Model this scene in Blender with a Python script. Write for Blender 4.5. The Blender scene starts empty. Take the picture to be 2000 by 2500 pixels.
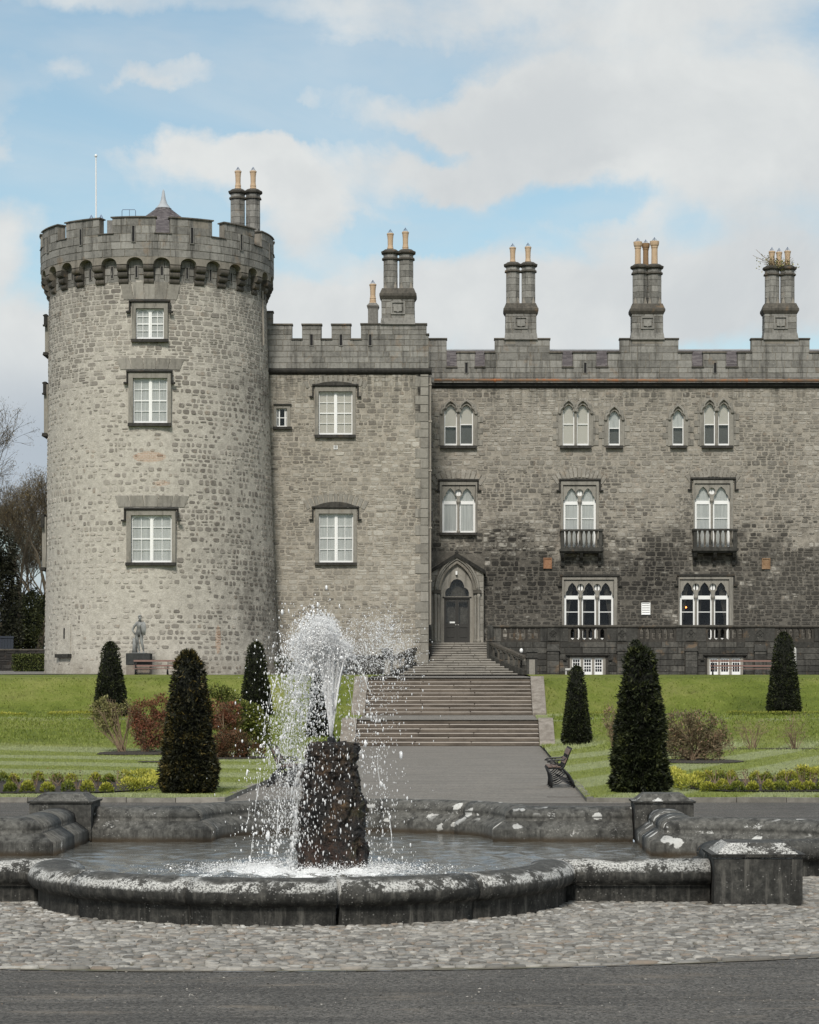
import bpy, math, random
import numpy as np
from mathutils import Vector, noise as mnoise
from mathutils.geometry import delaunay_2d_cdt
random.seed(7)
rng = np.random.default_rng(7)
R = math.radians
sc = bpy.context.scene
COL = sc.collection

# ------------------------------------------------------------------ camera, sky, sun, exposure
F, VX, VY, HE = 5800.0, 1130.0, 1690.0, 1.98          # focal length and vanishing point in photo pixels, eye height in metres
cam_d = bpy.data.cameras.new('camera'); cam = bpy.data.objects.new('camera', cam_d); COL.objects.link(cam)
cam.location = (0, 0, HE); cam.rotation_euler = (R(90), 0, 0)
cam_d.sensor_fit = 'HORIZONTAL'; cam_d.sensor_width = 36.0; cam_d.lens = F / 2000 * 36
cam_d.shift_x = -(VX - 1000) / 2000; cam_d.shift_y = (VY - 1250) / 2000
cam_d.clip_start = 0.5; cam_d.clip_end = 6000
sc.camera = cam

SUN_EL, SUN_DIR = 44, Vector((-0.16, -1.0, 0))
world = bpy.data.worlds.new('World'); sc.world = world; world.use_nodes = True

class NT:
    """small shorthand for building node trees"""
    def __init__(s, nt): s.nt = nt; s.n = nt.nodes; s.l = nt.links
    def new(s, t, **kw):
        x = s.n.new(t)
        for k, v in kw.items(): setattr(x, k, v)
        return x
    def put(s, sock, v):
        if isinstance(v, bpy.types.NodeSocket): s.l.new(v, sock)
        elif v is not None:
            if hasattr(sock.default_value, '__len__') and not hasattr(v, '__len__'): v = (v,) * len(sock.default_value)
            if hasattr(sock.default_value, '__len__') and len(sock.default_value) == 4 and len(v) == 3: v = (*v, 1)
            sock.default_value = v
    def math(s, op, a, b=None, c=None, clamp=False):
        x = s.new('ShaderNodeMath', operation=op, use_clamp=clamp); s.put(x.inputs[0], a)
        if b is not None: s.put(x.inputs[1], b)
        if c is not None: s.put(x.inputs[2], c)
        return x.outputs[0]
    def vmath(s, op, a, b=None, out=0):
        x = s.new('ShaderNodeVectorMath', operation=op); s.put(x.inputs[0], a)
        if b is not None: s.put(x.inputs[1], b)
        return x.outputs[out]
    def sep(s, v):
        x = s.new('ShaderNodeSeparateXYZ'); s.put(x.inputs[0], v); return x.outputs
    def comb(s, x, y, z):
        c = s.new('ShaderNodeCombineXYZ')
        for i, v in enumerate((x, y, z)): s.put(c.inputs[i], v)
        return c.outputs[0]
    def mapr(s, v, a, b, c=0.0, d=1.0, smooth=True):
        x = s.new('ShaderNodeMapRange', interpolation_type='SMOOTHSTEP' if smooth else 'LINEAR')
        for i, q in enumerate((v, a, b, c, d)): s.put(x.inputs[i], q)
        return x.outputs[0]
    def noise(s, scale, detail=4, rough=.6, vec=None, dist=0.0, out=0):
        x = s.new('ShaderNodeTexNoise'); s.put(x.inputs['Vector'], vec)
        x.inputs['Scale'].default_value = scale; x.inputs['Detail'].default_value = detail
        x.inputs['Roughness'].default_value = rough; x.inputs['Distortion'].default_value = dist
        return x.outputs[out]
    def vor(s, scale, vec=None, feature='F1', out='Distance', rnd=1.0):
        x = s.new('ShaderNodeTexVoronoi', feature=feature); s.put(x.inputs['Vector'], vec)
        x.inputs['Scale'].default_value = scale; x.inputs['Randomness'].default_value = rnd
        return x.outputs[out]
    def ramp(s, fac, stops, interp='LINEAR'):
        x = s.new('ShaderNodeValToRGB'); s.put(x.inputs[0], fac); e = x.color_ramp; e.interpolation = interp
        while len(e.elements) < len(stops): e.elements.new(1)
        for el, (p, c) in zip(e.elements, stops):
            el.position = p; el.color = (*c, 1) if len(c) == 3 else c
        return x.outputs[0]
    def mix(s, f, a, b, blend='MIX'):
        x = s.new('ShaderNodeMix', data_type='RGBA', blend_type=blend)
        s.put(x.inputs[0], f); s.put(x.inputs[6], a); s.put(x.inputs[7], b); return x.outputs[2]
    def bump(s, h, strength=.5, dist=.02, nrm=None):
        x = s.new('ShaderNodeBump'); s.put(x.inputs['Height'], h)
        x.inputs['Strength'].default_value = strength; x.inputs['Distance'].default_value = dist
        if nrm is not None: s.put(x.inputs['Normal'], nrm)
        return x.outputs[0]
    def pos(s): return s.new('ShaderNodeNewGeometry').outputs['Position']
    def nrm(s): return s.new('ShaderNodeNewGeometry').outputs['Normal']
    def tone(s): return s.new('ShaderNodeAttribute', attribute_name='tone').outputs['Fac']
    def scale(s, v, k): return s.vmath('MULTIPLY', v, k)

def build_world():
    g = NT(world.node_tree); g.n.clear()
    out = g.new('ShaderNodeOutputWorld'); bg = g.new('ShaderNodeBackground'); g.l.new(bg.outputs[0], out.inputs[0])
    sky = g.new('ShaderNodeTexSky', sky_type='NISHITA', sun_disc=False)
    sky.sun_elevation = R(SUN_EL); sky.sun_rotation = math.atan2(SUN_DIR.x, SUN_DIR.y) % (2 * math.pi)
    sky.air_density = 1.0; sky.dust_density = 0.6; sky.ozone_density = 2.0
    d = g.new('ShaderNodeTexCoord').outputs['Generated']
    x, y, z = g.sep(d)
    az = g.math('ARCTAN2', x, y); el = g.math('ARCSINE', z)
    p2 = g.comb(az, el, 0)
    # domain warp so that blob edges billow
    w = g.vmath('SUBTRACT', g.noise(16, 6, .62, d, 0.2, out=1), (.5, .5, .5))
    p2w = g.vmath('ADD', p2, g.vmath('MULTIPLY', w, (.075, .05, 0)))
    def A(px): return (px * 1.1594 - VX) / F
    def E(py): return (VY - py * 1.1594) / F
    dens = g.math('MULTIPLY', g.math('SUBTRACT', g.noise(9, 7, .6, g.vmath('MULTIPLY', d, (1, 1, 1.9)), .3), .5), 1.5)
    # the clouds that stand over the castle: (x, y, half width, half height in displayed photo pixels, amount)
    blobs = [(1420, 300, 560, 190, 1.0), (1000, 235, 300, 75, .85), (520, 370, 270, 80, .95), (950, 360, 190, 55, .8),
             (680, 460, 170, 95, .85), (1050, 660, 620, 130, .9), (1560, 600, 330, 150, .85), (1300, 45, 620, 90, .75), (640, 90, 260, 70, .5),
             (340, 215, 85, 45, .42), (130, 190, 75, 35, .34), (270, 245, 70, 30, .3), (650, 230, 46, 46, .3), (0, 330, 80, 70, .55),
             (0, 560, 150, 90, .9), (40, 760, 200, 130, 1.0), (160, 40, 330, 60, .4), (1240, 360, 70, 30, .6), (1300, 500, 150, 50, .3),
             (930, 300, 90, 30, -.5), (580, 290, 150, 40, -.75), (860, 190, 130, 60, -.5), (1230, 440, 160, 50, -.6), (860, 510, 160, 50, -.6),
             (300, 130, 420, 60, -.55), (200, 300, 260, 60, -.55), (10, 960, 330, 130, 1.1), (250, 900, 200, 90, .5), (1470, 500, 90, 60, -.3), (600, 640, 120, 60, .5)]
    for bx, by, rx, ry, amp in blobs:
        q = g.vmath('SUBTRACT', p2w, (A(bx), E(by), 0))
        q = g.vmath('MULTIPLY', q, (F / (rx * 1.1594), F / (ry * 1.1594), 0))
        ln = g.vmath('LENGTH', q, out=1)
        dens = g.math('ADD', dens, g.mapr(ln, 0.25, 1.35, amp, 0.0))
    dens = g.math('ADD', dens, g.mapr(g.math('ABSOLUTE', az), .3, .6, 0, .42))   # round about, the same broken cloud
    dens = g.math('ADD', dens, g.mapr(el, .09, .015, 0, .9))                              # distant cloud fills the sky near the horizon
    cover = g.mapr(dens, -.16, .82)
    thin = g.mapr(g.noise(5, 5, .6, g.vmath('MULTIPLY', d, (1, 1, 3.5)), .5), .38, .75)
    cover = g.math('MAXIMUM', cover, g.math('MULTIPLY', thin, .35))
    # away from the view (azimuth beyond the picture) the sky carries on as broken cloud
    shade = g.noise(11, 6, .6, g.vmath('ADD', d, (3.1, 1.7, .4)), .3)
    cloud = g.ramp(shade, [(.34, CLOUD_LO), (.64, CLOUD_HI)])
    # cloud bases are greyer where they are thick
    cloud = g.mix(g.mapr(dens, .8, 1.7, 0, .8), cloud, CLOUD_LO)
    cloud = g.mix(g.mapr(el, .155, .10, 0, .8), cloud, CLOUD_FAR)                      # far banks low down are blue grey
    blue = g.mix(.17, g.mix(1.0, sky.outputs[0], SKY_TINT, 'MULTIPLY'), (2.75, 3.0, 3.1))      # thin high veil
    col = g.mix(cover, blue, cloud)
    g.l.new(col, bg.inputs[0]); bg.inputs[1].default_value = 0.1
CLOUD_FAR = (1.85, 2.16, 2.5)
SKY_TINT = (.60, .645, .565)
CLOUD_LO, CLOUD_HI = (2.78, 2.92, 3.0), (3.42, 3.52, 3.50)
build_world()

sun_d = bpy.data.lights.new('sun', 'SUN'); sun_d.energy = 1.5; sun_d.angle = R(12); sun_d.color = (1.0, .95, .87)
sun = bpy.data.objects.new('sun', sun_d); COL.objects.link(sun)
sd = SUN_DIR.normalized() * math.cos(R(SUN_EL)) + Vector((0, 0, math.sin(R(SUN_EL))))
sun.rotation_euler = sd.to_track_quat('Z', 'Y').to_euler(); sun.location = (0, 0, 60)

sc.view_settings.view_transform = 'Standard'; sc.view_settings.look = 'None'
sc.view_settings.exposure = 1.15; sc.view_settings.gamma = 1.0; sc.view_settings.use_curve_mapping = False
sc.render.engine = 'CYCLES'
sc.cycles.max_bounces = 10; sc.cycles.diffuse_bounces = 7; sc.cycles.glossy_bounces = 3
sc.cycles.transmission_bounces = 7; sc.cycles.transparent_max_bounces = 12
sc.cycles.caustics_reflective = False; sc.cycles.caustics_refractive = False

# ------------------------------------------------------------------ picture measurements -> metres
def PX(x, D): return (x - VX) / F * D
def PZ(y, D): return HE + (VY - y) / F * D
def GD(y, z=0.0): return F * (HE - z) / (y - VY)

# ------------------------------------------------------------------ mesh helpers
BASE = {}
def thing(name, label, cat, loc=(0, 0, 0), group=None, kind=None):
    o = bpy.data.objects.new(name, None); COL.objects.link(o); o.location = loc; o.empty_display_size = .2
    BASE[o.name] = np.array(loc, float); tag(o, label, cat, group, kind); return o
def tag(o, label=None, cat=None, group=None, kind=None):
    if label: o['label'] = label
    if cat: o['category'] = cat
    if group: o['group'] = group
    if kind: o['kind'] = kind
    return o
def link(name, me, parent=None):
    o = bpy.data.objects.new(name, me); COL.objects.link(o)
    if parent is not None:
        o.parent = parent; BASE[o.name] = BASE.get(parent.name, np.zeros(3))
    return o
def finish(me, m, tones=None, smooth=False):
    if m is not None: me.materials.append(m)
    if tones is not None and len(tones):
        a = me.attributes.new('tone', 'FLOAT', 'FACE'); a.data.foreach_set('value', np.asarray(tones, np.float32))
    if smooth: me.polygons.foreach_set('use_smooth', np.ones(len(me.polygons), bool))
    return me
def np_mesh(name, verts, faces, m, tones=None, smooth=False, parent=None):
    """verts (N,3), faces (K,3|4) numpy arrays, world coordinates"""
    if parent is not None: verts = verts - BASE.get(parent.name, np.zeros(3))
    me = bpy.data.meshes.new(name); faces = np.asarray(faces, np.int32); k = faces.shape[1]
    me.vertices.add(len(verts)); me.vertices.foreach_set('co', np.asarray(verts, np.float32).ravel())
    me.loops.add(faces.size); me.loops.foreach_set('vertex_index', faces.ravel())
    me.polygons.add(len(faces)); me.polygons.foreach_set('loop_start', np.arange(0, faces.size, k, dtype=np.int32))
    me.update(calc_edges=True); finish(me, m, tones, smooth)
    return link(name, me, parent)
def odd(x, y, loops):
    c = False
    for lp in loops:
        j = len(lp) - 1
        for i in range(len(lp)):
            xi, yi, xj, yj = lp[i][0], lp[i][1], lp[j][0], lp[j][1]
            if (yi > y) != (yj > y) and x < (xj - xi) * (y - yi) / (yj - yi) + xi: c = not c
            j = i
    return c
class MB:
    """collects shapes (world coordinates) and links them as ONE mesh object"""
    def __init__(s, xf=None): s.v = []; s.f = []; s.t = []; s.xf = xf
    def add(s, vs, fs, tone=.5):
        k = len(s.v); s.v += [tuple(p) for p in vs]; s.f += [tuple(i + k for i in q) for q in fs]; s.t += [tone] * len(fs); return s
    def box(s, x0, x1, y0, y1, z0, z1, tone=.5, bev=0.0):
        if bev <= 0:
            return s.add([(x0, y0, z0), (x1, y0, z0), (x1, y1, z0), (x0, y1, z0), (x0, y0, z1), (x1, y0, z1), (x1, y1, z1), (x0, y1, z1)],
                         [(0, 3, 2, 1), (4, 5, 6, 7), (0, 1, 5, 4), (1, 2, 6, 5), (2, 3, 7, 6), (3, 0, 4, 7)], tone)
        b = bev; V = []; 
        for z, i in ((z0, b), (z0 + b, 0), (z1 - b, 0), (z1, b)):
            c = b if i else 0
            V += [(x0 + i + b * .0, y0 + i, z), (x1 - i, y0 + i, z), (x1 - i, y1 - i, z), (x0 + i, y1 - i, z)]
        fs = [(3, 2, 1, 0), (12, 13, 14, 15)]
        for r in range(3):
            for k in range(4): fs.append((r * 4 + k, r * 4 + (k + 1) % 4, r * 4 + 4 + (k + 1) % 4, r * 4 + 4 + k))
        return s.add(V, fs, tone)
    def frustum(s, x0, x1, y0, y1, z0, X0, X1, Y0, Y1, z1, tone=.5):
        return s.add([(x0, y0, z0), (x1, y0, z0), (x1, y1, z0), (x0, y1, z0), (X0, Y0, z1), (X1, Y0, z1), (X1, Y1, z1), (X0, Y1, z1)],
                     [(0, 3, 2, 1), (4, 5, 6, 7), (0, 1, 5, 4), (1, 2, 6, 5), (2, 3, 7, 6), (3, 0, 4, 7)], tone)
    def prism_x(s, poly, x0, x1, tone=.5):
        """polygon of (y, z) run from x0 to x1"""
        n = len(poly)
        return s.add([(x0, y, z) for y, z in poly] + [(x1, y, z) for y, z in poly],
                     [tuple(range(n)), tuple(range(2 * n - 1, n - 1, -1))] + [(i, i + n, (i + 1) % n + n, (i + 1) % n) for i in range(n)], tone)
    def tube(s, pts, rad, n=6, tone=.5, cap=True):
        P = [Vector(p) for p in pts]; k = len(P)
        if not hasattr(rad, '__len__'): rad = [rad] * k
        V = []; up = None
        for i, p in enumerate(P):
            t = (P[min(i + 1, k - 1)] - P[max(i - 1, 0)])
            t = t.normalized() if t.length > 1e-9 else Vector((0, 0, 1))
            if up is None: up = t.orthogonal().normalized()
            up = up - t * up.dot(t); up = up.normalized() if up.length > 1e-6 else t.orthogonal().normalized()
            b = t.cross(up)
            for j in range(n):
                a = 2 * math.pi * j / n; V.append(p + (up * math.cos(a) + b * math.sin(a)) * rad[i])
        fs = [(i * n + j, i * n + (j + 1) % n, (i + 1) * n + (j + 1) % n, (i + 1) * n + j) for i in range(k - 1) for j in range(n)]
        if cap: fs += [tuple(range(n - 1, -1, -1)), tuple((k - 1) * n + j for j in range(n))]
        return s.add(V, fs, tone)
    def lathe(s, prof, c=(0, 0, 0), n=16, tone=.5, a0=0.0, cap=True):
        V = [(c[0] + r * math.cos(a0 + 2 * math.pi * j / n), c[1] + r * math.sin(a0 + 2 * math.pi * j / n), c[2] + z) for r, z in prof for j in range(n)]
        k = len(prof)
        fs = [(i * n + j, i * n + (j + 1) % n, (i + 1) * n + (j + 1) % n, (i + 1) * n + j) for i in range(k - 1) for j in range(n)]
        if cap: fs += [tuple(range(n - 1, -1, -1)), tuple((k - 1) * n + j for j in range(n))]
        return s.add(V, fs, tone)
    def plate(s, loops, y0, y1, tone=.5):
        """flat plate in the x-z plane with holes (first loop is the outline), from depth y0 (front) to y1"""
        vs, fs = [], []
        for lp in loops:
            k = len(vs); vs += [Vector((p[0], p[1])) for p in lp]; fs.append(list(range(k, k + len(lp))))
        ov, oe, of, _, _, _ = delaunay_2d_cdt(vs, [], fs, 0, 1e-5)
        of = [t for t in of if odd(sum((ov[i].x for i in t)) / len(t), sum((ov[i].y for i in t)) / len(t), loops)]
        n = len(ov); V = [(p.x, y0, p.y) for p in ov] + [(p.x, y1, p.y) for p in ov]
        fl = []; edges = {}
        for t in of:
            a = sum((ov[t[i]].x * ov[t[(i + 1) % len(t)]].y - ov[t[(i + 1) % len(t)]].x * ov[t[i]].y) for i in range(len(t)))
            t = list(t) if a > 0 else list(t)[::-1]           # counter-clockwise seen from -y
            fl.append(tuple(t)); fl.append(tuple(i + n for i in t[::-1]))
            for i in range(len(t)):
                e = (t[i], t[(i + 1) % len(t)])
                if (e[1], e[0]) in edges: del edges[(e[1], e[0])]
                else: edges[e] = 1
        for a, b in edges: fl.append((b, a, a + n, b + n))
        return s.add(V, fl, tone)
    def build(s, name, m, parent=None, smooth=False):
        v = np.array([s.xf(*p) for p in s.v] if s.xf else s.v, float).reshape(-1, 3)
        if parent is not None: v = v - BASE.get(parent.name, np.zeros(3))
        me = bpy.data.meshes.new(name); me.from_pydata(v.tolist(), [], s.f); finish(me, m, s.t, smooth)
        return link(name, me, parent)
def emit(parent, pieces, name, m, cap=300, smooth=False):
    """pieces: (weight, verts, faces, tone); the `cap` largest in the picture become objects of their own, the rest one stuff part"""
    pieces.sort(key=lambda q: -q[0])
    for w, v, f, t in pieces[:cap]: MB().add(v, f, t).build(name, m, parent, smooth)
    if len(pieces) > cap:
        b = MB()
        for w, v, f, t in pieces[cap:]: b.add(v, f, t)
        o = b.build(name, m, parent, smooth); o['kind'] = 'stuff'

# ------------------------------------------------------------------ stones
def ring(cx, cy, a, b, n, p, jit):
    out = []
    for k in range(n):
        t = 2 * math.pi * (k + .5) / n; c, s = math.cos(t), math.sin(t)
        j = 1 + random.uniform(-jit, jit)
        out.append((cx + a * j * math.copysign(abs(c) ** p, c), cy + b * j * math.copysign(abs(s) ** p, s)))
    return out
def stone_piece(u0, u1, v0, v1, mapf, depth, n=8, p=.45, jit=.07, inset=.8):
    cx, cy, a, b = (u0 + u1) / 2, (v0 + v1) / 2, (u1 - u0) / 2, (v1 - v0) / 2
    o = ring(cx, cy, a, b, n, p, jit)
    dd = depth * random.uniform(.4, 1.1); tx, ty = random.uniform(-.3, .3), random.uniform(-.3, .3)
    V = [mapf(x, y, -.02) for x, y in o]
    for x, y in o:
        xi, yi = cx + (x - cx) * inset, cy + (y - cy) * inset
        V.append(mapf(xi, yi, dd * (1 + tx * (x - cx) / max(a, .01) + ty * (y - cy) / max(b, .01))))
    fs = [tuple(range(n, 2 * n))] + [(i, (i + 1) % n, n + (i + 1) % n, n + i) for i in range(n)]
    return V, fs
def clip_holes(a, b, c, d, holes):
    for h0, h1, k0, k1 in holes:
        if b <= h0 or a >= h1 or d <= k0 or c >= k1: continue
        ox, oz = min(b, h1) - max(a, h0), min(d, k1) - max(c, k0)
        if oz < .45 * (d - c) and oz < ox:
            if (c + d) / 2 > (k0 + k1) / 2: c = k1
            else: d = k0
        elif (a + b) / 2 < (h0 + h1) / 2: b = h0
        else: a = h1
        if b - a < .06 or d - c < .05: return None
    return a, b, c, d
def rubble(u0, u1, v0, v1, hs, ws, gap, mapf, holes=(), depth=.035, skip=0.0, tonef=None, split=.3, p=.45, jit=.07, wgt=None, gapf=None):
    out = []; v = v0
    while v < v1 - .04:
        h = random.uniform(*hs) * (1 + .25 * random.random()); h = min(h, v1 - v); u = u0 - random.random() * ws[0]
        while u < u1:
            w = random.uniform(*ws); a, b = max(u, u0), min(u + w, u1); u += w
            if b - a < .07: continue
            cells = [(a, b, v, v + h)]
            if random.random() < split and h > hs[0]:
                k = v + h * random.uniform(.38, .62); cells = [(a, b, v, k), (a, b, k, v + h)]
                if w > ws[0] * 1.3 and random.random() < .5:
                    q = a + (b - a) * random.uniform(.35, .65); cells = [(a, q, v, k), (q, b, v, k), (a, b, k, v + h)]
            for (a2, b2, c2, d2) in cells:
                sh = random.uniform(-.03, .03) * h; c2 += sh; d2 += sh
                if c2 < v0 - .03 or d2 > v1 + .03: continue
                r = clip_holes(a2, b2, c2, d2, holes)
                if r is None: continue
                a3, b3, c3, d3 = r; um, vm = (a3 + b3) / 2, (c3 + d3) / 2
                sk = skip(um, vm) if callable(skip) else skip
                if random.random() < sk: continue
                g = (gapf(um, vm) if gapf else gap) * random.uniform(.6, 1.4)
                if b3 - a3 < 2.5 * g or d3 - c3 < 2.2 * g: continue
                V, fs = stone_piece(a3 + g / 2, b3 - g / 2, c3 + g / 2, d3 - g / 2, mapf, depth, p=p, jit=jit)
                t = tonef(um, vm) if tonef else random.random()
                wt = (b3 - a3) * (d3 - c3) * (wgt(um) if wgt else 1)
                out.append((wt, V, fs, t))
        v += h
    return out
def block_piece(a, b, c, d, mapf, depth, bev=.015, back=-.02):
    V = [mapf(a, c, back), mapf(b, c, back), mapf(b, d, back), mapf(a, d, back)]
    e = [random.uniform(-.004, .004) for _ in range(4)]
    V += [mapf(a + bev, c + bev, depth + e[0]), mapf(b - bev, c + bev, depth + e[1]), mapf(b - bev, d - bev, depth + e[2]), mapf(a + bev, d - bev, depth + e[3])]
    return V, [(4, 5, 6, 7), (0, 1, 5, 4), (1, 2, 6, 5), (2, 3, 7, 6), (3, 0, 4, 7)]
def ashlar(spans, mapf, ws=(.5, .95), gap=.014, depth=.025, holes=(), wgt=None, tonef=None):
    """spans: list of (z0, z1, [(u0, u1), ...]) courses"""
    out = []
    for z0, z1, iv in spans:
        for u0, u1 in iv:
            L = u1 - u0
            if L < .1: continue
            cuts = [u0]; u = u0 + random.uniform(.3, 1) * ws[1]
            while u < u1 - ws[0] * .5: cuts.append(u); u += random.uniform(ws[0] * .7, ws[1] * 1.25)
            cuts.append(u1)
            for a, b in zip(cuts, cuts[1:]):
                r = clip_holes(a, b, z0, z1, holes)
                if r is None: continue
                a, b, c, d = r
                V, fs = block_piece(a + gap / 2, b - gap / 2, c + gap / 2, d - gap / 2, mapf, depth * random.uniform(.7, 1.2))
                um = (a + b) / 2
                out.append(((b - a) * (d - c) * (wgt(um) if wgt else 1), V, fs, tonef(um, (c + d) / 2) if tonef else random.random()))
    return out
def grid_wall(us, vs, holes, mapf):
    """sheet cut along every hole edge, holes left open"""
    us = sorted(set([round(u, 4) for u in us] + [round(h, 4) for q in holes for h in q[:2] if us[0] < h < us[-1]]))
    vs = sorted(set([round(v, 4) for v in vs] + [round(h, 4) for q in holes for h in q[2:] if vs[0] < h < vs[-1]]))
    b = MB(); idx = {}; V = []; Fs = []
    def vi(i, j):
        if (i, j) not in idx: idx[i, j] = len(V); V.append(mapf(us[i], vs[j], 0))
        return idx[i, j]
    for i in range(len(us) - 1):
        for j in range(len(vs) - 1):
            uc, vc = (us[i] + us[i + 1]) / 2, (vs[j] + vs[j + 1]) / 2
            if any(h0 < uc < h1 and k0 < vc < k1 for h0, h1, k0, k1 in holes): continue
            Fs.append((vi(i, j), vi(i + 1, j), vi(i + 1, j + 1), vi(i, j + 1)))
    b.add(V, Fs, .5); return b
def leaves(name, P, D, L, W, tones, m, parent, rs=None):
    """diamond leaves: base points P, directions D (K,3), lengths L, widths W"""
    rs = rs or rng; K = len(P); D = D / (np.linalg.norm(D, axis=1, keepdims=True) + 1e-9)
    q = rs.normal(size=(K, 3)); S = np.cross(D, q); S /= (np.linalg.norm(S, axis=1, keepdims=True) + 1e-9)
    N = np.cross(D, S)
    L = np.broadcast_to(L, (K,))[:, None]; W = np.broadcast_to(W, (K,))[:, None]
    v = np.stack([P, P + D * L * .45 + S * W * .5 + N * L * .08, P + D * L, P + D * L * .45 - S * W * .5 + N * L * .08], 1).reshape(-1, 3)
    f = np.arange(K * 4).reshape(K, 4)
    return np_mesh(name, v, f, m, tones, False, parent)

# ------------------------------------------------------------------ materials
def srgb(r, g, b):
    f = lambda c: c / 12.92 if c <= .04045 else ((c + .055) / 1.055) ** 2.4
    return (f(r / 255), f(g / 255), f(b / 255))
def mat(name, fn):
    m = bpy.data.materials.new(name); m.use_nodes = True; g = NT(m.node_tree); g.n.clear()
    out = g.new('ShaderNodeOutputMaterial'); r = fn(g)
    if isinstance(r, dict):
        b = g.new('ShaderNodeBsdfPrincipled')
        for k, v in r.items(): g.put(b.inputs[k], v)
        r = b.outputs[0]
    g.l.new(r, out.inputs[0]); return m
def plain(name, col, rough=.7, var=.12, scale=6.0, bump=0.0, metallic=0.0, spec=.4):
    def fn(g):
        n = g.noise(scale, 5, .6, g.pos())
        c = g.mix(n, tuple(x * (1 - var * 1.6) for x in col), tuple(min(1, x * (1 + var * 1.6)) for x in col))
        d = {'Base Color': c, 'Roughness': rough, 'Metallic': metallic, 'Specular IOR Level': spec}
        if bump: d['Normal'] = g.bump(g.noise(scale * 8, 4, .65, g.pos()), bump, .01)
        return d
    return mat(name, fn)
def blob(g, P, c, r):
    q = g.vmath('MULTIPLY', g.vmath('SUBTRACT', P, c), tuple(1 / x for x in r))
    return g.mapr(g.vmath('LENGTH', q, out=1), .35, 1.1, 1, 0)
cool = lambda c: (c[0] * 1.05, c[1] * 1.065, c[2] * 1.085)
def wall_mat(name, lo, mid, hi, mortar_hi, stains=None, warm=(.34, .26, .19), grain=1.0):
    """rubble: every stone carries its own tone; mortar faces carry tone .5 on a sheet (see m_mortar)"""
    lo, mid, hi, mortar_hi, warm = map(cool, (lo, mid, hi, mortar_hi, warm))
    def fn(g):
        P = g.pos(); t = g.tone()
        f = g.noise(9 * grain, 6, .7, P); c = g.noise(.55, 4, .6, P)
        k = g.math('ADD', g.math('MULTIPLY', t, .75), g.math('MULTIPLY', g.math('SUBTRACT', f, .5), .55))
        k = g.math('ADD', k, g.math('MULTIPLY', g.math('SUBTRACT', c, .5), .7))
        col = g.ramp(k, [(.02, lo), (.45, mid), (.85, hi)])
        col = g.mix(g.mapr(g.noise(2.3, 3, .5, g.vmath('ADD', P, (7, 3, 1))), .56, .74, 0, .4), col, warm)   # iron-stained and lichened stones
        lime = g.mapr(g.noise(1.7, 5, .72, g.vmath('ADD', P, (1, 9, 4))), .52, .7, 0, .75)                       # lime wash / mortar smeared over the stones
        col = g.mix(g.math('MULTIPLY', lime, g.mapr(f, .35, .6)), col, mortar_hi)
        if stains: col = stains(g, P, col)
        h = g.math('ADD', g.noise(22, 5, .7, P), g.math('MULTIPLY', g.noise(5, 3, .6, P), 1.2))
        return {'Base Color': col, 'Roughness': .92, 'Specular IOR Level': .2, 'Normal': g.bump(h, .7, .03)}
    return mat(name, fn)
def mortar_mat(name, a, b, stains=None):
    a, b = cool(a), cool(b)
    def fn(g):
        P = g.pos(); n = g.noise(3.2, 6, .7, P); f = g.noise(14, 5, .7, P)
        col = g.mix(g.mapr(n, .3, .7), a, b)
        col = g.mix(g.mapr(f, .45, .8, 0, .6), col, tuple(x * .55 for x in a))
        if stains: col = stains(g, P, col)
        return {'Base Color': col, 'Roughness': .95, 'Specular IOR Level': .15, 'Normal': g.bump(g.math('ADD', f, n), .8, .04)}
    return mat(name, fn)
def st_tower(g, P, col):
    n = g.noise(.9, 5, .7, P); n2 = g.noise(3.5, 5, .75, P)
    m = g.math('MAXIMUM', blob(g, P, (PX(640, 131), 130.5, PZ(1480, 130)), (3.0, 5, 3.6)), blob(g, P, (PX(625, 131), 130.5, PZ(960, 130)), (2.4, 5, 1.5)))
    m = g.math('MAXIMUM', m, g.math('MULTIPLY', blob(g, P, (PX(580, 129), 128.5, PZ(1330, 130)), (4.2, 6, 8)), .6))
    k = g.math('MULTIPLY', m, g.mapr(g.math('ADD', n, g.math('MULTIPLY', n2, .6)), .6, 1.0))
    col = g.mix(g.math('MULTIPLY', k, .62), col, (.075, .068, .06))
    x, y, z = g.sep(P)
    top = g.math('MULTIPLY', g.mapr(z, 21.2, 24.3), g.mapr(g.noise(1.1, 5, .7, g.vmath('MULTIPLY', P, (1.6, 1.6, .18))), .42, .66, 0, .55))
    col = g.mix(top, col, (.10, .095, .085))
    foot = g.math('MULTIPLY', g.mapr(z, 4.2, 2.9), g.mapr(n, .35, .6, .1, .55)); col = g.mix(foot, col, (.20, .17, .13))
    # patches mended with orange brick
    br = g.math('MAXIMUM', blob(g, P, (PX(366, 127), 126.7, PZ(1116, 127)), (1.25, 2, .42)), blob(g, P, (PX(534, 128), 127.6, PZ(1562, 128)), (.2, 2, 1.1)))
    br = g.math('MAXIMUM', br, g.math('MULTIPLY', blob(g, P, (PX(395, 127), 126.7, PZ(1180, 127)), (.9, 2, .3)), .6))
    bk = g.new('ShaderNodeTexBrick'); g.put(bk.inputs['Vector'], g.comb(x, z, 0)); bk.inputs['Scale'].default_value = 1
    bk.inputs['Brick Width'].default_value = .23; bk.inputs['Row Height'].default_value = .09; bk.inputs['Mortar Size'].default_value = .012
    for nm, c in (('Color1', (.42, .17, .075)), ('Color2', (.36, .2, .11)), ('Mortar', (.5, .42, .33))): bk.inputs[nm].default_value = (*c, 1)
    return g.mix(g.math('MULTIPLY', g.mapr(g.math('MULTIPLY', br, g.math('ADD', n2, .55)), .5, .68), .42), col, bk.outputs[0])
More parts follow.
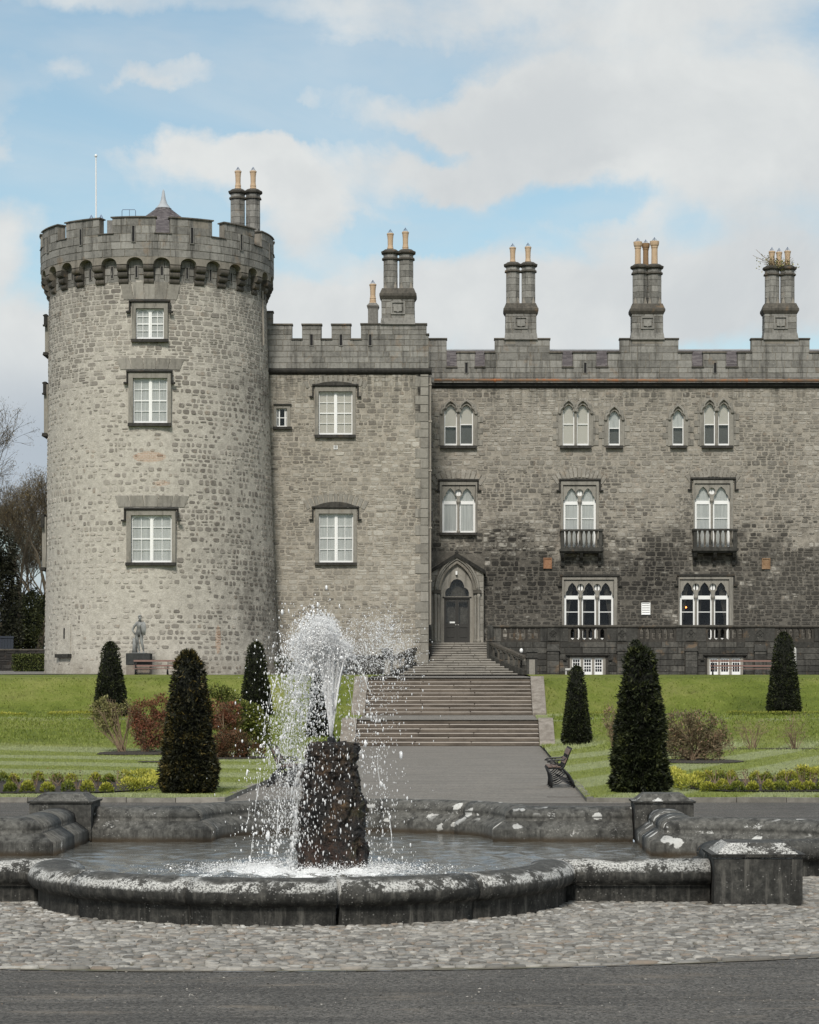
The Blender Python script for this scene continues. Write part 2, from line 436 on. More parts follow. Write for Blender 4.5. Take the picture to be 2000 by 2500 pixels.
def st_range(g, P, col):
    x, y, z = g.sep(P); n = g.noise(1.2, 5, .7, g.vmath('MULTIPLY', P, (1, 1, .3))); s = g.noise(2.2, 5, .75, g.vmath('MULTIPLY', P, (1.5, 1, .12)))
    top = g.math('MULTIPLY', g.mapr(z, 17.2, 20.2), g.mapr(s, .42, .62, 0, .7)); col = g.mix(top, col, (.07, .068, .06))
    cn = g.math('MULTIPLY', blob(g, P, (PX(1030, 134), 134, PZ(955, 134)), (.55, 2, 2.2)), g.mapr(s, .3, .55)); col = g.mix(cn, col, (.03, .03, .028))
    foot = g.math('MULTIPLY', g.mapr(z, 6.2, 3.0), g.mapr(n, .4, .62, 0, .6)); return g.mix(foot, col, (.085, .078, .068))
def st_wing(g, P, col):
    x, y, z = g.sep(P); n = g.noise(.75, 6, .72, P); s = g.noise(2.2, 5, .75, g.vmath('MULTIPLY', P, (1.4, 1, .14))); n3 = g.noise(4, 5, .75, P)
    tn = g.tone()
    low = g.math('ADD', g.mapr(z, 13.6, 8.6, .04, 1.0, False), g.math('MULTIPLY', g.math('SUBTRACT', n, .5), 2.9))
    low = g.math('ADD', low, g.math('MULTIPLY', g.math('SUBTRACT', .5, tn), .75))          # dense dark stones take the soot, pale ones shed it
    low = g.math('MULTIPLY', g.mapr(low, .28, .85), g.mapr(z, 14.6, 10.6))
    col = g.mix(g.math('MULTIPLY', low, g.mapr(n3, .22, .55, .5, .92)), col, (.045, .042, .037))
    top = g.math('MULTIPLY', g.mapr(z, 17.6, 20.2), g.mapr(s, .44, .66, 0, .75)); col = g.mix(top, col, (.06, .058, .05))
    for px, py, rx, rz in ((1265, 1420, 3.4, 2.6), (1590, 1400, 2.4, 2.2), (1240, 1320, 2.2, 1.6)):
        k = g.math('MULTIPLY', blob(g, P, (PX(px, 139), 139, PZ(py, 139)), (rx, 2, rz)), g.mapr(g.math('ADD', n3, g.math('MULTIPLY', g.math('SUBTRACT', .5, tn), .35)), .34, .55, .2, .93)); col = g.mix(k, col, (.026, .0245, .022))
    for px in (1085, 1350, 1690):
        k = g.math('MULTIPLY', blob(g, P, (PX(px, 139), 139, PZ(1250, 139)), (1.3, 2, 2.4)), g.mapr(n3, .4, .62, 0, .7)); col = g.mix(k, col, (.06, .056, .05))
    dots = g.mapr(g.vor(2.1, P), .045, .02); return g.mix(g.math('MULTIPLY', dots, g.mapr(z, 13, 9, .15, .9)), col, (.62, .6, .55))
M = {}
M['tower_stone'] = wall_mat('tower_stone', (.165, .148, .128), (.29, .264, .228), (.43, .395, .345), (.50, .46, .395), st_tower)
M['tower_mortar'] = mortar_mat('tower_mortar', (.37, .34, .292), (.50, .463, .40), st_tower)
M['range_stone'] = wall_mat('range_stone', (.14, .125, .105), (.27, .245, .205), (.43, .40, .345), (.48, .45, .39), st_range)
M['range_mortar'] = mortar_mat('range_mortar', (.27, .24, .195), (.40, .36, .30), st_range)
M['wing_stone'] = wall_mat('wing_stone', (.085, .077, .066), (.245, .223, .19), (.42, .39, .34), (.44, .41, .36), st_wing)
M['wing_mortar'] = mortar_mat('wing_mortar', (.24, .215, .178), (.35, .315, .265), lambda g, P, col: g.mix(.76, col, st_wing(g, P, col)))
def ashlar_fn(lo, mid, hi, streak=.7, dark=(.035, .034, .031), rust=.25, white=.5):
    def fn(g):
        P = g.pos(); t = g.tone(); f = g.noise(7, 6, .7, P)
        k = g.math('ADD', g.math('MULTIPLY', t, .45), g.math('MULTIPLY', g.math('SUBTRACT', f, .5), 1.0)); k = g.math('ADD', k, g.math('ADD', .22, g.math('MULTIPLY', g.math('SUBTRACT', g.noise(.8, 4, .6, P), .5), .5)))
        col = g.ramp(k, [(.05, lo), (.45, mid), (.9, hi)])
        s = g.noise(1.9, 6, .75, g.vmath('MULTIPLY', P, (1.6, 1.6, .16)))
        col = g.mix(g.mapr(s, .47, .68, 0, streak), col, dark)
        col = g.mix(g.mapr(g.noise(1.3, 4, .6, g.vmath('ADD', P, (4, 4, 9))), .6, .72, 0, rust), col, (.27, .17, .09))
        sp = g.math('MULTIPLY', g.mapr(g.vor(3.1, P), .07, .03), g.mapr(g.noise(1.1, 2, .5, P), .45, .6))
        col = g.mix(g.math('MULTIPLY', sp, white), col, (.6, .58, .52))
        return {'Base Color': col, 'Roughness': .9, 'Specular IOR Level': .2, 'Normal': g.bump(g.noise(18, 5, .7, P), .45, .015)}
    return fn
M['ashlar'] = mat('grey_ashlar', ashlar_fn((.115, .111, .101), (.215, .207, .19), (.33, .32, .295)))
M['ashlar_joint'] = mat('ashlar_joint', ashlar_fn((.15, .14, .12), (.22, .20, .17), (.30, .275, .235), .55))
M['dark_ashlar'] = mat('sooty_ashlar', ashlar_fn((.028, .027, .024), (.062, .06, .054), (.15, .142, .125), .75, (.012, .012, .011), .3))
M['dark_joint'] = mat('sooty_joint', ashlar_fn((.03, .029, .026), (.055, .05, .043), (.10, .093, .08), .7, (.012, .012, .011)))
M['trim'] = mat('dressed_limestone', ashlar_fn((.17, .158, .138), (.25, .235, .205), (.33, .31, .275), .5, (.05, .047, .042), .15, .3))
M['sill'] = mat('blackened_sill', ashlar_fn((.02, .02, .018), (.04, .038, .034), (.09, .085, .075), .6, (.01, .01, .01), .1))
M['coping'] = mat('weathered_coping', ashlar_fn((.05, .047, .04), (.09, .082, .07), (.17, .15, .12), .6, (.02, .02, .018), .4))
M['white'] = plain('white_paint', (.80, .80, .785), .45, .03, 3)
M['blind'] = mat('white_blind', lambda g: {'Base Color': g.mix(g.mapr(g.noise(5, 3, .6, g.vmath('MULTIPLY', g.pos(), (2.2, 1, .12))), .35, .7), (.66, .665, .65), (.84, .84, .82)), 'Roughness': .8})
M['cream'] = plain('cream_blind', (.80, .745, .665), .8, .04, .8)
M['grey_backing'] = plain('grey_backing', (.15, .15, .14), .8, .1, .9)  # backing for bare lower panes; the sky they mirror is put into its grey
M['dark'] = plain('dark_interior', (.012, .012, .013), .9, .2, 2)
M['curtain'] = plain('grey_curtain', (.10, .09, .075), .9, .2, 2)
def glass_fn(g):
    lw = g.new('ShaderNodeFresnel'); lw.inputs[0].default_value = 1.52
    n = g.bump(g.noise(.7, 1, .5, g.pos()), .012, .05)
    gl = g.new('ShaderNodeBsdfGlossy'); gl.inputs['Roughness'].default_value = .02; g.put(gl.inputs['Normal'], n)
    tr = g.new('ShaderNodeBsdfTransparent'); tr.inputs[0].default_value = (.985, .99, .985, 1)
    mx = g.new('ShaderNodeMixShader'); g.put(mx.inputs[0], g.math('MULTIPLY', lw.outputs[0], .6, clamp=True))
    g.l.new(tr.outputs[0], mx.inputs[1]); g.l.new(gl.outputs[0], mx.inputs[2]); return mx.outputs[0]
M['glass'] = mat('window_glass', glass_fn)
M['pot'] = mat('buff_clay', lambda g: {'Base Color': g.mix(g.noise(3, 5, .7, g.vmath('MULTIPLY', g.pos(), (1.5, 1.5, .6))), (.34, .225, .13), (.60, .455, .31)), 'Roughness': .8})
M['pot_sooty'] = mat('sooty_clay', lambda g: {'Base Color': g.mix(g.noise(3, 5, .7, g.pos()), (.14, .09, .05), (.34, .21, .11)), 'Roughness': .85})
M['wire'] = plain('grey_wire', (.10, .13, .19), .5, .1, 3, 0, .6)
M['lead'] = plain('lead_sheet', (.36, .38, .40), .55, .12, 2, .2)
def slate_fn(g):
    P = g.pos(); n = g.noise(6, 4, .6, P); k = g.noise(1.1, 3, .6, P)
    col = g.ramp(g.math('ADD', g.math('MULTIPLY', n, .6), g.math('MULTIPLY', g.tone(), .5)), [(.2, (.055, .046, .048)), (.55, (.098, .084, .086)), (.85, (.16, .142, .14))])
    return {'Base Color': g.mix(g.mapr(k, .5, .7, 0, .4), col, (.06, .058, .055)), 'Roughness': .7, 'Normal': g.bump(n, .4, .02)}
M['slate'] = mat('purple_slate', slate_fn)
def rust_fn(g):
    P = g.pos(); n = g.noise(1.4, 6, .75, P)
    return {'Base Color': g.ramp(n, [(.36, (.115, .10, .085)), (.5, (.20, .125, .075)), (.62, (.30, .105, .035))]), 'Roughness': .75, 'Normal': g.bump(g.noise(20, 4, .6, P), .3, .01)}
M['rust'] = mat('rusty_iron', rust_fn)
M['pipe'] = plain('painted_pipe', (.26, .235, .20), .6, .15, 2)
M['orange_rust'] = mat('orange_rust', lambda g: {'Base Color': g.ramp(g.noise(3, 6, .75, g.pos()), [(.3, (.12, .06, .035)), (.55, (.27, .135, .07)), (.75, (.36, .25, .16))]), 'Roughness': .8})
M['tan_rust'] = mat('faded_rust', lambda g: {'Base Color': g.ramp(g.noise(3, 6, .75, g.pos()), [(.3, (.13, .07, .03)), (.55, (.25, .155, .085)), (.75, (.34, .25, .17))]), 'Roughness': .8})
M['iron'] = plain('black_iron', (.012, .012, .013), .42, .3, 9, .2, .0, .5)
M['door'] = plain('charcoal_paint', (.032, .030, .027), .5, .1, 4)
M['slat'] = plain('weathered_slat', (.15, .105, .085), .75, .2, 7, .3)
M['redwood'] = plain('faded_red_timber', (.21, .125, .105), .7, .15, 5, .2)
M['statue'] = mat('grey_lead_statue', lambda g: {'Base Color': g.mix(g.mapr(g.noise(3.2, 5, .7, g.vmath('MULTIPLY', g.pos(), (1, 1, .35))), .42, .7), (.25, .255, .25), (.07, .07, .069)), 'Roughness': .6})
M['pedestal'] = mat('pedestal_stone', ashlar_fn((.025, .026, .026), (.045, .047, .047), (.09, .09, .085), .4, (.015, .015, .015), .1))
M['pedestal_base'] = mat('pedestal_base_stone', ashlar_fn((.12, .105, .09), (.22, .19, .16), (.32, .29, .24), .5, (.05, .047, .04), .2))
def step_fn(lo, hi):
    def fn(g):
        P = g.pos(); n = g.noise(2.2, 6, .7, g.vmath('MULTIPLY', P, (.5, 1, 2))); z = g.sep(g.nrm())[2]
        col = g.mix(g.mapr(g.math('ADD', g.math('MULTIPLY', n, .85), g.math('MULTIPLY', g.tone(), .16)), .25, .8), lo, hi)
        # upturned faces are painted paler: wear plus light from above; risers stay brown
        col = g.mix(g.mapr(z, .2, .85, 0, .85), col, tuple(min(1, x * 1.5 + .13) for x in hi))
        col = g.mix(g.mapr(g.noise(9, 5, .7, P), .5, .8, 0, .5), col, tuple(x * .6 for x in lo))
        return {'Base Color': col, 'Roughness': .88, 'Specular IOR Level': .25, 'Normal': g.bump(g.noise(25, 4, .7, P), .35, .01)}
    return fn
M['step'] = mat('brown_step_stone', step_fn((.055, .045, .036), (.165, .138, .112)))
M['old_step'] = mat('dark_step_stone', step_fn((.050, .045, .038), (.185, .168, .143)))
M['concrete'] = mat('cheek_concrete', lambda g: {'Base Color': g.mix(g.mapr(g.noise(4, 6, .7, g.pos()), .3, .75), (.15, .128, .105), (.29, .26, .225)), 'Roughness': .9, 'Normal': g.bump(g.noise(40, 4, .7, g.pos()), .4, .01)})
M['kerb'] = mat('kerb_stone', lambda g: {'Base Color': g.mix(g.mapr(g.math('ADD', g.noise(3, 6, .7, g.pos()), g.math('MULTIPLY', g.tone(), .3)), .4, .9), (.12, .112, .095), (.26, .24, .21)), 'Roughness': .9, 'Normal': g.bump(g.noise(30, 4, .7, g.pos()), .4, .01)})
def mow_band(g, x, y, mid):
    d = g.math('ADD', g.math('MULTIPLY', x, .42), g.math('MULTIPLY', y, .9)); d = g.math('ADD', d, g.math('MULTIPLY', g.math('SUBTRACT', mid, .5), .5))
    dr = g.math('ADD', g.math('MULTIPLY', x, .95), g.math('MULTIPLY', y, -.28))
    side = g.mapr(x, -1, 1); dd = g.math('ADD', g.math('MULTIPLY', d, g.math('SUBTRACT', 1, side)), g.math('MULTIPLY', dr, side))
    band = g.mapr(g.math('SINE', g.math('MULTIPLY', dd, g.mapr(x, -1, 1, 1.25, 2.6))), -.35, .35)
    return band
def lawn_fn(g):
    P = g.pos(); x, y, z = g.sep(P)
    big = g.noise(.22, 4, .6, P); mid = g.noise(1.6, 5, .65, P); fine = g.noise(14, 4, .7, g.vmath('MULTIPLY', P, (1, .6, 1)))
    k = g.math('ADD', g.math('MULTIPLY', g.math('SUBTRACT', big, .22), .85), g.math('ADD', g.math('MULTIPLY', mid, .35), g.math('MULTIPLY', fine, .35)))
    rough = g.ramp(k, [(.36, (0.07241, 0.09832, 0.01736)), (.54, (0.1448, 0.1806, 0.03182)), (.76, (0.2414, 0.2508, 0.07231))])
    mow = g.ramp(k, [(.36, (0.1448, 0.1806, 0.0405)), (.58, (0.2076, 0.2408, 0.06509)), (.8, (0.28, 0.301, 0.1229))])
    # mowing bands on the lower lawn: the nap is laid one way, then the other
    band = mow_band(g, x, y, mid)
    mow = g.mix(g.math('MULTIPLY', band, .55), mow, (0.3572, 0.3812, 0.2459))
    flat = g.math('MAXIMUM', g.mapr(z, .32, .17), g.mapr(g.math('ABSOLUTE', g.math('SUBTRACT', z, 1.0)), .14, .06, 0, .7))
    col = g.mix(flat, rough, mow)
    thin = g.mapr(g.math('ADD', g.math('MULTIPLY', g.noise(.85, 5, .7, g.vmath('ADD', P, (2, 5, 0))), .75), g.math('MULTIPLY', g.noise(5, 4, .7, P), .3)), .58, .72, 0, .6)
    col = g.mix(thin, col, (0.1196, 0.1187, 0.0375))
    col = g.mix(g.mapr(g.noise(.5, 4, .6, g.vmath('ADD', P, (3, 8, 0))), .55, .75, 0, .35), col, (0.1931, 0.1806, 0.07955))
    return {'Base Color': col, 'Roughness': .85, 'Specular IOR Level': .15, 'Normal': g.bump(g.math('ADD', fine, g.math('MULTIPLY', mid, g.math('SUBTRACT', 2.2, g.math('MULTIPLY', flat, 1.7)))), .9, .12)}
M['lawn'] = mat('lawn_turf', lawn_fn)
def blade_fn(g):
    P = g.pos(); x, y, z = g.sep(P); mid = g.noise(1.6, 5, .65, P); flat = g.mapr(z, .5, .25)
    k = g.math('ADD', g.math('MULTIPLY', g.tone(), .6), g.math('MULTIPLY', mid, .45))
    return {'Base Color': g.mix(flat, g.ramp(k, [(.2, (0.08689, 0.1153, 0.01736)), (.55, (0.1545, 0.1957, 0.03182)), (.85, (0.251, 0.2659, 0.07231))]),
                                g.mix(g.math('MULTIPLY', mow_band(g, x, y, mid), .4), g.ramp(k, [(.2, (0.1448, 0.1756, 0.03761)), (.55, (0.2076, 0.2408, 0.06075)), (.85, (0.2703, 0.2909, 0.1157))]), (0.3572, 0.3812, 0.2459))), 'Roughness': .6, 'Specular IOR Level': .2}
M['blade'] = mat('grass_blade', blade_fn)
M['soil'] = mat('dark_soil', lambda g: {'Base Color': g.mix(g.noise(6, 6, .7, g.pos()), (.012, .010, .008), (.06, .045, .033)), 'Roughness': .95, 'Normal': g.bump(g.noise(9, 5, .7, g.pos()), 1, .06)})
def leaf_mat(name, a, b, c, spec=.25, trans=True):
    def fn(g):
        k = g.math('ADD', g.math('MULTIPLY', g.tone(), .8), g.math('MULTIPLY', g.noise(2.6, 4, .6, g.pos()), .3))
        col = g.ramp(k, [(.15, a), (.6, b), (1.0, c)])
        return {'Base Color': col, 'Roughness': .6, 'Specular IOR Level': spec}
    return mat(name, fn)
M['yew'] = leaf_mat('yew_needles', (.007, .009, .004), (.018, .024, .008), (.066, .074, .022))
M['yew_gold'] = leaf_mat('yew_new_growth', (.007, .008, .004), (.021, .022, .008), (.115, .085, .022))
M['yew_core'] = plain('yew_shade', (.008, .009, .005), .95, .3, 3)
M['box'] = leaf_mat('box_leaves', (.085, .11, .014), (.27, .28, .035), (.55, .50, .10))
M['box_green'] = leaf_mat('box_leaves_green', (.05, .08, .012), (.15, .18, .026), (.38, .37, .08))
M['red_leaf'] = leaf_mat('red_leaves', (.035, .030, .014), (.15, .062, .034), (.34, .115, .07))
M['red_low'] = leaf_mat('brown_leaves', (.02, .022, .010), (.07, .045, .02), (.20, .07, .035))
M['shrub_green'] = leaf_mat('shrub_leaves', (.022, .036, .008), (.085, .105, .020), (.27, .27, .065))
M['pale_leaf'] = leaf_mat('pale_leaves', (.07, .07, .025), (.19, .18, .065), (.36, .33, .15))
M['rose_leaf'] = leaf_mat('rose_leaves', (.06, .055, .03), (.175, .15, .08), (.36, .21, .14))
M['hedge'] = leaf_mat('hedge_leaves', (.022, .032, .008), (.075, .095, .025), (.20, .22, .07))
M['evergreen'] = leaf_mat('evergreen_leaves', (.008, .009, .005), (.020, .022, .011), (.05, .05, .025))
M['ivy'] = leaf_mat('ivy_leaves', (.014, .018, .006), (.04, .048, .014), (.10, .105, .035))
M['twig_leaf'] = leaf_mat('budding_twigs', (.06, .043, .022), (.125, .092, .045), (.21, .165, .075))
M['bark'] = mat('bark', lambda g: {'Base Color': g.mix(g.noise(4, 5, .7, g.vmath('MULTIPLY', g.pos(), (2, 2, .5))), (.035, .028, .018), (.13, .105, .068)), 'Roughness': .9, 'Normal': g.bump(g.noise(14, 4, .7, g.pos()), .6, .03)})
M['stem'] = plain('rose_stem', (.19, .135, .085), .8, .25, 6)
def tarmac_fn(lo, hi, warm, sc_=1.0):
    def fn(g):
        P = g.pos(); a = g.noise(70 * sc_, 4, .75, P); b = g.vor(62 * sc_, P, out='Color'); c = g.noise(.6, 5, .6, P); s = g.noise(2.2, 6, .7, g.vmath('MULTIPLY', P, (.45, 1.6, 1)))
        k = g.math('ADD', g.math('MULTIPLY', a, .5), g.math('MULTIPLY', g.sep(b)[0], .55))
        col = g.ramp(k, [(.25, lo), (.6, tuple((x + y) / 2 for x, y in zip(lo, hi))), (.92, hi)])
        col = g.mix(g.mapr(c, .35, .7, 0, .3), col, tuple(x * .8 for x in lo))
        col = g.mix(g.mapr(s, .52, .70, 0, .6), col, warm)
        st = g.noise(1.0, 6, .7, g.vmath('MULTIPLY', P, (.16, 2.2, 1))); col = g.mix(g.mapr(st, .46, .66, 0, .42), col, tuple(x * .75 for x in lo))     # tyre and sweeping bands
        pale = g.math('MULTIPLY', g.mapr(g.vor(13, P), .07, .045), g.mapr(a, .3, .7)); col = g.mix(pale, col, tuple(min(1, x * 2.2) for x in hi))
        return {'Base Color': col, 'Roughness': .85, 'Specular IOR Level': .35, 'Normal': g.bump(g.math('ADD', g.sep(b)[1], a), 1, .010)}
    return fn
M['tarmac'] = mat('worn_tarmac', tarmac_fn((.034, .031, .027), (.235, .218, .195), (.22, .185, .145)))
M['path'] = mat('path_tarmac', tarmac_fn((.14, .128, .112), (.31, .285, .25), (.27, .235, .195), .45))
M['gravel'] = mat('terrace_gravel', tarmac_fn((.12, .11, .10), (.30, .28, .25), (.2, .18, .15), .4))
def cobble_fn(g):
    P = g.pos(); t = g.tone(); n = g.noise(26, 5, .65, P); b = g.noise(60, 3, .6, P)
    col = g.ramp(t, [(0, (.10, .094, .084)), (.3, (.195, .183, .163)), (.58, (.262, .253, .234)), (.70, (.215, .17, .13)), (.8, (.28, .264, .237)), (1, (.385, .368, .333))])
    col = g.mix(g.mapr(n, .38, .75, 0, .5), col, (.105, .10, .09))
    col = g.mix(g.mapr(g.noise(.8, 4, .6, P), .5, .72, 0, .4), col, (.33, .305, .265))
    x, y, z = g.sep(P)
    near = g.mapr(g.vmath('LENGTH', g.vmath('MULTIPLY', g.vmath('SUBTRACT', P, (-1.5, 22.4, 0)), (1, 1, 0)), out=1), 3.4, 2.5)
    lich = g.math('MULTIPLY', g.mapr(g.noise(5, 5, .7, P), .53, .62), near)     # lichen spreads from the rim on to the nearest stones
    moss = g.math('MULTIPLY', g.mapr(g.noise(1.9, 5, .7, P), .56, .7), g.mapr(z, .022, .006)); col = g.mix(g.math('MULTIPLY', moss, .8), col, (.06, .058, .028))
    col = g.mix(g.math('MULTIPLY', lich, .75), col, (.6, .59, .56))
    return {'Base Color': col, 'Roughness': .75, 'Specular IOR Level': .35, 'Normal': g.bump(g.math('ADD', n, g.math('MULTIPLY', b, .4)), .35, .012)}
M['cobble'] = mat('river_cobble', cobble_fn)
M['joint'] = mat('sandy_joint', lambda g: {'Base Color': g.mix(g.mapr(g.noise(1.2, 5, .6, g.pos()), .45, .7), g.mix(g.noise(40, 5, .7, g.pos()), (.07, .062, .05), (.21, .185, .15)), (.10, .095, .05)), 'Roughness': .95, 'Normal': g.bump(g.noise(60, 4, .7, g.pos()), .8, .01)})
def rim_fn(g):
    P = g.pos(); x, y, z = g.sep(P); nz = g.sep(g.nrm())[2]
    f = g.noise(12, 6, .7, P); s = g.noise(5, 6, .75, g.vmath('MULTIPLY', P, (1.6, 1.6, .22)))
    dark = g.ramp(f, [(.3, (.012, .012, .011)), (.52, (.042, .041, .037)), (.78, (.12, .114, .10))])
    pale = g.ramp(f, [(.3, (.045, .044, .039)), (.52, (.105, .102, .092)), (.78, (.20, .193, .175))])
    # rain-washed tops are grey, walls that face out are black with algae
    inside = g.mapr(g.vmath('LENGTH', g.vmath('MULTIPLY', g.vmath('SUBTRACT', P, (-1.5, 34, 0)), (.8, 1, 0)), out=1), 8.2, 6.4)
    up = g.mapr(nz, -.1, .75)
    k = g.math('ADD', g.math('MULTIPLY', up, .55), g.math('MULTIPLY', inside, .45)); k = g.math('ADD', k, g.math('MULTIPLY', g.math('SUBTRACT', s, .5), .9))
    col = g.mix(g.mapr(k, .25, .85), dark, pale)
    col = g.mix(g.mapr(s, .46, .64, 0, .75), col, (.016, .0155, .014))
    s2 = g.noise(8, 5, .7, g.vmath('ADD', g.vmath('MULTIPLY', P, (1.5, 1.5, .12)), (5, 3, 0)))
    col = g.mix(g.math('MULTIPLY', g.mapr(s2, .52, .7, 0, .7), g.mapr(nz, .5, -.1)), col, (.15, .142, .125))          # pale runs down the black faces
    # crusts of white lichen on the upper side
    L1 = g.noise(3.1, 3, .5, P); L2 = g.noise(21, 7, .78, P)
    right = g.mapr(x, -4.5, 4.5, .0, .02, False)
    front = g.mapr(y, 24.5, 22.8, -.07, .09)
    L3 = g.noise(60, 4, .7, P)
    th = g.math('ADD', g.math('ADD', g.math('MULTIPLY', L1, .6), g.math('MULTIPLY', L2, .55)), g.math('ADD', right, front))
    lich = g.math('MULTIPLY', g.mapr(th, .625, .655), g.mapr(g.math('ADD', nz, g.math('MULTIPLY', L2, .9)), .62, .92)); lich = g.math('MULTIPLY', lich, g.mapr(g.math('ADD', nz, g.math('MULTIPLY', L1, .6)), 1.26, 1.12)); lich = g.math('MULTIPLY', lich, g.mapr(L3, .40, .54, .12, 1))
    V = g.vor(3.0, g.vmath('ADD', P, g.vmath('MULTIPLY', g.noise(6, 4, .6, P, out=1), (.22, .22, .22))))
    spots = g.math('MULTIPLY', g.mapr(V, .27, .235), g.mapr(nz, .05, .35)); spots = g.math('MULTIPLY', spots, g.mapr(g.noise(1.3, 2, .5, P), .42, .5)); spots = g.math('MULTIPLY', spots, g.math('MULTIPLY', g.mapr(x, -2.6, -.6), g.mapr(y, 25.6, 26.6)))
    lich = g.math('MAXIMUM', lich, g.math('MULTIPLY', spots, g.mapr(L2, .3, .45)))
    col = g.mix(g.math('MULTIPLY', lich, .93), col, g.mix(L2, (.40, .395, .37), (.68, .675, .65)))
    # small speckle everywhere and a few round orange lichens
    sp = g.math('MULTIPLY', g.mapr(g.vor(30, P), .26, .14), g.mapr(g.noise(2.6, 4, .6, P), .42, .60)); sp = g.math('MULTIPLY', sp, g.mapr(g.noise(9, 5, .7, P), .45, .6)); col = g.mix(g.math('MULTIPLY', sp, .6), col, (.42, .41, .38))
    org = g.math('MULTIPLY', g.mapr(g.vor(1.15, g.vmath('ADD', P, (.35, .2, .13))), .062, .045), g.mapr(L2, .42, .58)); org = g.math('MULTIPLY', org, g.mapr(y, 27, 25)); col = g.mix(org, col, (.30, .155, .05))
    toC = g.vmath('DOT_PRODUCT', g.nrm(), g.vmath('SUBTRACT', P, (-1.5, 27.55, 0)), out=1)
    wet = g.math('MULTIPLY', g.mapr(z, .035, -.04, 0, .9), g.mapr(toC, .3, -.3)); col = g.mix(wet, col, g.mix(g.noise(7, 5, .7, P), (.016, .012, .008), (.065, .045, .024)))
    return {'Base Color': col, 'Roughness': .82, 'Specular IOR Level': .3, 'Normal': g.bump(g.math('ADD', g.noise(45, 5, .7, P), g.math('MULTIPLY', lich, .7)), .45, .012)}
M['rim'] = mat('lichened_stone', rim_fn)
def rock_fn(g):
    P = g.pos(); x, y, z = g.sep(P); n = g.noise(4.2, 6, .7, P); f = g.noise(16, 6, .75, P)
    col = g.ramp(g.math('ADD', g.math('MULTIPLY', n, .7), g.math('MULTIPLY', f, .5)), [(.46, (.003, .0025, .002)), (.60, (.011, .007, .0045)), (.71, (.06, .032, .014)), (.82, (.25, .15, .075))])
    moss = g.math('MULTIPLY', g.mapr(x, -1.45, -1.1), g.mapr(n, .5, .62, 0, .7)); col = g.mix(moss, col, (.025, .034, .006))
    low = g.math('MULTIPLY', g.mapr(z, .36, .2), g.mapr(f, .42, .62, 0, .8)); col = g.mix(low, col, (.035, .012, .005))
    return {'Base Color': col, 'Roughness': .42, 'Specular IOR Level': .5, 'Normal': g.bump(g.math('ADD', f, n), .9, .04)}
M['rock'] = mat('wet_tufa', rock_fn)
def pool_fn(g):
    P = g.pos(); x, y, z = g.sep(P)
    r = g.vmath('LENGTH', g.vmath('MULTIPLY', g.vmath('SUBTRACT', P, (-1.75, 26.9, 0)), (.72, 1.15, 0)), out=1)
    amp = g.mapr(r, 3.6, .8, 1.0, 1.8)
    h = g.math('ADD', g.math('MULTIPLY', g.noise(5.5, 4, .6, g.vmath('MULTIPLY', P, (1, 1.6, 1)), .6), amp), g.math('MULTIPLY', g.noise(19, 3, .6, P, .4), .28))
    h = g.math('ADD', h, g.math('MULTIPLY', g.math('SINE', g.math('MULTIPLY', r, 14)), .09))
    n = g.bump(h, .5, .02)
    foam = g.mapr(g.math('ADD', g.noise(7, 6, .75, g.vmath('MULTIPLY', P, (1, 1.4, 1)), .8), g.mapr(r, 1.75, .35, -.32, .2, False)), .50, .62)
    col = g.mix(foam, g.mix(g.noise(.9, 3, .5, P), (.075, .072, .062), (.13, .127, .112)), (.78, .79, .79))
    return {'Base Color': col, 'Roughness': g.mix(foam, (.05,) * 3, (.7,) * 3), 'Specular IOR Level': .75, 'IOR': 1.4, 'Normal': n}
M['pool'] = mat('pool_water', pool_fn)
def drop_fn(g):
    df = g.new('ShaderNodeBsdfDiffuse'); df.inputs[0].default_value = (1, 1, 1, 1)
    tl = g.new('ShaderNodeBsdfTranslucent'); tl.inputs[0].default_value = (.97, .97, .97, 1)
    gl = g.new('ShaderNodeBsdfGlossy'); gl.inputs['Roughness'].default_value = .12
    tr = g.new('ShaderNodeBsdfTransparent')
    m1 = g.new('ShaderNodeMixShader'); m1.inputs[0].default_value = .22; g.l.new(df.outputs[0], m1.inputs[1]); g.l.new(tl.outputs[0], m1.inputs[2])
    m2 = g.new('ShaderNodeMixShader'); m2.inputs[0].default_value = .12; g.l.new(m1.outputs[0], m2.inputs[1]); g.l.new(gl.outputs[0], m2.inputs[2])
    m3 = g.new('ShaderNodeMixShader'); g.put(m3.inputs[0], g.math('MULTIPLY', g.math('SUBTRACT', 1.0, g.tone()), .55)); g.l.new(m2.outputs[0], m3.inputs[1]); g.l.new(tr.outputs[0], m3.inputs[2])
    return m3.outputs[0]
M['drop'] = mat('white_water', drop_fn)
M['gate'] = plain('dark_blue_paint', (.018, .024, .035), .6, .15, 3)
M['old_wall'] = mat('dark_garden_wall', ashlar_fn((.02, .019, .018), (.035, .033, .031), (.07, .066, .06), .5, (.012, .012, .011), .1, .1))
M['flag_white'] = plain('white_pole_paint', (.75, .75, .74), .4, .03, 2)
M['pale_metal'] = plain('pale_grey_metal', (.5, .49, .46), .55, .08, 4)
M['lamp_black'] = plain('black_lamp', (.012, .012, .012), .6, .2, 4)

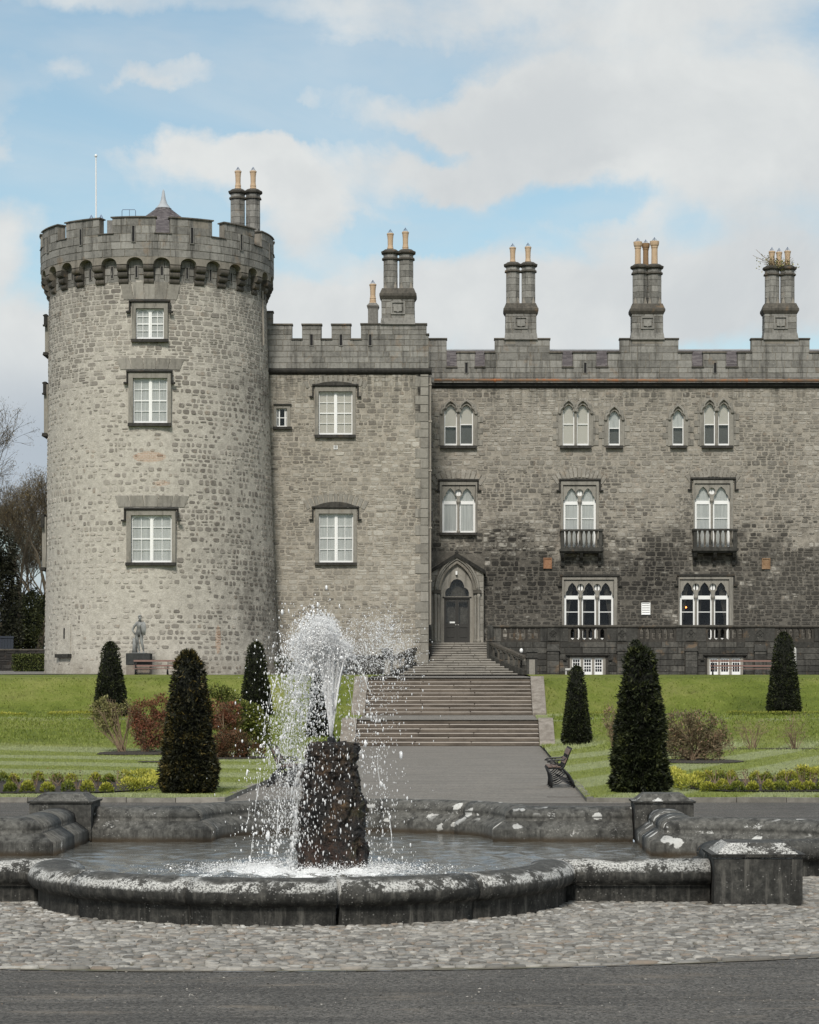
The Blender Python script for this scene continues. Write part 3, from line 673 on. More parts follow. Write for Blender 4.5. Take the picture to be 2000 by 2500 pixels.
# ------------------------------------------------------------------ windows
def rect(x0, x1, z0, z1): return [(x0, z0), (x1, z0), (x1, z1), (x0, z1)]
def arch_pts(x0, x1, zs, rise, n=9, pointed=False):
    """curve from (x1, zs) over the top to (x0, zs)"""
    c, a = (x0 + x1) / 2, (x1 - x0) / 2
    if pointed:                                      # two arcs struck from beyond the opposite springing
        q = (rise * rise - a * a) / (2 * a) if rise > a else 0
        rr = a + q; out = []
        top = math.acos(q / rr)
        for k in range(n): t = top * k / n; out.append((c - q + rr * math.cos(t), zs + rr * math.sin(t)))
        out.append((c, zs + rise))
        return out + [(2 * c - x, z) for x, z in out[-2::-1]]
    return [(c + a * math.cos(math.pi * k / (2 * n)), zs + rise * math.sin(math.pi * k / (2 * n))) for k in range(2 * n + 1)]
def ogee_pts(x0, x1, zs, za, cusp=.16):
    """cusped ogee from (x1, zs) up to the apex and down to (x0, zs)"""
    c, a, h = (x0 + x1) / 2, (x1 - x0) / 2, za - zs
    prof = [(1, 0), (.97, .13), (.86, .27), (.70, .36), (.63, .41), (.66, .48), (.60, .60), (.47, .73), (.28, .86), (.12, .95), (0, 1)]
    r = [(c + a * u, zs + h * v) for u, v in prof]
    return r + [(2 * c - x, z) for x, z in r[-2::-1]]
def opening(x0, x1, z0, top): return [(x0, z0), (x1, z0)] + top
def hood(par, xf, x0, x1, z, drop, t=.075, m='sill', curved=0.0):
    b = MB(xf)
    if curved:
        n = 12; pts = [(x0 + (x1 - x0) * i / n, z + curved * (1 - (2 * i / n - 1) ** 2)) for i in range(n + 1)]
        b.plate([[(x0, z - .02)] + [(x1, z - .02)] + pts[::-1]], -.12, .05, .85)
    b.prism_x([(-.16, z - t * .35), (-.16, z + t * .25), (-.05, z + t), (.06, z + t), (.06, z - t), (-.06, z - t)], x0, x1, .4)
    for s, xe in ((1, x0), (-1, x1)):
        b.box(min(xe, xe + s * t), max(xe, xe + s * t), -.11, .06, drop, z - t * .9, .4)
        b.box(min(xe - s * .15, xe + s * t), max(xe - s * .15, xe + s * t), -.14, .06, drop - .09, drop, .3)
    b.build('hood_mould', M[m], par)
def sash_window(wall, xf, w, fr, hd=None, sl=None, head='square', blind='blind', curved=0.0, lights=2, m='trim', grid=(2, 2), name='window'):
    """w = (x0, x1, z0, z1) clear opening, fr = outer edge of the stone frame; local axes: x right, y into the wall, z up"""
    x0, x1, z0, z1 = w
    b = MB(xf); b.plate([rect(*fr), rect(*w)], -.07, .16, .5); b.plate([rect(x0 - .08, x1 + .08, z0 - .04, z1 + .09), rect(*w)], -.02, .34, .35)
    win = b.build(name, M[m], wall)
    mw = .055; n = lights; lw = (x1 - x0 - mw * (n - 1)) / n
    sash = MB(xf); panes = []
    for k in range(n):
        a = x0 + k * (lw + mw); c = a + lw; zm = (z0 + z1) / 2; fw = .06
        if k: sash.box(a - mw, a, .10, .22, z0, z1)
        outl = rect(a, c, z0, z1); holes = []
        gx, gz = grid
        for r in range(2):
            p0, p1 = (z0 + .10, zm - .03) if r == 0 else (zm + .03, z1 - fw)
            for i in range(gx):
                for j in range(gz):
                    xa = a + fw + (c - a - 2 * fw) * i / gx; xb = a + fw + (c - a - 2 * fw) * (i + 1) / gx
                    za = p0 + (p1 - p0) * j / gz; zb = p0 + (p1 - p0) * (j + 1) / gz; g = .014
                    xa += g if i else 0; xb -= g if i < gx - 1 else 0; za += g if j else 0; zb -= g if j < gz - 1 else 0
                    if head == 'arch' and r == 1 and j == gz - 1:
                        lo, hi = a + fw, c - fw; h = lambda x: zb - .17 * ((2 * (x - lo) / (hi - lo) - 1) ** 2) ** 1.3 * (1 if gz else 1)
                        xs = [xb + (xa - xb) * q / 6 for q in range(7)]
                        hole = [(xa, za), (xb, za)] + [(x, h(x)) for x in xs]
                    else: hole = rect(xa, xb, za, zb)
                    holes.append(hole); panes.append(hole)
        yo = .125
        sash.plate([outl] + holes, yo, yo + .045)
    sash.build('sash', M['white'], win)
    for hole in panes:
        pb = MB(xf); pb.plate([hole], .142, .150); pb.build('pane', M['glass'], win)
    MB(xf).box(x0 - .02, x1 + .02, .185, .20, z0, z1).build('blind', M[blind], win)
    if hd: hood(win, xf, hd[0], hd[1], hd[2], hd[3], curved=curved)
    if sl: MB(xf).frustum(sl[0], sl[1], -.2, .1, sl[2], sl[0], sl[1], -.16, .1, sl[3]).build('sill', M['sill'], win)
    return win
def dark_room(par, xf, x0, x1, z0, z1, d0=.3, d1=1.6):
    b = MB(xf); b.add([(x0, d0, z0), (x1, d0, z0), (x1, d0, z1), (x0, d0, z1), (x0, d1, z0), (x1, d1, z0), (x1, d1, z1), (x0, d1, z1)],
                      [(4, 5, 6, 7), (0, 4, 7, 3), (1, 2, 6, 5), (0, 1, 5, 4), (3, 7, 6, 2)])
    b.build('room_recess', M['dark'], par)
def flat(D): return lambda x, y, z: (x, D + y, z)

# ------------------------------------------------------------------ chimneys
def pot(par, x, y, z0, z1, r, m='pot', ornate=False, guard=.24):
    h = z1 - z0; b = MB()
    if ornate: pr = [(1.25, 0), (1.25, .04), (1.05, .07), (1.1, .12), (.9, .16), (.86, .5), (.86, .74), (1.0, .77), (.95, .80), (1.2, .86), (1.28, .93), (1.3, 1.0), (1.0, 1.0)]
    else: pr = [(1.2, 0), (1.2, .05), (1.0, .10), (1.06, .16), (.92, .22), (1.0, .28), (.90, .33), (.82, .42), (.86, .7), (1.0, .9), (1.12, .93), (1.12, .98), (.95, 1.0)]
    b.lathe([(r * a, h * t) for a, t in pr], (x, y, z0), 12)
    b.build('pot', M[m], par, False)
    w = MB()
    for k in range(6):
        a = math.pi * k / 3 + .3; w.tube([(x + r * .95 * math.cos(a), y + r * .95 * math.sin(a), z1 - .03), (x, y, z1 + guard)], .011, 4)
    w.lathe([(r * .55, guard * .42), (r * .58, guard * .46)], (x, y, z1), 10, cap=False)
    w.build('pot_guard', M['wire'], par)
def oct_shaft(par, x, y, z0, z1, r, courses=6, foot=True):
    c8 = 1 / math.cos(math.pi / 8); core = MB()
    core.lathe([((r - .02) * c8, 0), ((r - .02) * c8, z1 - z0)], (x, y, z0), 8, .35, math.pi / 8)
    if foot: core.frustum(x - r, x + r, y - r, y + r, z0 - .02, x - r * .72, x + r * .72, y - r * .72, y + r * .72, z0 + .42)
    core.build('shaft', M['ashlar_joint'], par)
    w = r * math.tan(math.pi / 8); h = (z1 - z0) / courses
    for j in range(courses):
        t = [random.random() for _ in range(8)]
        for k in range(8):
            a = math.pi / 4 * k; nx, ny = math.cos(a), math.sin(a)
            if ny > .3: continue
            tt = t[(k + (j % 2)) // 2]
            f = lambda u, v, d: (x + nx * (r - .02 + d) - ny * u, y + ny * (r - .02 + d) + nx * u, v)
            V, fs = block_piece(-w, w, z0 + j * h + .007, z0 + (j + 1) * h - .007, f, .022, .004)
            MB().add(V, fs, tt).build('block', M['ashlar'], par)
    cap = MB(); q = math.pi / 8
    cap.lathe([((r + .0) * c8, -.42), ((r + .09) * c8, -.38), ((r + .07) * c8, -.30), ((r + .01) * c8, -.27)], (x, y, z1), 8, .4, q)
    cap.lathe([((r + .01) * c8, -.10), ((r + .12) * c8, -.03), ((r + .14) * c8, .06), ((r + .02) * c8, .12), ((r - .08) * c8, .2)], (x, y, z1), 8, .3, q)
    cap.build('shaft_cap', M['coping'], par)
def chimney(par, D, x0, x1, yb, yt, sh_top, shafts, pots, plinth=None, shield=True, dep=1.1):
    """pixel extents at depth D: base x0..x1 from row yb up to yt; shafts [(xa, xb)]; pots [(x, y_bottom, y_top, half_width, mat, ornate)]"""
    X0, X1, z0, z1 = PX(x0, D), PX(x1, D), PZ(yb, D), PZ(yt, D); yf = D; ym = D + dep / 2
    b = MB(); b.box(X0 + .02, X1 - .02, yf + .02, yf + dep, z0 - .5, z1)
    ch = b.build('chimney', M['ashlar_joint'], par)
    n = max(2, round((z1 - z0) / .36)); h = (z1 - z0) / n; sp = [(z0 + i * h, z0 + (i + 1) * h, [(X0, X1)]) for i in range(n)]
    for w, V, fs, t in ashlar(sp, lambda u, v, d: (u, yf + .02 - d, v), (.4, .8)): MB().add(V, fs, t).build('block', M['ashlar'], ch)
    for s, xx in ((-1, X0 + .02), (1, X1 - .02)):
        sp = [(z0 + i * h, z0 + (i + 1) * h, [(0.02, dep)]) for i in range(n)]
        for w, V, fs, t in ashlar(sp, lambda u, v, d: (xx + s * d, yf + (u if s > 0 else dep + .02 - u), v), (.4, .8)): MB().add(V, fs, t).build('block', M['ashlar'], ch)
    if plinth:
        p0, p1, py = plinth; MB().frustum(PX(p0, D), PX(p1, D), yf - .1, yf + dep, PZ(py, D), X0 - .02, X1 + .02, yf - .02, yf + dep, z0 + .14, .5).build('plinth', M['ashlar'], ch)
    c = MB(); c.box(X0 - .12, X1 + .12, yf - .12, yf + dep + .12, z1 - .03, z1 + .10, .4); c.frustum(X0 - .03, X1 + .03, yf - .03, yf + dep + .03, z1 - .2, X0 - .12, X1 + .12, yf - .12, yf + dep + .12, z1 - .03, .3)
    c.frustum(X0 - .10, X1 + .10, yf - .10, yf + dep + .10, z1 + .10, X0 + .03, X1 - .03, yf + .05, yf + dep - .05, z1 + .42, .6); c.build('cornice', M['coping'], ch)
    if shield:
        xm = (X0 + X1) / 2; zm = z0 + (z1 - z0) * .5; s = (X1 - X0) * .215; h2 = s * .92
        p = MB(); p.plate([rect(xm - s, xm + s, zm - h2, zm + h2), rect(xm - s * .8, xm + s * .8, zm - h2 * .78, zm + h2 * .78)], yf - .07, yf + .03, .7)
        p.plate([[(xm - s * .58, zm + h2 * .5), (xm - s * .58, zm - h2 * .5), (xm - s * .12, zm - h2 * .58), (xm, zm - h2 * .7), (xm + s * .12, zm - h2 * .58), (xm + s * .58, zm - h2 * .5), (xm + s * .58, zm + h2 * .5)]], yf - .09, yf + .03, .8)
        p.build('shield_panel', M['ashlar'], ch)
    for xa, xb in shafts: oct_shaft(ch, (PX(xa, D) + PX(xb, D)) / 2, ym, z1 + .40, PZ(sh_top, D), (PX(xb, D) - PX(xa, D)) / 2)
    for px, pb, pt, hw, m, orn in pots: pot(ch, PX(px, D), ym + random.uniform(-.05, .05) + (.3 if m == 'pot_sooty' else 0), PZ(pb, D) - .1, PZ(pt, D), hw / F * D, m, orn)
    return ch
def slit(par, xf, x, z0, z1, w=.13):
    MB(xf).plate([rect(x - w / 2 - .05, x + w / 2 + .05, z0 - .04, z1 + .04), rect(x - w / 2, x + w / 2, z0, z1)], -.04, .02, .2).build('slit_surround', M['ashlar'], par)
    MB(xf).box(x - w / 2, x + w / 2, -.012, .02, z0, z1).build('arrow_slit', M['dark'], par)  # solid near-black strip stands for the shade inside the slit

# ------------------------------------------------------------------ round tower
DT = 133.0
def t_axis(z): return np.interp(z, [2.9, 24, 28], [PX(395.5, DT), PX(386.5, DT), PX(384.5, DT)])
def t_rad(z): return np.interp(z, [2.5, 12, 24, 28], [6.5, 6.25, 6.02, 6.0])
def tmap(u, v, d):                                     # u = arc length from the point facing south, measured at radius 6.25
    a = u / 6.25; r = t_rad(v) + d; return (t_axis(v) + r * math.sin(a), DT - r * math.cos(a), v)
def t_angle(px, r, z):                                 # angle whose point is seen in column px
    lo, hi = -1.4, 1.65
    f = lambda a: VX + F * (t_axis(z) + r * math.sin(a)) / (DT - r * math.cos(a))
    for _ in range(40):
        m = (lo + hi) / 2
        if f(m) < px: lo = m
        else: hi = m
    return (lo + hi) / 2
tower = thing('round_tower', 'round rubble stone corner tower with battlements and a ring of dark corbels', 'tower', (PX(395, DT), DT, 2.7))
TF = lambda z: DT - t_rad(z)                           # depth of its front
def tw(x0, x1, y0, y1, D): return (PX(x0, D), PX(x1, D), PZ(y1, D), PZ(y0, D))
WT = []                                                # (opening, frame, hood, sill, head style)
D1, D2, D3 = TF(22), TF(18.3), TF(11.2)
WT.append((D1, tw(332, 400.5, 753, 827.5, D1), tw(322, 410, 738, 830, D1), (PX(315, D1), PX(416, D1), PZ(736, D1), PZ(760, D1)), (PX(321, D1), PX(411, D1), PZ(835.5, D1), PZ(828, D1)), 'arch'))
WT.append((D2, tw(325, 409, 923, 1032.6, D2), tw(314, 418, 910, 1035, D2), (PX(309, D2), PX(421, D2), PZ(907, D2), PZ(933, D2)), (PX(313, D2), PX(418.5, D2), PZ(1041, D2), PZ(1033, D2)), 'square'))
WT.append((D3, tw(320.5, 419.5, 1258, 1373, D3), tw(309, 429, 1246, 1374, D3), (PX(303, D3), PX(436, D3), PZ(1243, D3), PZ(1269, D3)), (PX(307, D3), PX(429, D3), PZ(1381, D3), PZ(1373.5, D3)), 'arch'))
holes_t, clear_t = [], []
cx18 = t_axis(18)
for D, w, fr, hd, sl, st in WT:
    for base in (0.0, -math.pi / 2):
        uf = lambda x, z=fr[2]: 6.25 * (math.asin(max(-1, min(1, (x - t_axis(z)) / t_rad(z)))) + base)
        holes_t.append((uf(w[0] - .05), uf(w[1] + .05), w[2], w[3])); clear_t.append((uf(fr[0]) - .02, uf(fr[1]) + .02, sl[2], hd[2] + .1))
UL, UR = 6.25 * -1.75, 6.25 * 2.0
us = list(np.arange(-math.pi, math.pi + .01, R(3.75)) * 6.25)
wall = grid_wall(us, [2.4] + list(np.arange(4, 25.4, 2.0)), holes_t, tmap).build('wall', M['tower_mortar'], tower, True)
slitp = (6.25 * t_angle(159, 6.4, 5.5), PZ(1548, 127.5))
clear_t.append((slitp[0] - .62, slitp[0] + .62, PZ(1604, 127), PZ(1518, 127)))
def t_skip(u, v):
    if v > 20.4: return .05
    if v > 17.6: return max(.05, min(.6, .25 + .7 * mnoise.noise((u * .6, v * .6, 31))))
    n = mnoise.noise((u * .35, v * .35, 3)) * .9 + mnoise.noise((u * 1.1, v * 1.1, 9)) * .4
    k = .10 + n * .62 - (.30 if u > 2.2 and v < 19 else 0) + (.06 if u < -1.5 else 0)
    if v < 6 and u < 1.5: k += .2
    return max(.0, min(.9, k))
def t_tone(u, v):
    n = mnoise.noise((u * .3, v * .3, 21)); e = mnoise.noise((u * .9, v * .9, 5))
    t = random.betavariate(1.6, 2.2)
    if v < 18.6: t = t * .75 + (.0 if u > 1.5 else .14) + max(0, -u) * .04 + (.32 if random.random() < (.5 if u < 1.5 else .2) else 0) - (.12 if u > 2.4 else 0)
    else: t = t * .8 + .12
    return max(0, min(1, t + n * .35 + e * .2))
pw = lambda u: max(.02, math.cos(u / 6.25 - .127))
gapl = lambda u, v: max(.04, .085 + .05 * mnoise.noise((u * .5, v * .5, 70)))
lowp = rubble(UL, UR, 2.5, 18.4, (.17, .33), (.18, .50), .08, tmap, clear_t, .026, t_skip, t_tone, .28, .58, .15, pw, gapl)
upp = rubble(UL, UR, 18.4, 23.9, (.165, .30), (.24, .74), .03, tmap, clear_t, .022, t_skip, t_tone, .4, .42, .06, pw)
emit(wall, lowp + upp, 'stone', M['tower_stone'])
for (D, w, fr, hd, sl, st) in WT:
    zc = (w[2] + w[3]) / 2; xf = flat(D - .02)
    sash_window(tower, xf, w, fr, hd, sl, st)
    ox, oy = t_axis(zc), DT
    def xs(x, y, z, ox=ox, oy=oy, D=D):                # the same window on the west side, seen edge on
        dx, dy = x - ox, (D - .02 + y) - oy; return (ox + dy, oy - dx, z)
    sash_window(tower, xs, w, fr, hd, sl, st)
    # flat dressed lintel over each front window
    vb = MB(); n = 5; xm = (fr[0] + fr[1]) / 2; hw = (fr[1] - fr[0]) / 2 + .45
    for k in range(n):
        a, b_ = xm - hw + 2 * hw * k / n, xm - hw + 2 * hw * (k + 1) / n; lean = (k - 2) * .10
        z0_, z1_ = hd[2] + .12, hd[2] + .12 + (.95 if st == 'arch' and zc > 20 else .62)
        uu = lambda x: 6.25 * math.asin((x - t_axis(zc)) / t_rad(zc))
        q = [tmap(uu(a), z0_, -.01), tmap(uu(b_), z0_, -.01), tmap(uu(b_ + lean + .04), z1_, -.01), tmap(uu(a + lean), z1_, -.01)]
        q2 = [tmap(uu(a + .012), z0_ + .012, .045), tmap(uu(b_ - .012), z0_ + .012, .045), tmap(uu(b_ + lean + .028), z1_ - .012, .045), tmap(uu(a + lean + .012), z1_ - .012, .045)]
        MB().add(q + q2, [(4, 5, 6, 7), (0, 1, 5, 4), (1, 2, 6, 5), (2, 3, 7, 6), (3, 0, 4, 7)], random.random()).build('voussoir', M['trim'], tower)
# blocked loop near the foot
a = slitp[0]; zb, zt = PZ(1596, 127.5), PZ(1522, 127.5)
MB().add([tmap(a - .55, zb, .05), tmap(a + .55, zb, .05), tmap(a + .55, zt, .05), tmap(a - .55, zt, .05), tmap(a - .55, zb, -.05), tmap(a + .55, zb, -.05), tmap(a + .55, zt, -.05), tmap(a - .55, zt, -.05)],
         [(0, 1, 2, 3), (4, 0, 3, 7), (1, 5, 6, 2), (3, 2, 6, 7), (4, 5, 1, 0)]).build('blocked_opening', M['tower_mortar'], tower)
MB(lambda u, y, z: tmap(a + u, z, -y)).box(-.045, .045, -.056, 0, PZ(1558, 127.5), PZ(1532, 127.5)).build('arrow_slit', M['dark'], tower)  # inner shade of the loop, drawn as a solid near-black strip
MB(lambda u, y, z: tmap(a + u, z, -y)).box(-.62, .62, -.22, .05, PZ(1605, 127.5), PZ(1596, 127.5)).build('sill', M['sill'], tower)
# crown: corbels, machicolation arches, parapet and merlons
RC, ZS, ZA, ZC, ZM, ZB = 6.47, 24.83, 25.16, 26.43, 27.28, 23.8
NB = 28; STEP = 2 * math.pi / NB; PH = t_angle(363, 6.4, 24.3)
cmap = lambda a, d, z: (t_axis(26) + (RC + d) * math.sin(a), DT - (RC + d) * math.cos(a), z)
crown = MB()
for i in range(96):
    a0, a1 = 2 * math.pi * i / 96, 2 * math.pi * (i + 1) / 96
    crown.add([cmap(a0, -.55, ZA), cmap(a1, -.55, ZA), cmap(a1, -.55, ZC - .02), cmap(a0, -.55, ZC - .02), cmap(a0, -.02, ZC - .02), cmap(a1, -.02, ZC - .02)], [(1, 0, 3, 2), (3, 2, 5, 4)])
par = crown.build('parapet', M['ashlar_joint'], tower)
for k in range(NB):
    a = PH + k * STEP; rel = (a + math.pi) % (2 * math.pi) - math.pi
    hw = STEP / 2; aw = .44 / RC                       # one bay: corbel centre to corbel centre
    n = 7; am = a + hw
    top = [(am + aw * math.cos(math.pi * q / (2 * n)), ZS + .34 * math.sin(math.pi * q / (2 * n))) for q in range(2 * n + 1)]
    b = MB(lambda x, y, z: cmap(x, -y, z))
    b.plate([[(a, ZS - .02), (am - aw, ZS - .02)] + top[::-1] + [(am + aw, ZS - .02), (a + STEP, ZS - .02), (a + STEP, ZC), (am, ZC), (a, ZC)]], .03, .5)
    b.build('machicolation_arch', M['ashlar_joint'], par)
    if -2.2 < rel < 2.4:
        cb = MB(lambda x, y, z: (cmap(a, 0, z)[0] + x * math.cos(a) - y * math.sin(a), cmap(a, 0, z)[1] + x * math.sin(a) + y * math.cos(a), z))
        for j, (pr, zt_, zb_) in enumerate(((.02, ZS, ZS - .36), (.17, ZS - .36, ZS - .70), (.31, ZS - .70, ZB))):
            hh = zt_ - zb_; poly = [(.6, zt_ + .02), (pr + .02, zt_ + .02)]
            poly += [(pr - .0 + .16 * (1 - math.sin(q * math.pi / 6)) * (1 if q else 1), zt_ - hh * .45 + hh * .45 * math.cos(q * math.pi / 6)) for q in range(1, 4)]
            poly += [(pr + .16 * (1 - math.cos((q) * math.pi / 8)), zt_ - hh * .45 - hh * .55 * math.sin(q * math.pi / 8)) for q in range(1, 5)]
            poly += [(.6, zb_)]
            cb.prism_x(poly[::-1], -.27, .27, random.random())
        cb.build('corbel', M['coping'], tower)
        if -1.75 < rel + hw < 1.9:
            am_ = a + hw; sx = lambda x, y, z, am_=am_: (t_axis(24.5) + (6.03 - y) * math.sin(am_) + x * math.cos(am_), DT - (6.03 - y) * math.cos(am_) + x * math.sin(am_), z)
            slit(tower, sx, 0, 24.15, 24.75, .10)
# dressed band of shaft behind the corbels
bsp = [(23.9 + .4 * j, 23.9 + .4 * (j + 1), [(UL, UR)]) for j in range(4)]
emit(wall, ashlar(bsp, tmap, (.6, 1.1), .012, .03, wgt=pw), 'band_block', M['ashlar'], 300)
# merlons
ND = 2 * math.pi / 13; C0 = t_angle(397.5, RC, 26.6); CW = .385 / RC
mer = []
for k in range(13):
    a0, a1 = C0 + k * ND + CW, C0 + (k + 1) * ND - CW
    m_ = MB(); n = 5
    for i in range(n):
        p, q = a0 + (a1 - a0) * i / n, a0 + (a1 - a0) * (i + 1) / n
        m_.add([cmap(p, -.02, ZC - .1), cmap(q, -.02, ZC - .1), cmap(q, -.02, ZM), cmap(p, -.02, ZM), cmap(p, -.5, ZC - .1), cmap(q, -.5, ZC - .1), cmap(q, -.5, ZM), cmap(p, -.5, ZM)],
               [(0, 1, 2, 3), (5, 4, 7, 6), (3, 2, 6, 7)] + ([(4, 0, 3, 7)] if i == 0 else []) + ([(1, 5, 6, 2)] if i == n - 1 else []))
    m_.build('merlon', M['ashlar_joint'], par)
    mer.append((a0, a1))
    cp = MB()
    for i in range(n):
        p, q = a0 - .012 + (a1 - a0 + .024) * i / n, a0 - .012 + (a1 - a0 + .024) * (i + 1) / n
        cp.add([cmap(p, .07, ZM), cmap(q, .07, ZM), cmap(q, .05, ZM + .07), cmap(p, .05, ZM + .07), cmap(p, -.56, ZM), cmap(q, -.56, ZM), cmap(q, -.56, ZM + .07), cmap(p, -.56, ZM + .07)],
               [(0, 1, 2, 3), (5, 4, 7, 6), (3, 2, 6, 7), (1, 0, 4, 5)] + ([(4, 0, 3, 7)] if i == 0 else []) + ([(1, 5, 6, 2)] if i == n - 1 else []))
    cp.build('coping', M['coping'], par)
    p, q = a1 - .012, a1 + 2 * CW + .012
    cs = MB(); cs.add([cmap(p, .07, ZC), cmap(q, .07, ZC), cmap(q, .05, ZC + .05), cmap(p, .05, ZC + .05), cmap(p, -.56, ZC), cmap(q, -.56, ZC), cmap(q, -.56, ZC + .05), cmap(p, -.56, ZC + .05)],
                      [(0, 1, 2, 3), (5, 4, 7, 6), (3, 2, 6, 7), (1, 0, 4, 5)]); cs.build('coping', M['coping'], par)
    am = (a0 + a1) / 2; rel = (am + math.pi) % (2 * math.pi) - math.pi
    if -1.7 < rel < 1.9:
        sx = lambda x, y, z, am=am: (t_axis(26) + (RC + .012 - y) * math.sin(am) + x * math.cos(am), DT - (RC + .012 - y) * math.cos(am) + x * math.sin(am), z)
        slit(par, sx, 0, 25.98, 26.82, .13)
pm = lambda u, v, d: cmap(u / RC, d - .03, v)
sp = []
full = [(RC * -1.85, RC * 2.1)]
for z0, z1 in ((25.2, 25.6), (25.6, 26.0), (26.0, ZC)): sp.append((z0, z1, full))
for z0, z1 in ((ZC, ZC + .43), (ZC + .43, ZM)): sp.append((z0, z1, [(RC * a, RC * b) for a0, b0 in mer for a, b in ((a0 - 2 * math.pi, b0 - 2 * math.pi), (a0, b0)) if -1.9 < a < 2.1]))
emit(par, ashlar(sp, pm, (.55, 1.0), .014, .035, wgt=lambda u: max(.02, math.cos(u / RC - .127))), 'block', M['ashlar'], 300)
# roof deck, slated cone and lead cap
MB().lathe([(6.0, 26.0), (0.01, 26.3)], (t_axis(26), DT, 0), 48, cap=False).build('roof_deck', M['lead'], tower)
xr = PX(399, DT); cone = MB(); prev = None; rows = 26
for j in range(rows):
    t0, t1 = j / rows, (j + 1) / rows; rr = lambda t: 3.1 * (1 - t) ** 1.08 + .34; zz = lambda t: 26.9 + 2.2 * t
    for k in range(40):
        a0, a1 = 2 * math.pi * (k + .5 * (j % 2)) / 40, 2 * math.pi * (k + 1 + .5 * (j % 2)) / 40
        f = lambda a, r, z: (xr + r * math.cos(a), DT + r * math.sin(a), z)
        cone.add([f(a0, rr(t0) + .03, zz(t0)), f(a1, rr(t0) + .03, zz(t0)), f(a1, rr(t1), zz(t1) + .01), f(a0, rr(t1), zz(t1) + .01), f(a0, rr(t0), zz(t0)), f(a1, rr(t0), zz(t0))], [(0, 1, 2, 3), (1, 0, 4, 5)], random.random())
co = cone.build('cone_slates', M['slate'], tower); co['kind'] = 'stuff'
MB().lathe([(.46, 0), (.40, .05), (.22, .28), (.13, .55), (.06, 1.0), (.02, 1.08)], (xr, DT, 29.05), 12).build('lead_finial', M['lead'], tower, True)
def shafts_only(par):
    D = 139.5; ch = MB().box(PX(566, D), PX(630, D), D, D + .9, 24, PZ(556, D)).build('chimney', M['ashlar'], par)
    for xa, xb in ((562, 595.5), (599.5, 633)): oct_shaft(ch, (PX(xa, D) + PX(xb, D)) / 2, D + .45, PZ(620, D), PZ(467, D), (PX(xb, D) - PX(xa, D)) / 2, 10, False)
    for px in (579.5, 616.5): pot(ch, PX(px, D), D + .45, PZ(464, D), PZ(413, D), 7.6 / F * D)
shafts_only(tower)
hp = MB(); D = 131.0
hp.tube([(PX(298, D), D, 26.2), (PX(298, D), D, PZ(514, D)), (PX(300, D), D, PZ(511.5, D)), (PX(329, D), D, PZ(511.5, D)), (PX(331, D), D, PZ(514, D)), (PX(331, D), D, 26.2)], .018, 5); hp.tube([(PX(316, D), D, PZ(511.5, D)), (PX(316, D), D, 26.2)], .015, 5)
hp.build('hatch_rail', M['wire'], tower)
MB().box(PX(264, 134), PX(280, 134), 133.6, 134.4, 26, PZ(541, 134)).build('vent_box', M['ashlar'], tower)
for px, pt in ((223, 524), (247, 523)):
    w = MB()
    for k in range(6): aa = math.pi * k / 3; w.tube([(PX(px, 135) + .11 * math.cos(aa), 135 + .11 * math.sin(aa), 26.6), (PX(px, 135) + .10 * math.cos(aa), 135 + .1 * math.sin(aa), PZ(pt + 9, 135)), (PX(px, 135), 135, PZ(pt, 135))], .014, 4)
    w.build('pot_guard', M['wire'], tower)
fp = thing('flagpole', 'thin white flagpole standing bare on the round tower roof', 'flagpole', (PX(234.5, 132), 132, 26.1))
MB().tube([(PX(235, 132), 132, 26.1), (PX(234.2, 132), 132, PZ(384, 132))], [.055, .035], 8).build('pole', M['flag_white'], fp)
MB().lathe([(.02, 0), (.07, .03), (.085, .10), (.05, .17), (.01, .19)], (PX(234.2, 132), 132, PZ(384, 132)), 10).build('truck_ball', M['flag_white'], fp, True)
dp = MB(); a_ = t_angle(640, 6.1, 23); q_ = lambda z, d: (t_axis(z) + (t_rad(z) + d) * math.sin(a_), DT - (t_rad(z) + d) * math.cos(a_), z)
dp.tube([q_(24.2, .12), q_(21.2, .1)], .05, 6); dp.build('drain_pipe', M['pipe'], tower)

# ------------------------------------------------------------------ parapet helper for the two flat ranges
def parapet(par, D, z0, rects, thick=.5, course=.35, slits=(), joint='ashlar_joint', face='ashlar', cap=300):
    """rects: (x0, x1, z_top) side by side from left to right"""
    out = [(rects[0][0], z0)]
    out2 = []
    for x0, x1, zt in rects: out2 += [(x0, zt), (x1, zt)]
    loop = [(rects[0][0], z0), (rects[-1][1], z0)] + out2[::-1]
    b = MB(); b.plate([loop], D, D + thick)
    p = b.build('parapet', M[joint], par)
    levels = sorted(set([z0] + [r[2] for r in rects])); sp = []
    for a, c in zip(levels, levels[1:]):
        n = max(1, round((c - a) / course)); h = (c - a) / n
        iv = []
        for x0, x1, zt in rects:
            if zt >= c - .01:
                if iv and abs(iv[-1][1] - x0) < .01: iv[-1] = (iv[-1][0], x1)
                else: iv.append((x0, x1))
        sp += [(a + i * h, a + (i + 1) * h, iv) for i in range(n)]
    emit(p, ashlar(sp, lambda u, v, d: (u, D - d, v)), 'block', M[face], cap)
    for x0, x1, zt in rects: MB().prism_x([(D - .09, zt), (D - .09, zt + .04), (D - .03, zt + .09), (D + thick + .03, zt + .09), (D + thick + .03, zt)], x0 - .04, x1 + .04, random.random()).build('coping', M['coping'], p)
    for x, za, zb in slits: slit(p, flat(D - .022), x, za, zb, .14)
    return p
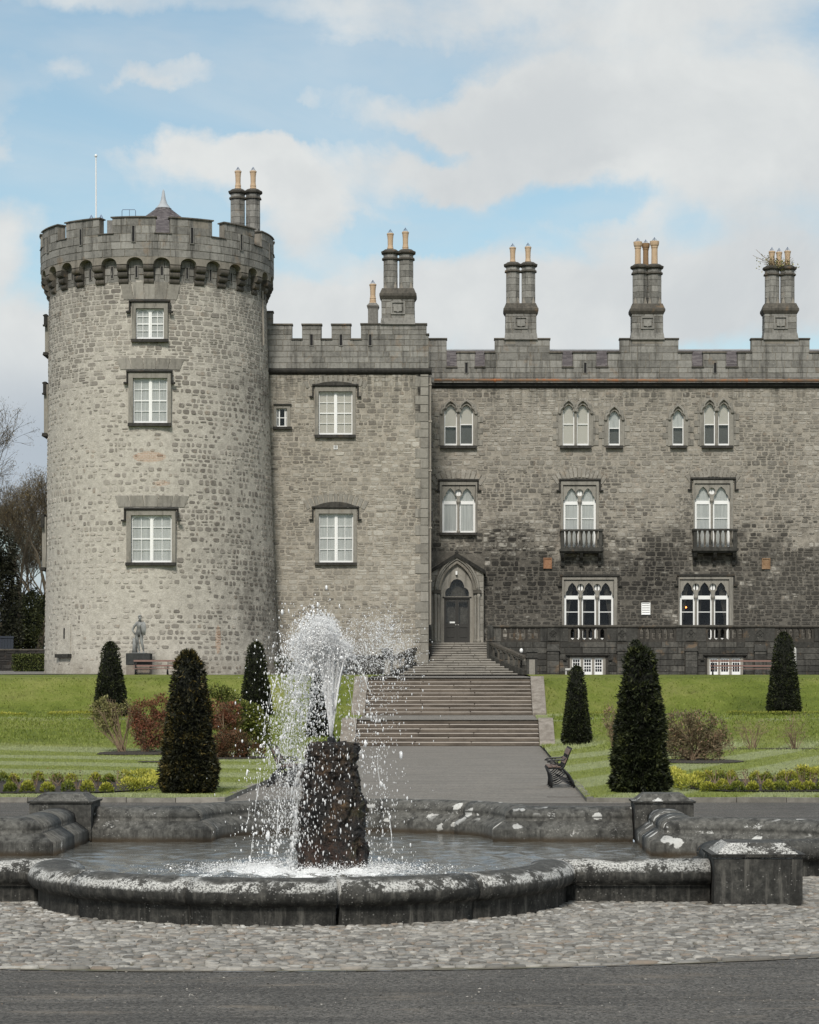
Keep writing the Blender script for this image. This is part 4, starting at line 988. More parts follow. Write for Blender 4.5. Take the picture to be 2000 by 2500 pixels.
def body(par, x0, x1, y0, y1, z0, z1, m):
    """the rest of the building behind its face: side and back walls and a flat roof"""
    b = MB(); b.add([(x0, y0, z0), (x1, y0, z0), (x1, y1, z0), (x0, y1, z0), (x0, y0, z1), (x1, y0, z1), (x1, y1, z1), (x0, y1, z1)], [(4, 5, 6, 7), (1, 2, 6, 5), (2, 3, 7, 6), (3, 0, 4, 7)])
    return b.build('side_wall', m, par)

# ------------------------------------------------------------------ middle range
DB = 134.0
rng_ = thing('castle_range', 'narrow stone castle range between the round tower and the entrance porch', 'castle wing', (PX(850, DB), DB, 2.7))
def bx(x): return PX(x, DB)
def bz(y): return PZ(y, DB)
XB0, XB1, ZSC = bx(600), bx(1046.5), bz(908)
W1 = (bx(778), bx(860.7), bz(1061), bz(955.6)); F1 = (bx(769), bx(868.5), bz(1063), bz(943))
W2 = (bx(778.6), bx(862.6), bz(1373), bz(1254)); F2 = (bx(769.5), bx(871.5), bz(1375), bz(1241))
W0 = (bx(675), bx(701), bz(1042), bz(997)); F0 = (bx(669), bx(709), bz(1043), bz(990))
hb = [W0, W1, W2]
bmap = lambda u, v, d: (u, DB - d, v)
bw = grid_wall([XB0, XB1], [2.4, ZSC + .2], hb, bmap).build('wall', M['range_mortar'], rng_)
clr = [F0, (F1[0], F1[1], bz(1068), bz(930)), (F2[0], F2[1], bz(1379.5), bz(1224))]
vz, vr = bz(1250), 1.0                                   # relieving arch over the lower window
clr.append((bx(745), bx(896), bz(1243), bz(1213)))
qx = bx(1030)
qz = [2.7]; 
while qz[-1] < ZSC - .2: qz.append(min(ZSC, qz[-1] + random.uniform(.38, .62)))
clr.append((qx + .02, XB1 + .1, 2.4, ZSC))
r_tone = lambda u, v: max(0, min(1, random.betavariate(2, 1.9) + .3 * mnoise.noise((u * .3, v * .3, 40)) + (.12 if u > bx(900) else 0)))
emit(bw, rubble(bx(640), XB1, 2.6, ZSC, (.155, .30), (.22, .66), .028, bmap, clr, .022, .10, r_tone, .45, .4, .07), 'stone', M['range_stone'])
for j in range(len(qz) - 1):
    wq = .48 if j % 2 else .78
    V, fs = block_piece(XB1 - wq + .02, XB1, qz[j] + .007, qz[j + 1] - .007, bmap, .045, .012); MB().add(V, fs, random.random()).build('quoin', M['trim'], bw)
    if j % 2: 
        V, fs = stone_piece(qx - .12, XB1 - wq, qz[j] + .02, qz[j + 1] - .02, bmap, .04); MB().add(V, fs, random.random()).build('stone', M['range_stone'], bw)
fb = flat(DB)
sash_window(rng_, fb, W1, F1, (bx(762.5), bx(875.5), bz(941), bz(967)), (bx(768.5), bx(868.5), bz(1069), bz(1061.5)), 'square', 'cream', .22)
sash_window(rng_, fb, W2, F2, (bx(762), bx(876.5), bz(1239), bz(1267)), (bx(768.5), bx(871), bz(1380), bz(1373.5)), 'square', 'blind', .32)
def voussoirs(par, D, xm, zc, r0, r1, a, n, m='trim'):
    for k in range(n):
        t0, t1 = math.pi / 2 + a - 2 * a * k / n, math.pi / 2 + a - 2 * a * (k + 1) / n - .0; g = .006
        P = lambda r, t, d: (xm + r * math.cos(t), D - d, zc + r * math.sin(t))
        V = [P(r0, t0 - g, -.02), P(r0, t1 + g, -.02), P(r1, t1 + g, -.02), P(r1, t0 - g, -.02), P(r0 + .012, t0 - 2 * g, .04), P(r0 + .012, t1 + 2 * g, .04), P(r1 - .012, t1 + 2 * g, .04), P(r1 - .012, t0 - 2 * g, .04)]
        MB().add(V, [(7, 6, 5, 4), (4, 5, 1, 0), (5, 6, 2, 1), (6, 7, 3, 2), (7, 4, 0, 3)], random.uniform(.45, .7)).build('voussoir', M[m], par)
voussoirs(bw, DB, bx(820), bz(1224) - 3.5, 3.42, 3.95, .50, 13)
voussoirs(bw, DB, bx(820), bz(931) - 4.2, 4.13, 4.55, .42, 13)
# small barred stair window
b = MB(fb); b.plate([rect(*F0), rect(*W0)], -.06, .3, .4); w0 = b.build('window', M['trim'], rng_)
x0, x1, z0, z1 = W0; s = MB(fb); ww = x1 - x0
hl = [rect(x0 + .04 + ww * p, x0 + ww * q - .0, a_, c_) for p, q in ((0, .2), (.25, .75), (.8, .93)) for a_, c_ in ((z0 + .07, (z0 + z1) / 2 - .02), ((z0 + z1) / 2 + .02, z1 - .04))]
s.plate([rect(*W0)] + hl, .1, .14); s.build('sash', M['white'], w0)
for h_ in hl: MB(fb).plate([h_], .118, .124).build('pane', M['glass'], w0)
dark_room(w0, fb, x0, x1, z0, z1)
MB(fb).box(bx(667), bx(713), -.16, .05, bz(1048.5), bz(1042)).build('sill', M['sill'], w0)
MB(fb).box(bx(668), bx(712), -.12, .05, bz(990), bz(986)).build('hood_mould', M['sill'], w0)
v = MB(fb).box(bx(815), bx(824.5), -.06, .02, bz(1097), bz(1087.5)).build('wall_vent', M['white'], rng_)
for k in range(3): MB(fb).box(bx(816.5), bx(823), -.066, -.05, bz(1094.8 - k * 2.6), bz(1093.4 - k * 2.6)).build('vent_slot', M['dark'], v)
# string course, parapet, chimneys
MB().prism_x([(DB - .02, ZSC - .16), (DB - .16, ZSC - .04), (DB - .2, ZSC + .06), (DB - .06, ZSC + .2), (DB + .1, ZSC + .2), (DB + .1, ZSC - .16)], bx(640), XB1 + .18, .3).build('string_course', M['sill'], rng_)
rects_b = [(bx(630), bx(666), bz(763)), (bx(666), bx(713), bz(794)), (bx(713), bx(737.7), bz(830)), (bx(737.7), bx(784.8), bz(794)), (bx(784.8), bx(809.8), bz(830)), (bx(809.8), bx(856.5), bz(794)), (bx(856.5), bx(881.5), bz(830)), (bx(881.5), bx(1041.5), bz(793)), (bx(1041.5), XB1, bz(818))]
parapet(rng_, DB - .06, ZSC + .18, rects_b, .5, .35, [(bx(x), bz(844), bz(817)) for x in (761, 832.9, 904.4)])
chimney(rng_, DB - .1, 931.6, 1011.8, 782, 721, 614, [(936, 970), (974.5, 1008.5)], [(952.5, 612, 565, 7.8, 'pot', False), (989.5, 610, 561, 7.8, 'pot', False)], (929, 1014, 792))
D = 137.0; ss = MB(); ss.box(PX(898.5, D), PX(922.5, D), D, D + .7, 18, PZ(752, D)); ss.frustum(PX(898, D), PX(923, D), D - .01, D + .71, PZ(752, D), PX(895.5, D), PX(925.5, D), D - .08, D + .78, PZ(746, D))
ss.frustum(PX(895.5, D), PX(925.5, D), D - .08, D + .78, PZ(746, D), PX(902, D), PX(919, D), D + .1, D + .5, PZ(738, D)); ss = ss.build('chimney', M['ashlar'], rng_)
pot(ss, PX(910, D), D + .32, PZ(740, D), PZ(691, D), 7.9 / F * D)
body(rng_, bx(640), XB1, DB + .05, DB + 13, 2.4, ZSC + .3, M['range_stone'])
dpp = MB(); X = XB1 + .10; dpp.tube([(X, DB + .12, ZSC - .3), (X, DB + .12, bz(1525))], .055, 8)
for y in (940, 1030, 1150, 1290, 1420): dpp.box(X - .09, X + .09, DB + .04, DB + .2, bz(y), bz(y) + .09)
dpp.build('drain_pipe', M['pipe'], rng_)
for y0, y1 in ((1078, 1091), (1247, 1270)): MB().box(XB1 + .02, XB1 + .24, DB + .2, DB + .5, bz(y1), bz(y0)).build('wall_lamp', M['lamp_black'], rng_)

# ------------------------------------------------------------------ long right-hand wing
DW = 139.0
wing = thing('castle_wing', 'long stone castle wing on the right with gothic windows and stepped parapet', 'castle wing', (PX(1500, DW), DW, 2.7))
def wx(x): return PX(x, DW)
def wz(y): return PZ(y, DW)
fw = flat(DW); wmap = lambda u, v, d: (u, DW - d, v)
XW0, XW1, ZG = wx(1046), wx(2110), wz(946)
holes_w, clr_w = [], []
def gothic_pair(lights, apex, bottom, spring, sill, blinds, hoods=True, trans=None):
    """cusped ogee lights with moulded hoods: lights [(x0, x1)] in pixels; blinds: per light (top material, split row, lower material|None)"""
    L = [(wx(a), wx(b)) for a, b in lights]; za, zb, zs = wz(apex), wz(bottom), wz(spring)
    fx0, fx1 = L[0][0] - .26, L[-1][1] + .26
    shp = [opening(a, b, zb, ogee_pts(a, b, zs, za)) for a, b in L]
    b = MB(fw); b.plate([rect(fx0, fx1, zb - .03, zs + .0) [0:2] + [(fx1, zs)] + [(fx1 - .1, za + .02), (fx0 + .1, za + .02), (fx0, zs)]] + shp, -.055, .3, .45)
    win = b.build('window', M['trim'], wing)
    holes_w.append((fx0 + .12, fx1 - .12, zb, za - .05)); clr_w.append((fx0, fx1, wz(sill[3]), za + .2))
    for k, (a, c) in enumerate(L):
        top, sp_, low = blinds[k]; s = MB(fw); inn = rect(a + .055, c - .055, zb + .13, za + .3)
        h1 = rect(a + .055, c - .055, zb + .13, wz(sp_) - .025); h2 = rect(a + .055, c - .055, wz(sp_) + .025, za + .2)
        s.plate([rect(a - .06, c + .06, zb, za + .25), h1, h2], .13, .17); s.build('sash', M['white'], win)
        for h_ in (h1, rect(a + .055, c - .055, wz(sp_) + .025, za + .15)): MB(fw).plate([h_], .145, .152).build('pane', M['glass'], win)
        zsp = wz(sp_); MB(fw).box(a - .1, c + .1, .185, .20, zsp, za + .2).build('blind', M[top], win)
        MB(fw).box(a - .1, c + .1, .205 if low != 'grey_backing' else .3, .22 if low != 'grey_backing' else .32, zb, zsp).build('blind', M[low], win)  # the grey sheet is no blind: mirrored sky put into its colour
        # hood: follows the ogee outside the opening
        if hoods:
            e = .17; top_ = ogee_pts(a - e, c + e, zs - .02, za + .24); hb_ = MB(fw)
            for sgn in (1, -1):
                half = top_[:len(top_) // 2 + 1] if sgn == 1 else top_[len(top_) // 2:][::-1]
                hb_.tube([(x, -.10, z) for x, z in half], .085, 6); hb_.tube([(x * .5 + (a + c) / 2 * .5 + (x - (a + c) / 2) * .36, -.05, z - .05) for x, z in half], .05, 5)
            for xx in ((a - e,) if k == 0 else ()) + ((c + e,) if k == len(L) - 1 else ()): hb_.lathe([(.02, -.12), (.09, -.07), (.10, 0), (.05, .06)], (xx, -.09, zs - .05), 8)
            if k == 0 and len(L) > 1: hb_.lathe([(.02, -.12), (.10, -.05), (.10, .05), (.04, .1)], ((L[0][1] + L[1][0]) / 2, -.1, zs + .06), 8)
            hb_.build('hood_mould', M['trim'], win)
    MB(fw).frustum(wx(sill[0]), wx(sill[1]), -.24, .1, wz(sill[3]), wx(sill[0]), wx(sill[1]), -.18, .1, wz(sill[2])).build('sill', M['sill'], win)
    # toothed dressed stones either side
    zz = zb; j = 0
    while zz < zs - .1:
        h_ = random.uniform(.32, .42)
        for sgn, xx in ((-1, fx0), (1, fx1)):
            w_ = .32 if (j + (sgn > 0)) % 2 else .12
            V, fs = block_piece(min(xx, xx + sgn * w_), max(xx, xx + sgn * w_), zz + .006, min(zz + h_, zs) - .006, wmap, .05, .01); MB().add(V, fs, random.random()).build('jamb_block', M['trim'], win)
        clr_w.append((fx0 - .3, fx0, zz, zz + h_) if j % 2 == 0 else (fx1, fx1 + .3, zz, zz + h_)); zz += h_; j += 1
gothic_pair([(1085, 1116), (1123, 1155)], 988, 1088, 1006, (1074, 1164, 1088, 1095), [('cream', 1041, 'grey_backing'), ('cream', 1036, 'grey_backing')])
gothic_pair([(1374, 1402.6), (1408.4, 1437.7)], 987, 1088, 1005, (1367, 1444, 1088, 1095), [('cream', 1035, 'cream'), ('cream', 1035, 'cream')])
gothic_pair([(1486, 1514)], 1002, 1088, 1021, (1479, 1521, 1088, 1095), [('blind', 1045, 'grey_backing')])
gothic_pair([(1642, 1669.5)], 1000, 1088, 1020, (1636, 1677, 1088, 1094.5), [('blind', 1043, 'grey_backing')])
gothic_pair([(1719.4, 1746.4), (1753.6, 1781)], 984, 1088, 1003, (1713, 1790, 1088, 1094.5), [('cream', 1036, 'grey_backing'), ('cream', 1036, 'grey_backing')])
def tracery(lights, apex, spring, bottom, frame, hd, bars, dark=False, sill=None, transom=(1223, 1232)):
    """square-headed traceried window: ogee lights with roundels between, colonnettes, sash bars behind"""
    L = [(wx(a), wx(b)) for a, b in lights]; za, zs, zb = wz(apex), wz(spring), wz(bottom); fx0, fx1, fz1 = wx(frame[0]), wx(frame[1]), wz(frame[2])
    holes = []; mid = []
    b = MB(fw)
    b.plate([rect(fx0, fx1, zb, fz1), rect(L[0][0] - .10, L[-1][1] + .10, zb, za + .16)], -.09, .2, .5)      # moulded outer order
    head = [rect(L[0][0] - .1, L[-1][1] + .1, zs - .02, za + .16)]
    loop = [(L[0][0] - .1, zs - .04)]
    for i, (a, c) in enumerate(L):
        loop += [(a, zs - .04)] + [(x, z) for x, z in ogee_pts(a, c, zs, za - .02)[::-1]] + [(c, zs - .04)]
    loop += [(L[-1][1] + .1, zs - .04), (L[-1][1] + .1, za + .16), (L[0][0] - .1, za + .16)]
    rnd = []
    for (a, c), (a2, c2) in zip(L, L[1:]):
        xm = (c + a2) / 2; mid.append(xm); r_ = .2; zc = za - .02 - .26
        rnd.append([(xm + r_ * math.cos(math.pi * k / 8), zc + r_ * math.sin(math.pi * k / 8)) for k in range(16)])
    b.plate([loop] + rnd, .0, .14, .6); win = b.build('window', M['trim'], wing)
    holes_w.append((L[0][0] - .08, L[-1][1] + .08, zb, za + .12)); clr_w.append((fx0, fx1, zb, fz1 + .1))
    for xm in mid:
        c_ = MB(fw); c_.lathe([(.07, zb), (.10, zb), (.10, zb + .1), (.065, zb + .16), (.065, zs - .30), (.075, zs - .28), (.13, zs - .17), (.13, zs - .1), (.10, zs - .04)], (xm, .07, 0), 10)
        c_.build('colonnette', M['trim'], win)
    s = MB(fw); pan = []
    for a, c in L:
        a0, c0 = a - .015, c + .015; t0, t1 = wz(transom[1]), wz(transom[0]); zz = [zb + .10] + [wz(y) for y in sorted(bars, reverse=True)]
        holes_ = []; lo = zb + .1
        for y in sorted(bars, reverse=True): holes_.append(rect(a0 + .06, c0 - .06, lo, wz(y) - .022)); lo = wz(y) + .022
        holes_.append(rect(a0 + .06, c0 - .06, lo, t0)); holes_.append(rect(a0 + .06, c0 - .06, t1, za + .1))
        s.plate([rect(a0 - .06, c0 + .06, zb, za + .14)] + holes_, .16, .20); pan += holes_
    s.build('sash', M['white'], win)
    for h_ in pan: MB(fw).plate([h_], .175, .182).build('pane', M['glass'], win)
    if dark:
        dark_room(win, fw, L[0][0] - .05, L[-1][1] + .05, zb, za + .12, .3, 2.2)
        for sg, xx, k in ((1, L[0][0], .5), (-1, L[-1][1], .55), (1, L[1][0], .35)):
            cu = MB(fw); n = 7
            for i in range(n):
                p0, p1 = xx + sg * k * i / n, xx + sg * k * (i + 1) / n; q0, q1 = xx + sg * .16 * i / n, xx + sg * .16 * (i + 1) / n; dd = .42 + .05 * (i % 2); d2 = .42 + .05 * ((i + 1) % 2)
                cu.add([(q0, dd, zb), (q1, d2, zb), (q1, d2, zb + (za - zb) * .35), (q0, dd, zb + (za - zb) * .35), (p0, dd, za), (p1, d2, za)], [(0, 1, 2, 3), (3, 2, 5, 4)])
            cu.build('curtain', M['curtain'], win)
    else: MB(fw).box(L[0][0] - .1, L[-1][1] + .1, .215, .23, zb, za + .14).build('blind', M['blind'], win)
    hood(win, fw, wx(hd[0]), wx(hd[1]), wz(hd[2]), wz(hd[3]), .09)
    if sill: MB(fw).frustum(wx(sill[0]), wx(sill[1]), -.25, .1, wz(sill[3]), wx(sill[0]), wx(sill[1]), -.18, .1, wz(sill[2])).build('sill', M['sill'], win)
    return win
tracery([(1083, 1116), (1123, 1157.5)], 1191, 1219, 1300, (1074, 1165.6, 1175), (1070, 1169, 1173, 1196), [], False, (1074, 1164, 1301, 1307), (1223, 1231))
def balcony(win, x0, x1, ytop, ybot, ybr):
    X0, X1, zt, zf, zbk = wx(x0), wx(x1), wz(ytop), wz(ybot), wz(ybr); d = .75
    sl = MB(fw); sl.box(X0 - .06, X1 + .06, -d - .06, .0, zf - .13, zf, .3); sl.frustum(X0 + .04, X1 - .04, -d + .06, 0, zf - .24, X0 - .04, X1 + .04, -d - .03, 0, zf - .13, .2); bal = sl.build('balcony', M['dark_ashlar'], wing)
    r_ = MB(fw); r_.box(X0 - .06, X1 + .06, -d - .07, -d + .13, zt - .11, zt, .3)
    for xx in (X0, X1 - .12): r_.box(xx - .04, xx + .16, -d + .13, 0, zt - .11, zt, .3)
    r_.build('rail', M['dark_ashlar'], bal)
    for xx in (X0, X1 - .20): MB(fw).box(xx, xx + .20, -d, -d + .18, zf, zt - .1, random.random()).build('post', M['dark_ashlar'], bal)
    MB(fw).box(X0 + .2, X1 - .2, -d, -d + .16, zf, zf + .09, .4).build('plinth', M['dark_ashlar'], bal)
    n = 7
    for k in range(n):
        xc = X0 + .20 + (X1 - X0 - .4) * (k + .5) / n
        bb = MB(fw); h = zt - .1 - zf - .09
        bb.lathe([(.085, 0), (.085, .05 * h), (.05, .09 * h), (.075, .25 * h), (.055, .5 * h), (.045, .7 * h), (.05, .78 * h), (.085, .93 * h), (.10, h)], (xc, -d + .08, zf + .09), 8, random.random()); bb.build('baluster', M['coping'], bal)
    for yy in (0.12, .42):
        for xx in (X0 + .05, X1 - .05): MB(fw).lathe([(.06, 0), (.04, .1), (.06, .5), (.06, zt - .1 - zf)], (xx, -yy, zf), 8).build('baluster', M['coping'], bal)
    for k in range(3):
        xc = X0 + .12 + (X1 - X0 - .24) * k / 2
        MB(fw).prism_x([(0, zbk), (-.14, zbk + .02), (-.2, zbk + .14), (-.16, zbk + .3), (-.32, zbk + .42), (-.5, zf - .5), (-.66, zf - .3), (-.68, zf - .24), (0, zf - .24)], xc - .09, xc + .09, .3).build('bracket', M['dark_ashlar'], bal)
tracery([(1379, 1412), (1419.5, 1452)], 1191, 1219, 1344, (1370, 1462, 1175), (1365, 1467, 1172, 1196), [1266], False, None, (1224, 1232))
balcony(None, 1368.5, 1469, 1294.5, 1342, 1383)
tracery([(1700, 1734), (1743, 1779)], 1187, 1216, 1344, (1693, 1790, 1172), (1685.5, 1797, 1169, 1194), [1265], False, None, (1222, 1230.5))
balcony(None, 1691, 1796, 1293, 1341, 1381)
tracery([(1381, 1413.6), (1422, 1454), (1463, 1495)], 1422, 1452, 1562, (1373, 1507, 1408), (1368, 1513, 1406, 1428), [1494], True, None, (1454, 1463))
tracery([(1663.5, 1695), (1704, 1737), (1745, 1776.5)], 1421, 1452, 1562, (1657, 1790, 1407), (1653, 1794, 1405, 1427), [1494], True, None, (1454, 1463))
# tiny fitting glowing behind the right-hand window
MB(fw).lathe([(.03, 0), (.05, .05), (.03, .1)], (wx(1680), 1.2, wz(1483)), 8).build('lit_lamp', mat('lamp_glow', lambda g: {'Base Color': (.9, .3, .1), 'Emission Color': (1, .22, .05), 'Emission Strength': 3.0}), wing)
DOORX0, DOORX1 = wx(1050), wx(1182)
clr_w.append((DOORX0, DOORX1, 2, wz(1352)))
ww_ = grid_wall([XW0, XW1], [2.4, ZG + .2], holes_w, wmap).build('wall', M['wing_mortar'], wing)
w_tone = lambda u, v: max(0, min(1, (lambda q: .5 + .06 * q + (random.betavariate(2, 2.1) - .5) * (1 - .38 * q))(max(0, min(1, (v - 9) / 6))) + .35 * mnoise.noise((u * .25, v * .25, 60)) + .2 * mnoise.noise((u * .9, v * .9, 66))))
emit(ww_, rubble(XW0, XW1, 2.8, ZG, (.16, .30), (.22, .66), .030, wmap, clr_w, .026, .10, w_tone, .45, .4, .08), 'stone', M['wing_stone'])
for xm, y, n in ((1119, 1172, 11), (1415, 1169, 13), (1741, 1167, 13)): voussoirs(ww_, DW - .01, wx(xm), wz(y) - 2.2, 2.28, 2.85, .62, n, 'wing_stone')
# gutter and dark cornice
MB().prism_x([(DW - .02, ZG - .05), (DW - .20, ZG + .08), (DW - .24, ZG + .26), (DW + .1, ZG + .26), (DW + .1, ZG - .05)], XW0 + .2, XW1, .2).build('cornice', M['sill'], wing)
gx = XW0 + .35; gp = MB()
gt = MB().tube([(gx, DW - .36, wz(930)), (XW1, DW - .36, wz(931))], .085, 8).build('gutter', M['rust'], wing, True)
k = gx + 1.1
while k < XW1: MB().tube([(k - .05, DW - .36, wz(930.5)), (k + .05, DW - .36, wz(930.5))], .108, 8).build('gutter_joint', M['rust'], gt); k += 2.45
y0 = 898; PT = 862; TP = 829
rw = [(1046, 1090.5, TP), (1090.5, 1115, y0), (1115, 1160, PT), (1160, 1184, y0), (1184, 1208, PT), (1208, 1342.5, TP), (1342.5, 1373, PT), (1373, 1399, y0), (1399, 1456, PT), (1456, 1484, y0), (1484, 1513.5, PT), (1513.5, 1656.5, TP), (1656.5, 1690, PT), (1690, 1717, y0), (1717, 1773, PT), (1773, 1801.5, y0),
      (1801.5, 1834.5, PT), (1834.5, 1976.5, TP), (1976.5, 2010, PT), (2010, 2036, y0), (2036, 2110, PT)]
parapet(wing, DW - .05, ZG + .24, [(wx(a), wx(b), wz(c)) for a, b, c in rw], .55, .36, [(wx(x), wz(911), wz(886)) for x in (1139, 1429, 1746)])
chimney(wing, DW - .1, 1234.5, 1310, 819, 757, 645, [(1236.5, 1269), (1274.5, 1307.5)], [(1252.5, 644, 599, 7.4, 'pot', False), (1290, 644, 598, 7.4, 'pot', False)], (1231.5, 1313, 829))
chimney(wing, DW - .1, 1543, 1619.5, 818, 758, 650, [(1547, 1581.5), (1582.5, 1616.5)], [(1559.4, 650, 586, 8.3, 'pot', True), (1579.5, 650, 588, 7.8, 'pot_sooty', True), (1600, 649, 585, 8.8, 'pot', True)], (1540, 1623, 829))
chimney(wing, DW - .1, 1867, 1946, 818, 757, 653, [(1871.5, 1905.5), (1909.5, 1942.5)], [(1888, 650, 609, 7.4, 'pot', False), (1905.5, 650, 611, 7.2, 'pot', False), (1926.5, 648, 608, 7.6, 'pot', False)], (1864, 1950, 829))
# slate roof behind the battlements
sl = MB(); ya, yb_, za_, zb_ = DW + .65, DW + 4.8, wz(915), PZ(855.5, DW + 4.8); n = 26
for j in range(n):
    a0, a1 = j / n, (j + 1) / n; xs_ = XW0 + (.25 if j % 2 else 0)
    while xs_ < XW1:
        x1_ = min(XW1, xs_ + .5); f = lambda t: (ya + (yb_ - ya) * t, za_ + (zb_ - za_) * t); (p, q), (r_, s_) = f(a0), f(a1)
        sl.add([(xs_ + .004, p, q + .03), (x1_ - .004, p, q + .03), (x1_ - .004, r_, s_ + .005), (xs_ + .004, r_, s_ + .005), (xs_ + .004, p, q), (x1_ - .004, p, q)], [(0, 1, 2, 3), (1, 0, 4, 5)], random.random()); xs_ += .5
so = sl.build('roof_slates', M['slate'], wing); so['kind'] = 'stuff'
MB().add([(XW0, ya, za_ - .02), (XW1, ya, za_ - .02), (XW1, yb_, zb_ - .02), (XW0, yb_, zb_ - .02), (XW0, yb_ + 4.2, za_), (XW1, yb_ + 4.2, za_)], [(0, 1, 2, 3), (3, 2, 5, 4)]).build('roof_back', M['slate'], wing)
MB().tube([(XW0, yb_, zb_ + .02), (XW1, yb_, zb_ + .02)], .07, 6).build('ridge_roll', M['lead'], wing)
body(wing, XW0, XW1, DW + .05, DW + 9, 2.4, ZG + .3, M['wing_stone'])
for i, (x, y, mm) in enumerate(((1327, 1362, 'orange_rust'), (1860, 1363, 'tan_rust'))):
    b = MB(fw); b.box(wx(x), wx(x + 20.5), -.10, .02, wz(y + 26.5), wz(y), .5); pn = b.build('wall_hatch', M[mm], wing)
    MB(fw).plate([rect(wx(x) + .0, wx(x + 20.5), wz(y + 26.5), wz(y)), rect(wx(x) + .05, wx(x + 20.5) - .05, wz(y + 26.5) + .06, wz(y) - .06)], -.14, -.09).build('hatch_frame', M[mm], pn)
lv = MB(fw).plate([rect(wx(1566), wx(1588), wz(1501), wz(1471.5)), rect(wx(1568), wx(1586), wz(1499), wz(1473.5))], -.08, .02).build('louvre_vent', M['white'], wing)
MB(fw).box(wx(1568), wx(1586), -.03, .0, wz(1499), wz(1473.5)).build('louvre_back', M['dark'], lv)
for k in range(6): MB(fw).prism_x([(-.075, wz(1498.5 - k * 4.2)), (-.035, wz(1495.6 - k * 4.2)), (-.03, wz(1496 - k * 4.2)), (-.07, wz(1499 - k * 4.2))], wx(1568), wx(1586)).build('slat', M['white'], lv)
wp = thing('chimney_weeds', 'straggly green weeds growing out of the rightmost chimney cap', 'weeds', (PX(1908, DW), DW + .4, PZ(652, DW)))
K = 420; pc = np.array([PX(1908, DW), DW + .3, PZ(648, DW)]); P = pc + rng.normal(size=(K, 3)) * [.42, .22, .2] + [0, 0, .05]; P[:80] += [-.55, 0, .25]
leaves('leaf', P, rng.normal(size=(K, 3)) + [0, -.4, .6], .13, .07, rng.random(K), M['pale_leaf'], wp)
st = MB()
for k in range(26): a = rng.normal(size=3); st.tube([(pc[0] + a[0] * .15, pc[1] + a[1] * .1, pc[2] - .15), (pc[0] + a[0] * .35, pc[1] + a[1] * .2, pc[2] + .2), (pc[0] + a[0] * .75, pc[1] + a[1] * .3, pc[2] + .15 + abs(a[2]) * .35)], .012, 4)
st.build('stem', M['stem'], wp)

# ------------------------------------------------------------------ entrance porch with its doors
DP = 138.3
porch = thing('entrance_porch', 'gabled stone porch with pointed arch and glazed dark double doors', 'porch', (PX(1115, DP), DP, 4.7))
def qx_(x): return PX(x, DP)
def qz_(y): return PZ(y, DP)
fp_ = flat(DP); ZD = qz_(1569)
ax0, ax1, zsp, zap = qx_(1076), qx_(1156), qz_(1443), qz_(1375)
xm = qx_(1116)
outl = [(qx_(1050), ZD), (qx_(1181), ZD), (qx_(1181), qz_(1390)), (xm, qz_(1352)), (qx_(1050), qz_(1388))]
b = MB(fp_); b.plate([outl, opening(ax0, ax1, ZD + .0, arch_pts(ax0, ax1, zsp, zap - zsp, 10, True))[::1]], 0, .75, .5)
pw_ = b.build('porch_wall', M['ashlar_joint'], porch)
def inside_arch(x, z): return ax0 - .32 < x < ax1 + .32 and z < zsp + (zap - zsp + .4) * max(0, 1 - (abs(x - xm) / ((ax1 - ax0) / 2 + .34)) ** 2) ** .6
nz = 12; zt = qz_(1390); sp = []
for j in range(nz):
    z0, z1 = ZD + (zt - ZD) * j / nz, ZD + (zt - ZD) * (j + 1) / nz
    if z1 < zsp: iv = [(qx_(1050), ax0 - .34), (ax1 + .34, qx_(1181))]
    else:
        hw = next((h for h in np.linspace(0, 2, 80) if not inside_arch(xm + h, z0) and not inside_arch(xm + h, z1)), 0); iv = [(qx_(1050), xm - hw), (xm + hw, qx_(1181))]
    sp.append((z0, z1, iv))
for w, V, fs, t in ashlar(sp, lambda u, v, d: (u, DP - d, v), (.35, .6), .012, .02): MB().add(V, fs, t).build('block', M['trim'], pw_)
for e, rr, dd in ((.30, .075, -.07), (.20, .06, -.03), (.10, .055, .05), (.02, .05, .16)):
    a_ = arch_pts(ax0 - e, ax1 + e, zsp, zap - zsp + e * 1.25, 10, True)
    MB(fp_).tube([(x, dd, z) for x, z in a_], rr, 7).build('arch_moulding', M['trim'], porch, True)
for sg in (-1, 1):
    xx = (ax0 if sg < 0 else ax1)
    MB(fp_).box(min(xx - .02 * sg, xx + .46 * sg), max(xx - .02 * sg, xx + .46 * sg), -.2, .3, zsp - .14, zsp + .06, .3).build('capital', M['coping'], porch)
    for k, (o, yy) in enumerate(((.30, -.06), (.12, .02))):
        MB(fp_).lathe([(.13, 0), (.13, .12), (.10, .18), (.085, .22), (.085, zsp - ZD - .42), (.10, zsp - ZD - .38), (.12, zsp - ZD - .15)], (xx + sg * o, yy, ZD), 10, .6).build('column', M['trim'], porch, True)
cop = MB()
for sg, xe, ye in ((-1, 1047.5, 1393), (1, 1186, 1393)):
    pts = [(qx_(1115.5), qz_(1350)), (qx_(xe), qz_(ye))]
    (xa, za), (xb, zb2) = pts
    cop.add([(xa, DP - .18, za), (xb, DP - .18, zb2), (xb, DP - .18, zb2 - .22), (xa, DP - .18, za - .24), (xa, DP + .7, za + .03), (xb, DP + .7, zb2 + .03), (xb, DP + .7, zb2 - .22), (xa, DP + .7, za - .24)],
            [(0, 1, 2, 3), (0, 4, 5, 1), (1, 5, 6, 2), (3, 2, 6, 7), (4, 7, 6, 5)], .2)
cop.build('gable_coping', M['sill'], porch)
MB().lathe([(.04, 0), (.12, .06), (.06, .16), (.02, .22)], (qx_(1115.5), DP + .05, qz_(1352)), 8).build('finial', M['sill'], porch)
